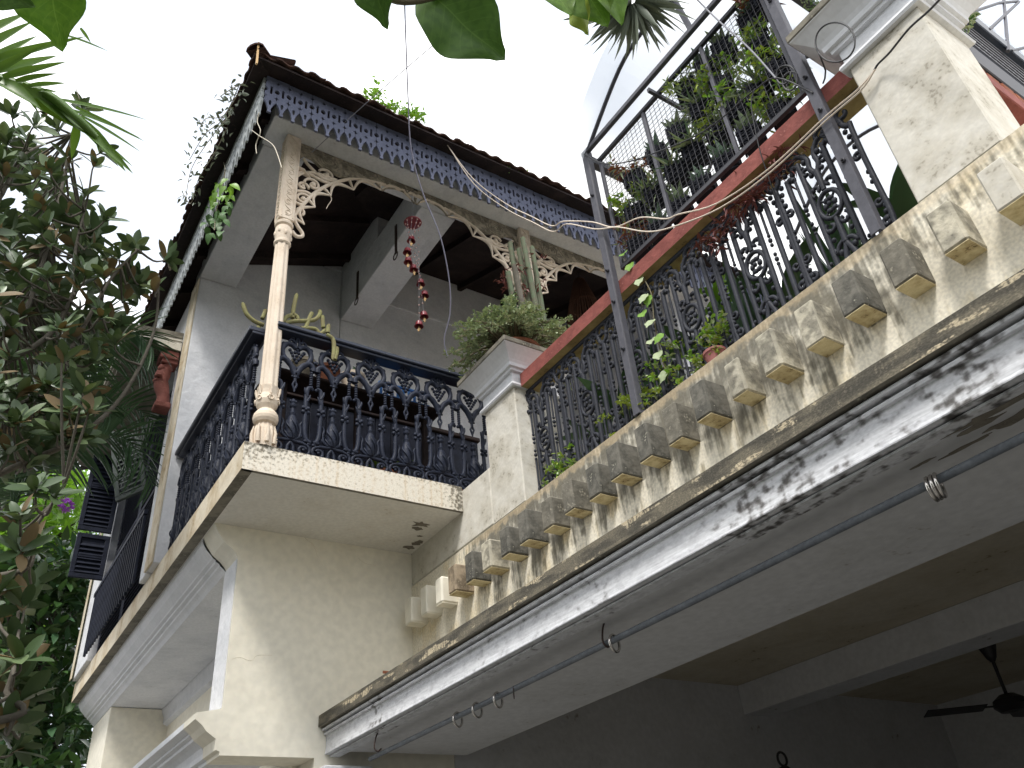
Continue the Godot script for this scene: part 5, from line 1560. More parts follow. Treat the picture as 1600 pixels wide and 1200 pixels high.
func leafy_tree(called: String, label: String, group: String, base: Vector3, polys: Array, zr: Vector2, count: int, ms: Array, L: float, W: float, sd: int, bunch := 7) -> void:
	rng.seed = sd
	var t := thing(called, label, "tree", base, group)
	var o := Transform3D(Basis.IDENTITY, -base)
	var ce := Vector3.ZERO
	var pts := []
	for p in polys:
		for i in count / polys.size():
			var q := in_poly(p)
			var c := at(q.x, q.y, 2, rr(zr.x, zr.y))
			pts.append(c)
			ce += c
	ce /= pts.size()
	var b := MB.new()
	b.tube(spline([base, base.lerp(ce, 0.5) + Vector3(0.1, 0, 0.1), ce, ce + Vector3(0, 0.8, 0)], 4), [0.2, 0.19, 0.18, 0.17, 0.16, 0.15, 0.14, 0.12, 0.10, 0.08, 0.06, 0.04, 0.03], 8)
	part(b.mesh(), "trunk", M.bark, t, o)
	b = MB.new()
	for i in pts.size():
		if i % 6 == 0:
			var p: Vector3 = pts[i]
			b.tube(spline([ce - Vector3(0, 0.5, 0), ce.lerp(p, 0.5) - Vector3(0, 0.1, 0), p], 3), [0.03, 0.028, 0.024, 0.02, 0.016, 0.01, 0.006], 4)
	part(b.mesh(), "branches", M.bark, t, o)
	var lm := [leaf_mesh(L, W, 0.25, 0.25, 0.2, 4), leaf_mesh(L * 0.8, W * 0.9, 0.1, 0.3, 0.2, 4)]
	var lists := []
	for m in ms: lists.append([])
	for p in pts:
		var g := (Vector3(rr(-0.6, 0.6), rr(-0.2, 0.8), rr(-0.2, 0.8))).normalized()
		for k in bunch:
			var d := (g * 0.6 + rdir()).normalized()
			d.y -= 0.2
			lists[rng.randi_range(0, ms.size() - 1)].append([lm[k % 2], Transform3D(look(d, Vector3.UP, rr(-0.6, 0.6), rr(0.7, 1.2)), p + d * 0.05 + rdir() * L * 0.5)])
	for i in ms.size():
		if lists[i].size() > 0:
			var f := part(merged(lists[i]), "crown", ms[i], t, o)
			f.set_meta("kind", "stuff")

func frond(t: Node3D, pts: Array, m: Material, n: int, L: float, W: float, down: float, sd: int, rad := 0.012, sidev := Vector3.ZERO, sweep := 0.6) -> void:
	rng.seed = sd
	var o := Transform3D(Basis.IDENTITY, -t.position)
	var s := spline(pts, 8)
	var rs := []
	for i in s.size(): rs.append(lerpf(rad, rad * 0.3, float(i) / s.size()))
	var b := MB.new()
	b.tube(s, rs, 6)
	var f := part(b.mesh(), "frond", m, t, o)
	var lf := [leaf_mesh(L, W, 0.3, 0.5, 0.05, 6, W * 0.3), leaf_mesh(L, W * 0.85, 0.55, 0.5, 0.05, 6, W * 0.3), leaf_mesh(L, W, 0.12, 0.5, 0.05, 6, W * 0.3)]
	for i in n:
		var k := lerpf(0.06, 0.995, float(i) / n) * (s.size() - 1)
		var j := mini(int(k), s.size() - 2)
		var p: Vector3 = s[j].lerp(s[j + 1], k - j)
		var tg: Vector3 = (s[j + 1] - s[j]).normalized()
		var q := k / (s.size() - 1)
		var sd2 := tg.cross(Vector3.UP).normalized() if sidev == Vector3.ZERO else (sidev - tg * sidev.dot(tg)).normalized()
		for e in [-1.0, 1.0]:
			var sw := lerpf(sweep, 1.4, q)
			var d: Vector3 = sd2 * e + tg * sw + Vector3(0, -down * rr(0.5, 1.3), 0) + rdir() * 0.06
			var sc := (0.55 + 0.45 * sin(PI * clampf(q * 0.9 + 0.12, 0, 1))) * rr(0.85, 1.1)
			part(lf[rng.randi_range(0, 2)], "leaflet", m, f, Transform3D(look(d, Vector3.UP, rr(-0.3, 0.3), sc), p))

func build_palms() -> void:
	# frond close above the camera on the left
	var t := thing("palm", "palm with a bright green frond hanging in front of the sky", "palm", Vector3(-1.9, 0, -2.6))
	var o := Transform3D(Basis.IDENTITY, -t.position)
	var b := MB.new()
	b.tube([Vector3(-1.9, 0, -2.6), Vector3(-1.85, 2.5, -2.6), Vector3(-1.7, 4.4, -2.5)], [0.11, 0.1, 0.09], 8)
	part(b.mesh(), "trunk", M.bark, t, o)
	b = MB.new()
	var rach := spline([Vector3(-1.7, 4.4, -2.5), away(-120, 90, 3.0), away(0, 125, 2.9), away(75, 150, 2.85), away(120, 185, 2.8), away(150, 215, 2.8)], 6)
	var rs := []
	for i in rach.size(): rs.append(lerpf(0.022, 0.010, float(i) / rach.size()))
	b.tube(rach, rs, 6)
	var f := part(b.mesh(), "frond", M.palm, t, o)
	rng.seed = 64
	# leaflets seen one by one in the photograph: [start u,v, end u,v, width]
	for q in [[-40, 60, 45, 17, .03], [-40, 85, 52, 30, .03], [-30, 105, 60, 52, .03], [-30, 125, 68, 68, .028], [-25, 100, 130, 55, .03], [-10, 112, 95, 86, .028], [5, 121, 103, 96, .026], [25, 128, 85, 114, .022], [45, 135, 103, 129, .02], [60, 142, 88, 143, .016],
		[85, 155, 235, 184, .016], [110, 172, 225, 215, .016], [118, 168, 228, 222, .014], [128, 182, 222, 236, .014], [0, 128, 60, 165, .05], [30, 138, 120, 200, .06], [60, 150, 130, 205, .055], [100, 175, 170, 235, .05], [125, 190, 196, 266, .045], [140, 205, 204, 268, .03], [145, 215, 208, 258, .02], [120, 195, 112, 248, .03], [150, 215, 155, 238, .012], [40, 150, 62, 178, .012], [100, 55, 170, 78, .012], [125, 44, 143, 68, .012]]:
		var p := away(q[0], q[1], 2.85)
		var e := away(q[2], q[3], 2.85 + rr(-0.12, 0.08))
		var L := p.distance_to(e)
		part(leaf_mesh(L, q[4] * 0.85, 0.08, 0.55, 0.02, 7, q[4] * 0.3), "leaflet", M.palm, f, Transform3D(look(e - p + Vector3(0, 0.04 * L, 0), (CAM - p).normalized() + Vector3(0, 0.6, 0), rr(-0.3, 0.3)), p))
	# dark fronds in front of the side window
	var d := thing("palm", "dark palm spreading its fronds before the side window", "palm", Vector3(-0.6, 0, -7.2))
	b = MB.new()
	b.tube([Vector3(-0.6, 0, -7.2), Vector3(-0.5, 2.6, -7.1), Vector3(-0.35, 4.6, -7.0)], [0.12, 0.1, 0.09], 8)
	part(b.mesh(), "trunk", M.bark, d, Transform3D(Basis.IDENTITY, -d.position))
	var hub := at(20, 800, 2, -6.9)
	var sd := 300
	for q in [[[60, 700], [130, 650], [215, 640], [262, 700]], [[50, 690], [110, 590], [190, 555], [255, 575]], [[60, 720], [140, 690], [200, 690], [240, 760]], [[40, 660], [90, 560], [150, 500], [190, 520]], [[20, 690], [60, 620], [120, 600], [175, 650]], [[60, 640], [120, 560], [200, 520], [240, 545]]]:
		sd += 1
		var pts := [hub]
		for e in q: pts.append(at(e[0], e[1], 2, -6.85 + 0.12 * (sd - 303)))
		frond(d, pts, M.palm_dark, 44, 0.46, 0.036, 0.35, sd, 0.01, Vector3(0.5, 0.8, 0.3), 0.5)
	# fan leaf of a palm behind the camera, hanging into view before the canopy
	var g := thing("palm", "grey green fan palm leaf drooping beside the white canopy", "palm", Vector3(1.3, 0, 2.6))
	var og := Transform3D(Basis.IDENTITY, -g.position)
	b = MB.new()
	b.tube([Vector3(1.3, 0, 2.6), Vector3(1.35, 3.5, 2.5), Vector3(1.3, 7.2, 2.4)], [0.13, 0.11, 0.10], 9)
	part(b.mesh(), "trunk", M.bark, g, og)
	rng.seed = 410
	var hubp := away(985, 2, 3.9)
	var gf := MB.new()
	gf.tube(spline([Vector3(1.3, 7.15, 2.4), Vector3(1.5, 7.3, 1.4), Vector3(1.75, 6.3, 0.0), away(985, -60, 3.95), hubp], 5), 0.014, 6)
	var fan := part(gf.mesh(), "fan_leaf", M.palm_grey, g, og)
	for i in 70:
		var a := lerpf(-0.35, PI + 0.05, float(i) / 69)
		var r := rr(70, 112)
		var e := away(985 + cos(a) * r * 0.95 + rr(-8, 8), 2 + sin(a) * r * 0.85, 3.9 + rr(-0.2, 0.2))
		var p := away(985 + cos(a) * 8, 2 + sin(a) * 5, 3.9)
		var L := p.distance_to(e)
		part(leaf_mesh(L, 0.03, 0.12, 0.5, 0.02, 5, 0.008), "leaflet", M.palm_grey, fan, Transform3D(look(e - p, CAM - p, rr(-0.9, 0.9)), p))

func build_vine() -> void:
	# climber close to the camera: heart shaped leaves and a thin aerial root
	rng.seed = 90
	var t := thing("climbing_vine", "climber with large heart shaped leaves hanging close overhead", "vine", away(640, -60, 1.15))
	var o := Transform3D(Basis.IDENTITY, -t.position)
	var b := MB.new()
	b.tube(spline([away(-120, -60, 1.2), away(60, -40, 1.15), away(330, -70, 1.15), away(560, -20, 1.12), away(632, 3, 1.1), away(720, -15, 1.12), away(860, -40, 1.12), away(1000, -60, 1.15)], 6), 0.004, 6)
	part(b.mesh(), "stem", M.stem, t, o)
	var hl := heart_leaf(1.0, 0.78, 0.05, 0.25)
	var hl2 := heart_leaf(1.0, 0.62, 0.12, 0.4)
	for q in [[75, -70, 92, 78, hl, 0.0, 0], [-30, -30, 48, 8, hl2, 0.3, 1], [575, -70, 598, 42, hl2, 0.4, 1], [672, -8, 788, 92, hl, 0.15, 1], [850, -40, 893, 22, hl, -0.3, 0], [900, -45, 948, 40, hl, 0.2, 0], [935, -40, 975, 32, hl2, -0.3, 0], [905, -10, 912, 52, hl2, 0.9, 2]]:
		var p := away(q[0], q[1], 1.12)
		var e := away(q[2], q[3], 1.08)
		var L := p.distance_to(e)
		var bs := look(e - p, RZ + Vector3(0, 0.2, 0), q[5], 1.0)
		part(q[4], "leaf", [M.vine_leaf, M.vine_leaf_b, M.lime][q[6]], t, o * Transform3D(bs.scaled_local(Vector3(L, L, L)), p))
	b = MB.new()
	b.tube(spline([away(632, 3, 1.1), away(634, 60, 1.1), away(637, 140, 1.1), away(642, 230, 1.1), away(660, 300, 1.11), away(688, 370, 1.12), away(702, 440, 1.13), away(703, 490, 1.14), away(694, 530, 1.15), away(699, 556, 1.16)], 5), 0.0009, 5)
	part(b.mesh(), "aerial_root", M.root, t, o)

func bush(t: Node3D, spots: Array, lm: Array, ms: Array, per: int, spread: float, up: float, called := "foliage") -> void:
	var lists := []
	for m in ms: lists.append([])
	for p in spots:
		for k in per:
			var d := rdir()
			d.y = d.y * 0.6 + up
			var q: Vector3 = p + rdir() * spread * rng.randf()
			lists[rng.randi_range(0, ms.size() - 1)].append([lm[k % lm.size()], Transform3D(look(d, Vector3.UP, rr(-0.8, 0.8), rr(0.65, 1.2)), q - t.position)])
	for i in ms.size():
		if lists[i].size():
			var f := part(merged(lists[i]), called, ms[i], t)
			f.set_meta("kind", "stuff")

func pot_mesh(r0: float, r1: float, h: float) -> ArrayMesh:
	var b := MB.new()
	b.lathe([Vector2(0.0, 0.0), Vector2(r0, 0.0), Vector2(r1, h * 0.82), Vector2(r1 * 1.1, h * 0.83), Vector2(r1 * 1.12, h), Vector2(r1 * 1.0, h), Vector2(r1 * 0.95, h * 0.9), Vector2(0.0, h * 0.88)], 20)
	return b.mesh()

func build_terrace_plants() -> void:
	rng.seed = 2020
	# succulent in a terracotta pot on the pier
	var p0 := Vector3(2.915, 5.012, -3.91)
	var t := thing("potted_succulent", "sprawling succulent in a terracotta pot on the terrace pier", "plant", p0)
	part(pot_mesh(0.13, 0.17, 0.16), "pot", M.terracotta, t)
	var b := MB.new()
	var spots := []
	for i in 190:
		var a := rr(0, TAU)
		var r := rr(0.1, 0.52)
		var y := 0.16 + 0.38 * rng.randf() * (1.0 - r * 0.9) - maxf(0, r - 0.28) * 0.55
		var e := Vector3(cos(a) * r, y, sin(a) * r)
		var mid := Vector3(cos(a) * r * 0.5, y * 0.6 + 0.16, sin(a) * r * 0.5)
		b.tube(spline([Vector3(cos(a) * 0.06, 0.14, sin(a) * 0.06), mid, e], 3), [0.008, 0.007, 0.007, 0.006, 0.005, 0.004, 0.003], 4)
		for k in 4:
			spots.append(p0 + mid.lerp(e, 0.4 + 0.2 * k) + rdir() * 0.02)
	part(b.mesh(), "stems", M.stem, t)
	bush(t, spots, [leaf_mesh(0.028, 0.02, 0.1, 0.3, 0.1, 3), leaf_mesh(0.022, 0.017, 0.1, 0.3, 0.1, 3)], [M.jade, M.jade_b, M.jade], 14, 0.035, 0.3)
	# tall columnar cactus with dead stalks behind it
	var e0 := Vector3(3.25, 4.3, -4.1)
	var e := thing("column_cactus", "tall ribbed green cactus stalks behind the pier", "cactus", e0)
	var tops := [[798, 385], [812, 395], [823, 408], [832, 392], [818, 378], [805, 420], [838, 430], [795, 430]]
	for i in tops.size():
		var p := at(tops[i][0], tops[i][1], 2, -4.15 + rr(-0.08, 0.08))
		b = MB.new()
		var base := e0 + Vector3(rr(-0.1, 0.1), 0, rr(-0.1, 0.1))
		b.tube(spline([base, base.lerp(p, 0.5) + Vector3(rr(-0.05, 0.05), 0, 0), p - Vector3(0, 0.04, 0), p], 4), [0.022, 0.024, 0.025, 0.025, 0.025, 0.025, 0.024, 0.024, 0.024, 0.023, 0.021, 0.018, 0.008], 5)
		part(b.mesh(), "stalk", M.euphorbia if i % 3 != 2 else M.bark, e, Transform3D(Basis.IDENTITY, -e0))
	spots = []
	for i in 26: spots.append(at(rr(775, 850), rr(395, 470), 2, -4.1))
	bush(e, spots, [leaf_mesh(0.05, 0.014, 0.4, 0.3, 0.1, 3)], [M.red_leaf], 5, 0.05, 0.0, "dry_flowers")
	# little pine-like succulent
	var k0 := at(800, 520, 2, -3.95)
	k0.y = 5.02
	var k := thing("spiky_succulent", "blue green needle leaved succulent rising from the pier plants", "plant", k0)
	spots = []
	for i in 12: spots.append(at(800 + rr(-9, 9), lerpf(465, 505, i / 12.0), 2, -3.95))
	bush(k, spots, [leaf_mesh(0.06, 0.008, 0.1, 0.3, 0.1, 3)], [M.big_leaf], 16, 0.02, 0.5)
	# plants behind the terrace railing
	var kinds := [["pink_pot_plant", -2.62, "a"], ["x", -3.3, "b"]]
	var big := leaf_mesh(0.42, 0.13, 0.25, 0.3, 0.15, 8)
	var big2 := leaf_mesh(0.34, 0.15, 0.35, 0.25, 0.15, 8)
	var sword := leaf_mesh(0.62, 0.075, 0.03, 0.4, 0.0, 8, 0.03)
	var idx := 0
	var names := ["broad leaved foliage plant in a clay pot beside the pier", "spotted broad leaved plant behind the second railing bay", "snake plant with upright leaves behind the railing's middle", "broad leaved foliage plant near the tall steel post", "dark snake plant in a clay pot below the wire garden", "lush foliage plant with pale leaves behind the medallions", "tall snake plant with arching leaves beside the right pillar", "broad leaved plant in the corner by the right pillar", "bright green leafy plant behind the railing's centre"]
	for q in [[-3.42, 0], [-3.05, 0], [-2.75, 1], [-2.42, 0], [-2.05, 1], [-1.85, 0], [-1.5, 1], [-1.18, 0], [-2.2, 2]]:
		var pos := Vector3(3.08 + rr(-0.03, 0.06), 3.86, q[0])
		var f := thing("potted_plant", names[idx], "plant", pos, "")
		idx += 1
		part(pot_mesh(0.08, 0.11, 0.16), "pot", M.terracotta, f)
		if q[1] == 0:
			for i in 9:
				var a := i * 2.4
				var d := Vector3(cos(a) * 0.7, rr(0.5, 1.2), sin(a) * 0.7)
				part(big if i % 2 == 0 else big2, "leaf", M.big_leaf, f, Transform3D(look(d, Vector3.UP, rr(-0.3, 0.3), rr(0.7, 1.05)), Vector3(0, 0.14 + 0.03 * i, 0)))
		elif q[1] == 1:
			for i in 11:
				var a := i * 2.4
				var d := Vector3(cos(a) * 0.28, 1.0, sin(a) * 0.28)
				part(sword, "leaf", M.big_leaf, f, Transform3D(look(d, Vector3(cos(a), 0, sin(a)), rr(-0.4, 0.4), rr(0.6, 1.1)), Vector3(cos(a) * 0.03, 0.13, sin(a) * 0.03)))
		else:
			for i in 30:
				var a := i * 2.4
				var d := Vector3(cos(a), rr(0.1, 0.9), sin(a))
				part(big2, "leaf", M.bright, f, Transform3D(look(d, Vector3.UP, rr(-0.3, 0.3), rr(0.3, 0.5)), Vector3(0, 0.15 + 0.018 * i, 0)))
	# small ledge plants spilling between the bars
	idx = 0
	var lab := ["tuft of lime green succulent on the ledge beside the pier", "lime green trailing plant on the ledge left of the steel post", "yellow green trailing plant on the ledge right of the steel post", "small plant in a pink pot on the terrace ledge"]
	for q in [[-3.42, 0.10, 0.18], [-2.82, 0.12, 0.22], [-2.50, 0.10, 0.3], [-2.12, 0.09, 0.2]]:
		var pos := Vector3(2.80, 3.856, q[0])
		var f := thing("ledge_plant", lab[idx], "plant", pos, "")
		spots = []
		for i in 30: spots.append(pos + Vector3(rr(-0.05, 0.08), 0.02 + rng.randf() * q[2], rr(-1.5, 1.5) * q[1]))
		bush(f, spots, [leaf_mesh(0.035, 0.018, 0.2, 0.3, 0.1, 3), leaf_mesh(0.03, 0.014, 0.2, 0.3, 0.1, 3)], [M.lime, M.bright if idx != 1 else M.lime, M.jade], 13, 0.03, 0.3)
		if idx == 3:
			part(pot_mesh(0.04, 0.055, 0.08), "pot", mat(s8(156, 98, 94), 0.75), f)
		idx += 1
	# ivy climbing the railing
	var iv := thing("ivy", "thin ivy stem with pale leaves climbing the terrace railing", "vine", Vector3(2.80, 3.86, -2.45))
	b = MB.new()
	var path := []
	for q in [[1045, 600], [1030, 540], [1022, 500], [1018, 460], [1005, 430], [1008, 400]]: path.append(at(q[0], q[1], 0, 2.80) - iv.position)
	b.tube(spline(path, 4), 0.004, 5)
	part(b.mesh(), "stem", M.stem, iv)
	var hl := heart_leaf(0.07, 0.065, 0.15, 0.2)
	for q in [[1000, 435], [1015, 462], [1020, 500], [1035, 522], [1028, 550], [1010, 460], [1040, 580], [985, 412], [1018, 530], [975, 395], [1003, 488]]:
		var p := at(q[0], q[1], 0, 2.785) - iv.position
		part(hl, "leaf", M.jade if q[0] % 2 == 0 else M.bright, iv, Transform3D(look(Vector3(-0.3 + rr(-0.3, 0.3), -0.6, rr(-0.7, 0.7)), Vector3(-1, 0.4, 0.3), 0), p))
	# red leaved creeper under the beam
	var rc := thing("red_creeper", "red leaved creeper hanging below the terrace beam", "vine", at(1150, 330, 0, 2.80))
	spots = []
	for i in 60:
		var k1 := rng.randf()
		spots.append(at(lerpf(1100, 1240, k1) + rr(-14, 14), lerpf(385, 225, k1) + rr(-14, 16), 0, 2.80 + rr(-0.03, 0.06)))
	bush(rc, spots, [leaf_mesh(0.07, 0.012, 0.35, 0.3, 0.1, 4)], [M.red_leaf], 8, 0.04, -0.1)

func build_cactus() -> void:
	# finger cactus lying over the corner of the balcony rail
	rng.seed = 31
	var t := thing("finger_cactus", "sprawling finger cactus with yellow green arms over the balcony rail", "cactus", Vector3(1.42, 5.29, -4.56))
	var o := Transform3D(Basis.IDENTITY, -t.position)
	var z := -4.56
	for q in [[[[412, 508], [398, 502], [385, 490], [379, 472]], -4.62], [[[445, 505], [458, 502], [490, 500], [500, 490], [498, 484]], z], [[[457, 497], [459, 480], [464, 458]], z], [[[440, 506], [448, 495], [462, 493], [466, 500]], z], [[[478, 512], [484, 496], [488, 488]], z], [[[470, 513], [492, 514], [500, 522], [510, 514]], z], [[[505, 512], [504, 500], [504, 493]], z], [[[510, 523], [520, 530], [522, 545], [520, 562]], -4.44], [[[523, 562], [526, 550], [526, 542]], -4.44], [[[402, 520], [404, 512], [405, 504]], -4.75], [[[396, 532], [398, 520], [396, 514]], -4.8], [[[410, 498], [414, 488], [414, 484]], -4.65], [[[512, 520], [513, 510], [512, 507]], -4.5], [[[381, 561], [381, 556], [381, 553]], -5.0], [[[440, 500], [436, 492], [440, 486]], z]]:
		var pts := []
		for e in q[0]: pts.append(at(e[0], e[1], 2, q[1]))
		var s := spline(pts, 5)
		var rad := []
		for i in s.size():
			var k := float(i) / (s.size() - 1)
			rad.append(0.0155 * (1.0 if k < 0.85 else sqrt(maxf(0.05, 1.0 - pow((k - 0.85) / 0.155, 2)))))
		var b := MB.new()
		b.tube(s, rad, 9)
		part(b.mesh(), "arm", M.cactus, t, o)
	# pots standing on a shelf behind the rail
	var labs := ["grey pot on the shelf behind the balcony rail, beside the column", "brown pot on the shelf behind the balcony rail's second heart", "pale pot on the shelf behind the balcony rail's third heart"]
	var i2 := 0
	for q in [1.62, 1.80, 2.0]:
		var f := thing("shelf_pot", labs[i2], "pot", Vector3(q, 5.04, -4.72))
		part(pot_mesh(0.06, 0.085, 0.15), "pot_body", [M.bracket_dirty, M.terracotta, M.column][i2], f)
		var spots := []
		for i in 6: spots.append(f.position + Vector3(rr(-0.03, 0.03), 0.17, rr(-0.03, 0.03)))
		bush(f, spots, [leaf_mesh(0.05, 0.03, 0.2, 0.3, 0.1, 3)], [M.succ], 6, 0.02, 0.5)
		i2 += 1
	var sh := thing("plank_shelf", "grey plank shelf on legs behind the balcony railing", "shelf", Vector3(2.0, YS, -4.74))
	part(bxm(Vector3(1.42, 5.01, -4.86), Vector3(2.70, 5.035, -4.62)) , "plank", M.timber, sh, Transform3D(Basis.IDENTITY, -sh.position))
	for x in [1.5, 2.05, 2.6]:
		part(bxm(Vector3(x - 0.02, YS + 0.002, -4.76), Vector3(x + 0.02, 5.008, -4.72)), "leg", M.timber, sh, Transform3D(Basis.IDENTITY, -sh.position))
	var tr := thing("crate", "blue slatted plastic crate on the shelf behind the balcony rail", "crate", Vector3(2.38, 5.036, -4.74))
	for s in [-1.0, 1.0]:
		for i in 9:
			part(bxm(Vector3(-0.2 + i * 0.046, 0.012, s * 0.10 - 0.004), Vector3(-0.2 + i * 0.046 + 0.022, 0.10, s * 0.10 + 0.004), 0.001), "slat", M.blue_tray, tr)
		part(bxm(Vector3(-0.21, 0.101, s * 0.10 - 0.01), Vector3(0.21, 0.118, s * 0.10 + 0.01), 0.003), "rim", M.blue_tray, tr)
	part(bxm(Vector3(-0.21, 0, -0.11), Vector3(0.21, 0.0115, 0.11), 0.002), "base", M.blue_tray, tr)
	# foliage seen through the balcony railing
	var fp := thing("potted_plant", "leafy plant in a clay pot on the balcony floor", "plant", Vector3(2.3, YS + 0.002, -4.85))
	part(pot_mesh(0.09, 0.12, 0.18), "pot", M.terracotta, fp)
	var lm := leaf_mesh(0.3, 0.03, 0.5, 0.4, 0.0, 6)
	for i in 16:
		var a := i * 2.4
		part(lm, "leaf", M.palm, fp, Transform3D(look(Vector3(cos(a), 0.9, sin(a)), Vector3.UP, 0, rr(0.6, 1.0)), Vector3(0, 0.16, 0)))

func build_roof_plants() -> void:
	rng.seed = 55
	var a := thing("roof_weeds", "fresh green weeds growing on the tiles above the front eave", "plant", at(620, 165, 2, -4.0))
	var spots := []
	for i in 46:
		var k := pow(rng.randf(), 0.8)
		var u := lerpf(570, 662, k)
		spots.append(at(u, 148 + (u - 570) * 0.42 + rr(-8, 8), 2, -4.05))
	for q in [[588, 122], [590, 130], [586, 138], [594, 140], [640, 165], [655, 180], [650, 172]]: spots.append(at(q[0], q[1], 2, -4.05))
	bush(a, spots, [leaf_mesh(0.05, 0.022, 0.2, 0.3, 0.1, 3), leaf_mesh(0.035, 0.018, 0.2, 0.3, 0.1, 3)], [M.bright, M.vine], 7, 0.045, 0.35)
	var c := thing("roof_seedling", "small pale green seedlings sprouting at the tile edge", "plant", at(810, 270, 2, -4.0))
	for q in [[796, 262], [812, 266], [822, 268]]:
		var p := at(q[0], q[1] + 8, 2, -4.0)
		for i in 8:
			var an := i * 2.4
			part(leaf_mesh(0.10, 0.03, 0.2, 0.3, 0.1, 4), "leaf", M.bright, c, Transform3D(look(Vector3(cos(an), 0.8, sin(an)), Vector3.UP, 0, rr(0.6, 1)), p - c.position))
	# dry climber against the sky on the side eave, with one leafy shoot
	var d := thing("roof_climber", "thin climber with grey leaves trailing over the side eave", "vine", at(320, 260, 0, 0.8))
	var b := MB.new()
	var paths := [[[375, 130], [350, 180], [322, 185], [312, 200]], [[370, 150], [345, 190], [320, 210], [296, 250]], [[360, 180], [330, 215], [300, 262], [290, 310]], [[355, 200], [335, 240], [310, 280], [298, 318], [285, 300]], [[380, 130], [360, 140], [345, 150]]]
	var leaves := []
	for q in paths:
		var pts := []
		for e in q: pts.append(at(e[0], e[1], 0, 0.78) - d.position)
		var s := spline(pts, 5)
		b.tube(s, 0.004, 4)
		for i in s.size():
			if i % 2 == 0 or rng.randf() < 0.5: leaves.append(s[i])
	part(b.mesh(), "stems", M.stem, d)
	var lm := [leaf_mesh(0.065, 0.026, 0.3, 0.5, 0.1, 4), leaf_mesh(0.05, 0.02, 0.3, 0.5, 0.1, 4)]
	var list := []
	for p in leaves:
		for k in 3:
			part(lm[k % 2], "leaf", M.palm_grey, d, Transform3D(look(rdir() + Vector3(0, -0.3, 0), Vector3.UP, rr(-1, 1), rr(0.7, 1.1)), p + rdir() * 0.05))
	var e2 := thing("eave_creeper", "green leafy creeper hanging from the garden side fringe", "vine", at(340, 330, 0, 0.95))
	b = MB.new()
	var ep := []
	for q in [[352, 265], [346, 300], [338, 330], [335, 360]]: ep.append(at(q[0], q[1], 0, 0.93) - e2.position)
	b.tube(spline(ep, 4), 0.005, 4)
	part(b.mesh(), "stem", M.stem, e2)
	for i in 52:
		var k := rng.randf()
		var p := at(lerpf(348, 334, k) + rr(-14, 18), lerpf(278, 365, k), 0, 0.93 + rr(-0.05, 0.05)) - e2.position
		part(heart_leaf(0.075, 0.06, 0.2, 0.3) if i < 0 else lm[0], "leaf", M.vine if k < 0.45 else M.mid, e2, Transform3D(look(Vector3(rr(-0.7, 0.7), -0.6, rr(-0.7, 0.7)), Vector3(-0.5, 0.4, 0.8), 0, rr(1.0, 1.6)).scaled_local(Vector3(1.6, 1, 1)), p))

func build_balcony_chest() -> void:
	var c := thing("wooden_cupboard", "dark timber cupboard with plank front behind the balcony railing", "cupboard", Vector3(2.2, YS, -5.1))
	var o := Transform3D(Basis.IDENTITY, -c.position)
	for i in 14:
		part(bxm(Vector3(1.40 + i * 0.132, YS + 0.004, -5.04), Vector3(1.40 + i * 0.132 + 0.127, YS + 0.78, -5.01), 0.004), "plank", M.wood_dark, c, o)
	part(bxm(Vector3(1.39, YS + 0.784, -5.5), Vector3(3.26, YS + 0.82, -4.99), 0.006), "lid", M.timber, c, o)
	part(bxm(Vector3(1.40, YS + 0.004, -5.48), Vector3(3.24, YS + 0.78, -5.045), 0.0), "box_body", M.timber, c, o)

# unseen trees added on the garden side to shade the porch
func added_shade_tree(label: String, base: Vector3, ce: Vector3, rad: Vector3, n: int, sd: int) -> void:
	rng.seed = sd
	var t := thing("garden_tree", label, "tree", base)
	var b := MB.new()
	b.tube(spline([Vector3.ZERO, (ce - base) * 0.5 + Vector3(0.1, 0, 0), ce - base], 4), [0.2, 0.19, 0.18, 0.17, 0.16, 0.14, 0.12, 0.1, 0.08], 8)
	part(b.mesh(), "trunk", M.bark, t)
	var lm := leaf_mesh(0.42, 0.19, 0.25, 0.2, 0.2, 3)
	var list := []
	for i in n:
		var p := ce - base + rdir() * pow(rng.randf(), 0.4) * rad
		list.append([lm, Transform3D(look(rdir(), Vector3.UP, rr(-1, 1), rr(0.7, 1.2)), p)])
	var f := part(merged(list), "crown", M.mid, t)
	f.set_meta("kind", "stuff")

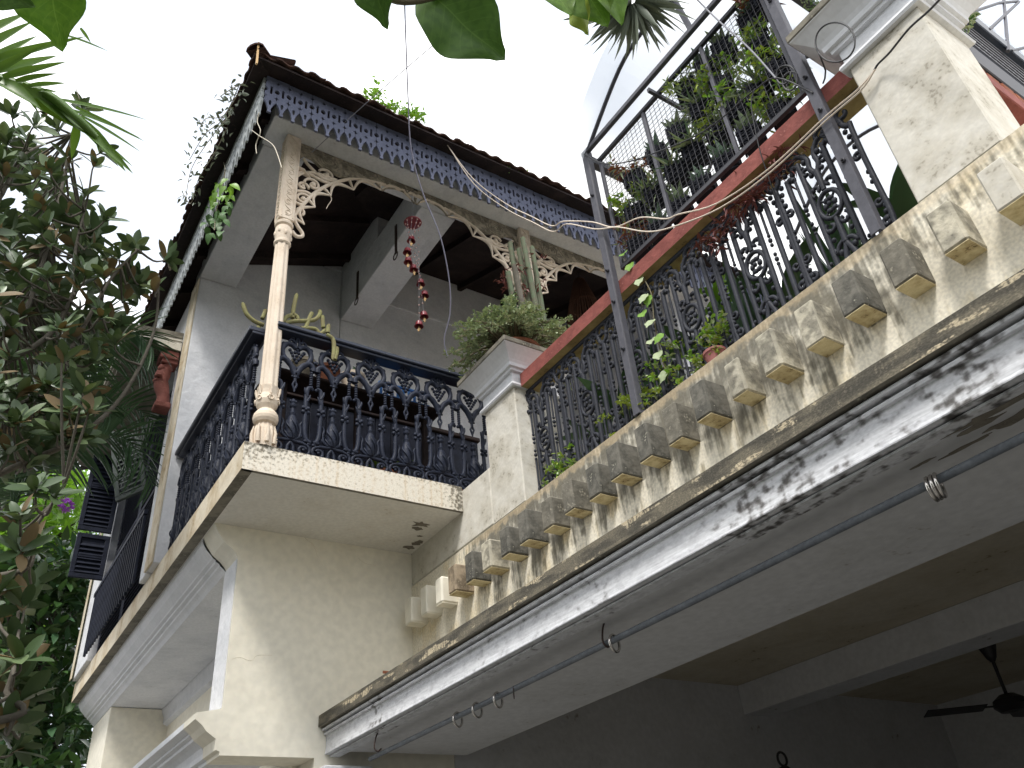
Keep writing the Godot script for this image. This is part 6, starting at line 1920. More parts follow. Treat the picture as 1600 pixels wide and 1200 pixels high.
# ---------------------------------------------------------------- terrace ironwork and garden
func build_frame() -> void:
	var t := thing("steel_frame", "grey steel frame carrying the wire plant screen above the terrace", "frame", Vector3(2.72, 3.856, -1.9))
	var o := Transform3D(Basis.IDENTITY, -t.position)
	# angle posts
	for z in [-2.645, -1.135]:
		var b := MB.new()
		b.cbox(Vector3(2.715, 3.855, z - 0.024), Vector3(2.722, 5.93, z + 0.024), 0.002)
		b.cbox(Vector3(2.7225, 3.855, z + 0.017), Vector3(2.764, 5.93, z + 0.024), 0.002)
		var p := part(b.mesh(), "post", M.steel, t, o)
		for y in [4.28, 4.62, 4.86, 5.5]:
			b = MB.new()
			b.lathe([Vector2(0, 0), Vector2(0.011, 0), Vector2(0.011, 0.01), Vector2(0.006, 0.012), Vector2(0.006, 0.022), Vector2(0, 0.022)], 6, Transform3D(Basis(Vector3(0, 0, 1), PI / 2), Vector3(2.715, y, z + 0.004)))
			part(b.mesh(), "bolt", M.steel_dark, p)
	var b2 := MB.new()
	b2.cbox(Vector3(2.712, 5.895, -2.672), Vector3(2.742, 5.93, 0.1), 0.003)
	part(b2.mesh(), "top_rail", M.steel, t, o)
	for z in [-2.645, -1.135]:
		b2 = MB.new()
		b2.bar(Vector3(2.755, 5.85, z), Vector3(3.6, 5.85, z), 0.05, 0.06, Vector3.UP, 0.003)
		part(b2.mesh(), "cross_arm", M.steel_dark, t, o)
	b2 = MB.new()
	b2.bar(Vector3(2.70, 5.80, -2.0), Vector3(3.2, 5.80, -2.0), 0.02, 0.03)
	part(b2.mesh(), "cross_arm", M.steel_dark, t, o)
	# screen: its frame and the wire mesh
	var s := thing("plant_screen", "black wire mesh screen holding rows of plant pots", "screen", Vector3(2.79, 4.86, -1.9))
	o = Transform3D(Basis.IDENTITY, -s.position)
	var z0 := -2.60
	var z1 := -1.17
	for y in [4.865, 5.815]:
		b2 = MB.new()
		b2.cbox(Vector3(2.78, y, z0), Vector3(2.805, y + 0.028, z1), 0.002)
		part(b2.mesh(), "frame_rail", M.steel_dark, s, o)
	for z in [-2.59, -2.155, -1.635, -1.20]:
		b2 = MB.new()
		b2.cbox(Vector3(2.783, 4.894, z - 0.011), Vector3(2.803, 5.814, z + 0.011), 0.002)
		part(b2.mesh(), "upright", M.steel, s, o)
	b2 = MB.new()
	var wz := z0 + 0.02
	while wz < z1 - 0.01:
		b2.tube([Vector3(2.80, 4.885, wz), Vector3(2.80, 5.82, wz)], 0.0016, 4)
		wz += 0.0365
	var wy := 4.92
	while wy < 5.81:
		b2.tube([Vector3(2.803, wy, z0 + 0.01), Vector3(2.803, wy, z1 - 0.01)], 0.0016, 4)
		wy += 0.0365
	var wm := part(b2.mesh(), "wire_mesh", M.steel_dark, s, o)
	wm.set_meta("kind", "stuff")

func slat_pot() -> Array:
	# square black nursery pot with ribbed, slightly flared sides; origin at the bottom centre
	var b := MB.new()
	var h := 0.118
	for k in 7:
		var y := k * h / 7.0
		var w := 0.052 + 0.012 * k / 6.0
		b.cbox(Vector3(-w, y + 0.002, -w), Vector3(w, y + h / 7.0 - 0.0035, w), 0.002)
		b.cbox(Vector3(-w + 0.004, y + h / 7.0 - 0.0034, -w + 0.004), Vector3(w - 0.004, y + h / 7.0 + 0.0018, w - 0.004), 0.0)
	for f in 4:
		var q := Transform3D(Basis(Vector3(0, 1, 0), f * PI / 2), Vector3.ZERO)
		for x in [-0.045, -0.015, 0.015, 0.045]:
			b.cbox(Vector3(x - 0.006, 0.02, 0.056), Vector3(x + 0.006, h + 0.014, 0.0665), 0.001, q)
	var hk := MB.new()
	hk.tube([Vector3(-0.06, 0.11, 0), Vector3(-0.085, 0.135, 0), Vector3(-0.09, 0.12, 0)], 0.003, 4)
	return [b.mesh(), hk.mesh()]

func build_pots() -> void:
	rng.seed = 700
	var pm := slat_pot()
	var agave := leaf_mesh(0.17, 0.05, -0.1, 0.5, 0.0, 5, 0.02)
	var thin := leaf_mesh(0.13, 0.014, 0.4, 0.4, 0.0, 5)
	var round_ := leaf_mesh(0.035, 0.02, 0.2, 0.3, 0.1, 3)
	var fern := leaf_mesh(0.05, 0.010, 0.4, 0.3, 0.0, 3)
	var what := ["spiky agave", "trailing yellow green plant", "bushy feathery plant", "pale striped plant", "reddish plant"]
	var rows := ["lowest", "second", "third", "top"]
	var n := 0
	var count := [0, 0, 0, 0]
	var nth := ["first", "second", "third", "fourth", "fifth", "sixth", "seventh", "eighth"]
	for q in [[-2.50, 0, 4], [-2.33, 0, 0], [-2.14, 0, 0], [-1.96, 0, 0], [-1.77, 0, 0], [-1.58, 0, 0], [-1.38, 0, 2],
		[-2.46, 1, 2], [-2.28, 1, 3], [-2.10, 1, 3], [-1.94, 1, 3], [-1.77, 1, 1], [-1.60, 1, 2], [-1.46, 1, 3], [-1.30, 1, 2],
		[-2.42, 2, 4], [-2.20, 2, 0], [-2.02, 2, 0], [-1.82, 2, 3], [-1.64, 2, 2], [-1.36, 2, 2],
		[-1.86, 3, 1], [-1.70, 3, 0], [-1.55, 3, 0], [-1.35, 3, 0], [-1.24, 3, 4]]:
		var y: float = [4.915, 5.17, 5.42, 5.66][q[1]]
		var pos := Vector3(2.885 + rr(-0.006, 0.01), y + rr(-0.012, 0.012), q[0])
		var t := thing("hanging_pot", "black slatted pot with %s, %s from house end, %s screen row" % [what[q[2]], nth[count[q[1]]], rows[q[1]]], "pot plant", pos, "pots hung on the plant screen")
		count[q[1]] += 1
		t.rotation = Vector3(0, rr(0.35, 0.65), rr(-0.05, 0.05))
		part(pm[0], "pot", M.pot_black, t)
		part(pm[1], "hook", M.pot_black, t)
		n += 1
		var sp := []
		match q[2]:
			0:
				for i in 13:
					var a := i * 2.4
					part(agave, "leaf", M.succ if n % 3 else M.jade_b, t, Transform3D(look(Vector3(cos(a) * (0.3 + 0.07 * i), 0.9, sin(a) * (0.3 + 0.07 * i)), Vector3.UP, 0, rr(0.7, 1.0)), Vector3(0, 0.10, 0)))
			1:
				for i in 34: sp.append(pos + Vector3(rr(-0.10, 0.03), rr(0.03, 0.19), rr(-0.1, 0.1)))
				bushr(t, sp, [fern], [M.lime, M.jade_b], 9, 0.03, -0.1)
			2:
				for i in 44: sp.append(pos + Vector3(rr(-0.10, 0.08), rr(0.09, 0.25), rr(-0.12, 0.12)))
				bushr(t, sp, [fern, round_], [M.bright, M.jade_b, M.lime], 9, 0.03, 0.1)
			3:
				for i in 18: sp.append(pos + Vector3(rr(-0.06, 0.06), 0.11, rr(-0.06, 0.06)))
				bushr(t, sp, [thin], [M.jade, M.succ, M.jade_b], 5, 0.02, 0.5)
			4:
				for i in 30: sp.append(pos + Vector3(rr(-0.1, 0.06), rr(0.09, 0.24), rr(-0.12, 0.12)))
				bushr(t, sp, [fern, round_], [M.brown_leaf, M.red_leaf, M.jade], 9, 0.03, 0.1)
func bushr(t: Node3D, spots: Array, lm: Array, ms: Array, per: int, spread: float, up: float) -> void:
	var r := t.rotation
	t.rotation = Vector3.ZERO
	bush(t, spots, lm, ms, per, spread, up)
	t.rotation = r

func build_canopy() -> void:
	# translucent barrel canopy over the terrace
	var t := thing("terrace_canopy", "white translucent curved canopy sheet above the terrace", "canopy", Vector3(4.0, 5.9, -1.9))
	var o := Transform3D(Basis.IDENTITY, -t.position)
	var arc := []
	var cz := -1.90
	var ctrl := []
	for q in [[-2.80, 5.735], [-2.52, 6.005], [-2.19, 6.275], [-1.95, 6.35], [-1.70, 6.33], [-1.45, 6.19], [-1.2, 5.98], [-0.98, 5.74]]: ctrl.append(Vector3(q[0], q[1], 0))
	for q in spline(ctrl, 4): arc.append(Vector2(q.x, q.y))
	var b := MB.new()
	for i in arc.size() - 1:
		var p: Vector2 = arc[i]
		var q: Vector2 = arc[i + 1]
		b.quad(Vector3(2.57, p.y, p.x), Vector3(5.6, p.y, p.x), Vector3(5.6, q.y, q.x), Vector3(2.57, q.y, q.x), Vector3.UP)
	part(b.mesh(), "sheet", M.sheet, t, o)
	for x in [2.72, 3.7, 4.7]:
		var pts := []
		for i in arc.size():
			if arc[i].x > -2.66 and arc[i].x < -1.12: pts.append(Vector3(x, arc[i].y - 0.022, arc[i].x))
		b = MB.new()
		b.tube(pts, 0.014, 6)
		part(b.mesh(), "hoop", M.steel_dark, t, o)
	b = MB.new()
	b.bar(Vector3(2.735, 5.935, -1.62), Vector3(2.735, 6.29, -1.66), 0.03, 0.02)
	part(b.mesh(), "strut", M.steel, t, o)
	# second sheet over the front of the wing with its own bars
	var s := thing("front_canopy", "glossy translucent sheet on thin steel bars beyond the right pillar", "canopy", Vector3(4.6, 5.8, -0.7))
	o = Transform3D(Basis.IDENTITY, -s.position)
	b = MB.new()
	for i in 8:
		var z0 := lerpf(-0.66, -1.5, i / 8.0)
		var z1 := lerpf(-0.66, -1.5, (i + 1) / 8.0)
		var y0 := 5.78 + 0.55 * sin(i / 8.0 * PI / 2)
		var y1 := 5.78 + 0.55 * sin((i + 1) / 8.0 * PI / 2)
		b.quad(Vector3(3.3, y0, z0), Vector3(9, y0, z0), Vector3(9, y1, z1), Vector3(3.3, y1, z1), Vector3.UP)
	part(b.mesh(), "sheet", M.sheet, s, o)
	for q in [[[1568, -5], [1575, 80]], [[1515, 20], [1560, 5], [1590, 2]], [[1545, 47], [1592, 3]], [[1580, 80], [1610, 72]]]:
		var pts := []
		for e in q: pts.append(at(e[0], e[1], 2, -0.665))
		b = MB.new()
		b.tube(pts, 0.011, 6)
		part(b.mesh(), "bar", M.steel, s, o)

func build_front_side() -> void:
	# beam, bricks and planter along the wing's front
	var r := thing("terrace_beam", "short red oxide beam with a row of bricks beyond the right pillar", "beam", Vector3(5.5, 4.69, -0.7))
	var o := Transform3D(Basis.IDENTITY, -r.position)
	part(bxm(Vector3(3.102, 4.70, -0.86), Vector3(9.0, 4.80, -0.66)), "beam_body", M.red, r, o)
	rng.seed = 12
	for i in 22:
		var x := 3.25 + i * 0.125
		part(bxm(Vector3(x, 4.803, -0.80 + rr(-0.01, 0.01)), Vector3(x + 0.112, 4.895 + rr(-0.006, 0.006), -0.665 + rr(-0.008, 0.004)), 0.008), "brick", M.brick, r, o)
	var p := thing("planter_tray", "black perforated planter tray on bricks beyond the right pillar", "planter", Vector3(5.5, 4.9, -0.7))
	o = Transform3D(Basis.IDENTITY, -p.position)
	part(bxm(Vector3(3.2, 4.905, -0.80), Vector3(9.0, 5.10, -0.665)), "trough", M.steel_dark, p, o)
	part(bxm(Vector3(3.2, 5.102, -0.82), Vector3(9.0, 5.27, -0.69)), "trough", M.pot_black, p, o)
	var b := MB.new()
	var x := 3.22
	while x < 6.5:
		b.cbox(Vector3(x, 5.272, -0.70), Vector3(x + 0.022, 5.60, -0.695), 0.0)
		x += 0.055
	for y in [5.275, 5.33, 5.385, 5.44, 5.495, 5.55]:
		b.cbox(Vector3(3.2, y, -0.694), Vector3(6.6, y + 0.022, -0.689), 0.0)
	var g := part(b.mesh(), "lattice", M.steel_dark, p, o)
	g.set_meta("kind", "stuff")
	part(bxm(Vector3(3.2, 5.605, -0.72), Vector3(9.0, 5.72, -0.66)), "top_rail", mat(s8(34, 44, 62), 0.4), p, o)
	rng.seed = 14
	var w := thing("pillar_weed", "small leafy weed growing beside the right pillar's cap", "plant", Vector3(3.25, 5.0, -0.64))
	var spots := []
	for i in 16: spots.append(at(rr(1492, 1520), rr(18, 42), 2, -0.62))
	bush(w, spots, [leaf_mesh(0.03, 0.015, 0.2, 0.3, 0.1, 3)], [M.mid, M.jade], 8, 0.03, 0.2)
	w = thing("pillar_weed", "twiggy weed growing on top of the right pillar", "plant", Vector3(2.8, 5.02, -0.95))
	spots = []
	for i in 16: spots.append(at(rr(1246, 1284), rr(-12, 12), 0, 2.62))
	bush(w, spots, [leaf_mesh(0.022, 0.01, 0.2, 0.3, 0.1, 3)], [M.mid, M.jade_b], 4, 0.04, 0.2)

# ---------------------------------------------------------------- small things
func wire(called: String, label: String, pts: Array, r: float, m: Material, per := 5) -> void:
	var t := thing(called, label, "wire", pts[0])
	var b := MB.new()
	b.tube(spline(pts, per), r, 5)
	part(b.mesh(), "strand", m, t, Transform3D(Basis.IDENTITY, -t.position))

func build_wires() -> void:
	var a := []
	var c := []
	for q in [[686, 205, -4.0], [700, 228, -4.0], [740, 280, -3.98], [790, 318, -3.9], [830, 338, -3.7], [862, 353, -3.4]]:
		a.append(at(q[0], q[1], 2, q[2])); c.append(at(q[0] + 2, q[1] + 3 + (6 if q[0] > 720 else 0), 2, q[2]))
	for q in [[880, 346], [925, 347], [960, 355], [1000, 340], [1040, 342], [1060, 335], [1120, 318], [1200, 265], [1290, 182], [1340, 140], [1368, 108]]:
		a.append(at(q[0], q[1], 0, 2.70))
	for q in [[885, 350], [930, 358], [965, 355], [1010, 362], [1050, 355], [1125, 325], [1205, 268], [1293, 186], [1344, 142], [1365, 112]]:
		c.append(at(q[0], q[1], 0, 2.695))
	wire("cable", "upper strand of cream twin cable sagging past the fringe", a, 0.0045, M.wire_white)
	wire("cable", "lower strand of cream twin cable sagging past the fringe", c, 0.0045, M.wire_white)
	wire("cable", "black cable crossing the right pillar's face", [at(1366, 110, 0, 2.70), at(1372, 100, 0, 2.70), at(1390, 82, 0, 2.68), at(1420, 45, 0, 2.62), at(1450, 18, 0, 2.58), at(1475, -8, 0, 2.55)], 0.005, M.wire_black)
	var g := []
	for k in 24: g.append(at(1305 + 31 * cos(TAU * k / 20 + 2.0), 66 + 31 * sin(TAU * k / 20 + 2.0), 0, 2.56))
	g.append(at(1290, 110, 0, 2.66)); g.append(at(1286, 130, 0, 2.72))
	wire("cable", "looped black cable hanging at the right pillar's cap", g, 0.004, M.wire_black, 2)
	wire("wire", "taut grey wire rising diagonally across the front fringe", [at(487, 238, 2, -4.36), at(560, 172, 2, -4.0), at(640, 102, 2, -3.4), at(760, 0, 2, -2.6), at(800, -35, 2, -2.3)], 0.0035, M.wire_grey)
	wire("wire", "slack dark wire drooping across the plant screen", [at(912, 240, 0, 2.71), at(940, 255, 0, 2.70), at(975, 254, 0, 2.69), at(1020, 240, 0, 2.69), at(1100, 205, 0, 2.69), at(1180, 140, 0, 2.69), at(1215, 122, 0, 2.70), at(1270, 145, 0, 2.71)], 0.004, M.wire_black)
	wire("wire", "thin wire slanting down over the plant screen's top corner", [at(1080, -10, 0, 2.69), at(1120, 30, 0, 2.69), at(1170, 75, 0, 2.69), at(1212, 122, 0, 2.69)], 0.005, M.wire_grey)
	wire("wire", "thin dark wire hanging down before the red beam", [at(1180, 138, 0, 2.69), at(1174, 165, 0, 2.69), at(1186, 230, 0, 2.71), at(1198, 268, 0, 2.74), at(1212, 310, 0, 2.78)], 0.003, M.wire_black)
	var lo := []
	for k in 40: lo.append(at(1222 + 14 * cos(TAU * k / 20) + k * 0.5, 112 + 17 * sin(TAU * k / 20) + k * 0.5, 0, 2.74))
	for q in [[1255, 142], [1272, 148]]: lo.append(at(q[0], q[1], 0, 2.73))
	wire("cable", "coil of black cable hanging on the plant screen", lo, 0.005, M.wire_black, 2)
	for q in [["pale dry root dangling from the side fringe", [[405, 175], [402, 190], [407, 205], [400, 225], [401, 240]], 0], ["thin pale twig curving from the side eave", [[393, 203], [405, 212], [425, 225], [433, 240], [440, 262]], 0], ["bent dry twig arching from the side eave", [[352, 265], [346, 240], [340, 228], [338, 215]], 0]]:
		var pts := []
		for e in q[1]: pts.append(at(e[0], e[1], 0, 0.93))
		wire("dry_twig", q[0], pts, 0.003, M.twig)
	wire("dry_twig", "tiny dry tendril hanging from the column's bracket", [at(515, 303, 2, -4.50), at(518, 312, 2, -4.50), at(513, 320, 2, -4.50), at(510, 326, 2, -4.50)], 0.0035, M.column)

func build_rod() -> void:
	var y := 2.60
	var a := at(578, 1186, 1, y)
	var c := at(1640, 663, 1, y)
	var x := (a.x + c.x) / 2
	var t := thing("curtain_rod", "galvanised curtain rod on hooks below the porch beam", "rod", Vector3(x, y, -2.5))
	var o := Transform3D(Basis.IDENTITY, -t.position)
	var b := MB.new()
	b.tube([a, a.lerp(c, 0.33) - Vector3(0, 0.004, 0), a.lerp(c, 0.66) - Vector3(0, 0.004, 0), c], 0.0135, 12)
	part(b.mesh(), "pipe", M.galv, t, o)
	for u in [[590, 1168], [948, 1003]]:
		var p := at(u[0], u[1], 1, y)
		b = MB.new()
		b.tube(spline([Vector3(p.x + 0.002, 2.68, p.z), Vector3(p.x - 0.012, 2.65, p.z), Vector3(p.x - 0.02, y, p.z), Vector3(p.x, y - 0.021, p.z), Vector3(p.x + 0.022, y - 0.005, p.z)], 4), 0.0045, 6)
		part(b.mesh(), "hook", M.rusty, t, o)
	var labs := ["single chrome curtain ring farthest along the porch rod", "chrome curtain ring between two rings on the porch rod", "chrome curtain ring next to the rusty ring", "thin rusty ring on the porch rod", "chrome curtain ring beside the porch rod's middle hook", "chrome ring of the bunched trio on the porch rod", "chrome ring of the bunched trio on the porch rod", "chrome ring of the bunched trio on the porch rod"]
	var i := 0
	for q in [[707, 1118], [737, 1103], [770, 1087], [794, 1075], [957, 998], [1458, 757], [1464, 754], [1470, 751]]:
		var p := at(q[0], q[1], 1, y)
		# follow the rod
		var k := (p.z - a.z) / (c.z - a.z)
		var ax := a.lerp(c, k)
		var g := thing("curtain_ring", labs[i], "ring", ax - Vector3(0, 0.018, 0), "bunched rings on the rod" if i > 4 else "")
		var pts := []
		var rad := 0.034 if i != 3 else 0.027
		for e in 24: pts.append(Vector3(rad * cos(TAU * e / 24), rad * sin(TAU * e / 24), 0))
		b = MB.new()
		b.tube(pts, 0.0058 if i != 3 else 0.0026, 7, true)
		part(b.mesh(), "hoop", M.chrome if i != 3 else M.rusty, g)
		g.rotation = Vector3(0, [0.35, 0.3, 0.4, 1.0, 0.3, 0.2, 0.25, 0.3][i], 0)
		i += 1

func build_chime() -> void:
	rng.seed = 17
	var z := -4.5
	var c := at(645, 348, 2, z)
	var t := thing("wind_chime", "red bell wind chime spiralling down from the veranda beam", "wind chime", c)
	var b := MB.new()
	b.lathe([Vector2(0, -0.006), Vector2(0.075, -0.006), Vector2(0.078, 0), Vector2(0.075, 0.006), Vector2(0, 0.006)], 20)
	part(b.mesh(), "disc", M.bell, t)
	b = MB.new()
	b.tube([Vector3(0, 0.006, 0), Vector3(0, BS - c.y + 0.01, 0)], 0.002, 4)
	part(b.mesh(), "cord", M.wire_grey, t)
	var bell := MB.new()
	bell.lathe([Vector2(0, 0.0), Vector2(0.018, -0.002), Vector2(0.026, -0.012), Vector2(0.028, -0.03), Vector2(0.031, -0.045), Vector2(0.037, -0.055), Vector2(0.035, -0.056), Vector2(0.027, -0.043), Vector2(0.022, -0.012), Vector2(0, -0.006)], 14)
	var bm := bell.mesh()
	var clap := MB.new()
	clap.tube([Vector3(0, -0.05, 0), Vector3(0, -0.085, 0)], 0.003, 4)
	clap.ball(Vector3(0, -0.09, 0), Vector3(0.011, 0.018, 0.006), 6, 4)
	clap.ball(Vector3(0.006, -0.075, 0), Vector3(0.014, 0.008, 0.005), 6, 4)
	var cm := clap.mesh()
	var lens := [[643, 370], [637, 388], [638, 403], [645, 414], [657, 437], [663, 455], [662, 487], [655, 502]]
	for i in 8:
		var an := TAU * i / 8 + 0.6
		var rim := Vector3(cos(an) * 0.062, -0.006, sin(an) * 0.062)
		var e := at(lens[i][0], lens[i][1], 2, z + sin(an) * 0.05) - c
		b = MB.new()
		b.tube([rim, Vector3(e.x, e.y, e.z)], 0.0014, 4)
		var st := part(b.mesh(), "string", M.wire_grey, t)
		b = MB.new()
		var L := rim.distance_to(e)
		var nb := int(L / 0.085)
		for k in nb: b.ball(rim.lerp(e, (k + 0.6) / (nb + 0.6)), Vector3.ONE * 0.0065, 5, 4)
		b.ball(rim, Vector3.ONE * 0.008, 5, 4)
		part(b.mesh(), "beads", M.bead, st)
		var bl := part(bm, "bell", M.bell, t, Transform3D(Basis(Vector3(0, 0, 1), rr(-0.15, 0.15)), e))
		part(cm, "clapper", M.straw, bl)

func build_lamp_fan() -> void:
	# wicker lamp shade inside the veranda
	var p := at(905, 440, 2, -5.2)
	var l := thing("wicker_lampshade", "brown wicker lampshade hanging inside the veranda", "lampshade", p)
	var b := MB.new()
	for i in 40:
		var a := TAU * i / 40
		b.tube([Vector3(cos(a) * 0.06, 0, sin(a) * 0.06), Vector3(cos(a) * 0.16, -0.35, sin(a) * 0.16), Vector3(cos(a + 0.03) * 0.23, -0.72, sin(a + 0.03) * 0.23)], 0.006, 4)
	for q in [[0.06, 0.0], [0.16, -0.35], [0.23, -0.72]]:
		var pts := []
		for k in 20: pts.append(Vector3(cos(TAU * k / 20) * q[0], q[1], sin(TAU * k / 20) * q[0]))
		b.tube(pts, 0.008, 5, true)
	part(b.mesh(), "shade", M.wicker, l)
	b = MB.new()
	b.tube([Vector3(0, 0, 0), Vector3(0, 0.55, 0)], 0.004, 4)
	part(b.mesh(), "cord", M.wire_black, l)
	# ceiling fan in the porch
	var c := at(1540, 1005, 1, 3.358)
	var f := thing("ceiling_fan", "black ceiling fan under the porch ceiling", "fan", Vector3(c.x, 3.355, c.z))
	b = MB.new()
	b.lathe([Vector2(0.075, 0), Vector2(0.07, -0.03), Vector2(0.04, -0.12), Vector2(0.018, -0.15), Vector2(0.0, -0.15)], 16)
	part(b.mesh(), "canopy", M.fan, f)
	b = MB.new()
	b.tube([Vector3(0, -0.14, 0), Vector3(0, -0.42, 0)], 0.014, 8)
	part(b.mesh(), "rod", M.fan, f)
	b = MB.new()
	b.lathe([Vector2(0, -0.40), Vector2(0.06, -0.41), Vector2(0.12, -0.45), Vector2(0.13, -0.50), Vector2(0.09, -0.54), Vector2(0, -0.55)], 18)
	part(b.mesh(), "motor", M.fan, f)
	for k in 3:
		var a := TAU * k / 3 + 2.5
		var q := Transform3D(Basis(Vector3(0, 1, 0), a), Vector3(0, -0.49, 0))
		b = MB.new()
		b.cbox(Vector3(0.11, -0.004, -0.02), Vector3(0.22, 0.004, 0.02), 0.001, q)
		b.cbox(Vector3(0.20, -0.003, -0.06), Vector3(0.68, 0.003, 0.07), 0.002, q * Transform3D(Basis(Vector3(1, 0, 0), 0.2), Vector3.ZERO))
		part(b.mesh(), "blade", M.fan, f)
	# hanging lantern, only its ring shows at the lower edge
	var h := at(1222, 1186, 2, -4.2)
	var g := thing("lantern", "black post lantern with a ring handle inside the porch", "lantern", h)
	b = MB.new()
	var pts := []
	for k in 16: pts.append(Vector3(cos(TAU * k / 16) * 0.045, sin(TAU * k / 16) * 0.045, 0))
	b.tube(pts, 0.009, 6, true)
	part(b.mesh(), "ring", M.fan, g)
	b = MB.new()
	b.lathe([Vector2(0, -0.04), Vector2(0.03, -0.05), Vector2(0.06, -0.08), Vector2(0.11, -0.12), Vector2(0.11, -0.14), Vector2(0.09, -0.14), Vector2(0.075, -0.36), Vector2(0.05, -0.40), Vector2(0, -0.40)], 8, Transform3D.IDENTITY, 0, 0.0, false)
	part(b.mesh(), "body", M.fan, g)
	b = MB.new()
	b.tube([Vector3(0, -0.40, 0), Vector3(0, 0.06 - h.y, 0)], 0.02, 8)
	part(b.mesh(), "post", M.fan, g)
	# tile chip lying on the cornice
	var tc := at(606, 1046, 0, 2.10)
	var chip := thing("tile_chip", "small terracotta chip lying on the porch cornice", "tile chip", Vector3(2.10, 2.935, tc.z))
	b = MB.new()
	b.extrude(PackedVector2Array([Vector2(-0.03, 0), Vector2(0.035, -0.01), Vector2(0.028, 0.025), Vector2(-0.02, 0.03)]), 0, 0.014, Transform3D(Basis(Vector3(1, 0, 0), -1.2), Vector3.ZERO))
	part(b.mesh(), "shard", M.terracotta, chip)

func build_far_trees() -> void:
	leafy_tree("garden_tree", "light green tree behind the house corner", "", Vector3(0.9, 0, -15.0), [PackedVector2Array([Vector2(-30, 740), Vector2(60, 720), Vector2(150, 750), Vector2(150, 900), Vector2(130, 960), Vector2(-30, 960)])], Vector2(-16, -13), 300, [M.bright, M.vine], 0.24, 0.10, 2001, 9)
	leafy_tree("garden_tree", "dark green leafy tree below the magnolia", "", Vector3(0.3, 0, -11.5), [PackedVector2Array([Vector2(-30, 880), Vector2(160, 860), Vector2(165, 930), Vector2(115, 1080), Vector2(140, 1120), Vector2(130, 1240), Vector2(-30, 1240)])], Vector2(-12.5, -10.2), 520, [M.mid, M.mag_a, M.big_leaf], 0.22, 0.09, 2002, 9)
	leafy_tree("garden_tree", "deep green tree filling the gap behind the magnolia", "", Vector3(-1.0, 0, -13.0), [PackedVector2Array([Vector2(-30, 430), Vector2(120, 520), Vector2(200, 560), Vector2(180, 680), Vector2(60, 740), Vector2(-30, 760)])], Vector2(-12, -9.5), 260, [M.mid, M.mag_a], 0.22, 0.09, 2003, 9)
	rng.seed = 88
	var f := thing("flower_head", "round purple flower head in the light green tree", "flower", at(105, 790, 2, -12.9))
	var spots := []
	for i in 20: spots.append(f.position + rdir() * 0.09)
	bush(f, spots, [leaf_mesh(0.045, 0.035, 0.1, 0.2, 0.1, 3)], [M.purple], 8, 0.03, 0.0, "petals")

# unseen house added to keep low sky light out of porch and veranda
func build_added_house() -> void:
	var i := 0
	for q in [[Vector3(-17, 0, -9), Vector3(-9.5, 7.5, 9.5), "unseen grey house added to keep low sky light off the porch", 0]]:
		var lo: Vector3 = q[0]
		var hi: Vector3 = q[1]
		var t := thing("added_house", q[2], "house", Vector3((lo.x + hi.x) / 2, 0, (lo.z + hi.z) / 2))
		var o := Transform3D(Basis.IDENTITY, -t.position)
		part(bxm(lo, hi, 0.02), "wall", M.neighbour, t, o)
		part(bxm(Vector3(lo.x - 0.5, hi.y + 0.004, lo.z - 0.5), Vector3(hi.x + 0.5, hi.y + 0.25, hi.z + 0.5), 0.03), "roof", M.tile, t, o)
		for f in 2:
			for k in 4:
				var w0 := 1.2 + f * 3.8
				var m: ArrayMesh
				if q[3] == 1: m = bxm(Vector3(lo.x + 2.5 + k * 5.0, w0, lo.z - 0.04), Vector3(lo.x + 3.9 + k * 5.0, w0 + 1.5, lo.z - 0.003), 0.01)
				else: m = bxm(Vector3(hi.x + 0.003, w0, lo.z + 2.0 + k * 3.8), Vector3(hi.x + 0.04, w0 + 1.5, lo.z + 3.3 + k * 3.8), 0.01)
				part(m, "window", M.window_glass, t, o)
		i += 1

# ---------------------------------------------------------------- sky
func sky_tex() -> ImageTexture:
	var w := 1024
	var h := 512
	var im := Image.create(w, h, false, Image.FORMAT_RGBF)
	var fn := FastNoiseLite.new()
	fn.seed = 125
	fn.frequency = 1.3
	fn.fractal_octaves = 5
	var white := Color(1.05, 1.05, 1.05)
	var blue := Color(0.47, 0.51, 0.58)
	for y in h:
		var el := PI * 0.5 - PI * (y + 0.5) / h
		for x in w:
			var az := TAU * (x + 0.5) / w
			var d := Vector3(-cos(el) * sin(az), sin(el), cos(el) * cos(az))
			var n := fn.get_noise_3d(d.x * 1.2, d.y * 1.2, d.z * 1.2)
			var c := white.lerp(blue, sm(-0.08, 0.2, n) * 0.96)
			im.set_pixel(x, y, c)
	return ImageTexture.create_from_image(im)

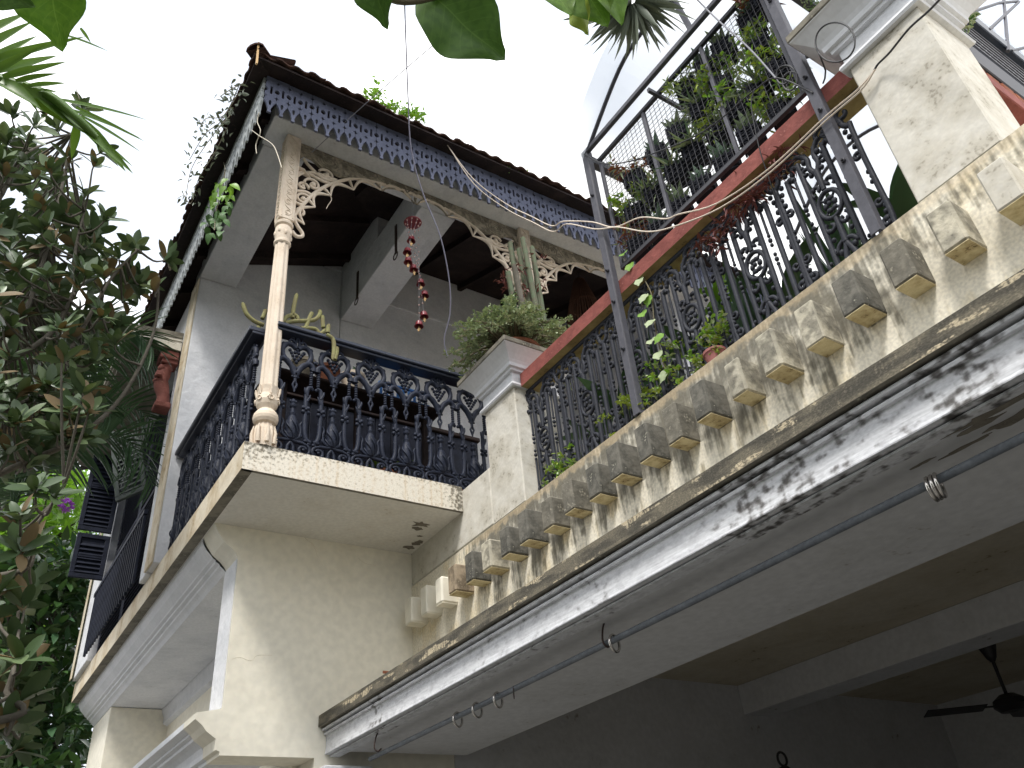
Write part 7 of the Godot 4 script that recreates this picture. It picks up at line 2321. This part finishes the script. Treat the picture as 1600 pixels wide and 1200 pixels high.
func _ready() -> void:
	# camera
	var cam := Camera3D.new()
	cam.name = "camera"
	add_child(cam)
	cam.transform = Transform3D(Basis(RX, RY, RZ), CAM)
	cam.fov = 49.675
	cam.near = 0.05
	cam.far = 400.0
	cam.current = true
	# sky, haze-free overcast daylight
	var we := WorldEnvironment.new()
	we.name = "environment"
	var env := Environment.new()
	env.background_mode = Environment.BG_SKY
	var sky := Sky.new()
	var pm := PanoramaSkyMaterial.new()
	pm.panorama = sky_tex()
	sky.sky_material = pm
	env.sky = sky
	env.background_energy_multiplier = 1.0
	env.tonemap_mode = Environment.TONE_MAPPER_LINEAR
	env.tonemap_exposure = 2.3
	env.sdfgi_enabled = true
	env.ssao_enabled = true
	env.ssil_enabled = true
	we.environment = env
	add_child(we)
	# veiled sun, high on the garden side
	var sun := DirectionalLight3D.new()
	sun.name = "sun"
	sun.light_energy = 0.5
	sun.light_angular_distance = 12.0
	sun.light_color = Color(1.0, 0.985, 0.96)
	sun.shadow_enabled = true
	add_child(sun)
	sun.look_at_from_position(Vector3(-5, 9, 4), Vector3.ZERO)
	make_materials()
	# setting and buildings
	build_ground()
	build_added_house()
	build_house()
	build_fringe()
	build_window()
	build_wing()
	build_pier(Vector2(XW, -4.095), Vector2(3.10, -3.725), 3.854, 4.70, "white pier with moulded cap between balcony and terrace", M.white_old, 1.0)
	build_pier(Vector2(XW, -0.95), Vector2(3.10, -0.60), 3.854, 4.705, "tall weathered pillar with moulded cap at the terrace corner", M.white_old, 1.05)
	build_balcony_railing()
	build_wing_railing()
	build_column(1.325, "cream fluted column with lacy brackets at the balcony corner", true, false)
	build_column(3.58, "dirty veranda column with lacy brackets behind the tall cactus", true, true)
	build_frame()
	build_canopy()
	build_front_side()
	# plants
	build_magnolia()
	build_palms()
	build_far_trees()
	added_shade_tree("unseen shade tree added left of the viewpoint to darken the porch", Vector3(-4.2, 0, -0.6), Vector3(-4.0, 3.6, -0.8), Vector3(1.9, 2.4, 2.3), 1100, 3001)
	added_shade_tree("unseen shade tree added behind the viewpoint's left", Vector3(-4.0, 0, 3.8), Vector3(-3.8, 3.5, 3.8), Vector3(2.0, 2.4, 2.3), 1100, 3002)
	build_vine()
	build_terrace_plants()
	build_cactus()
	build_balcony_chest()
	build_roof_plants()
	build_pots()
	# small things
	build_wires()
	build_rod()
	build_chime()
	build_lamp_fan()
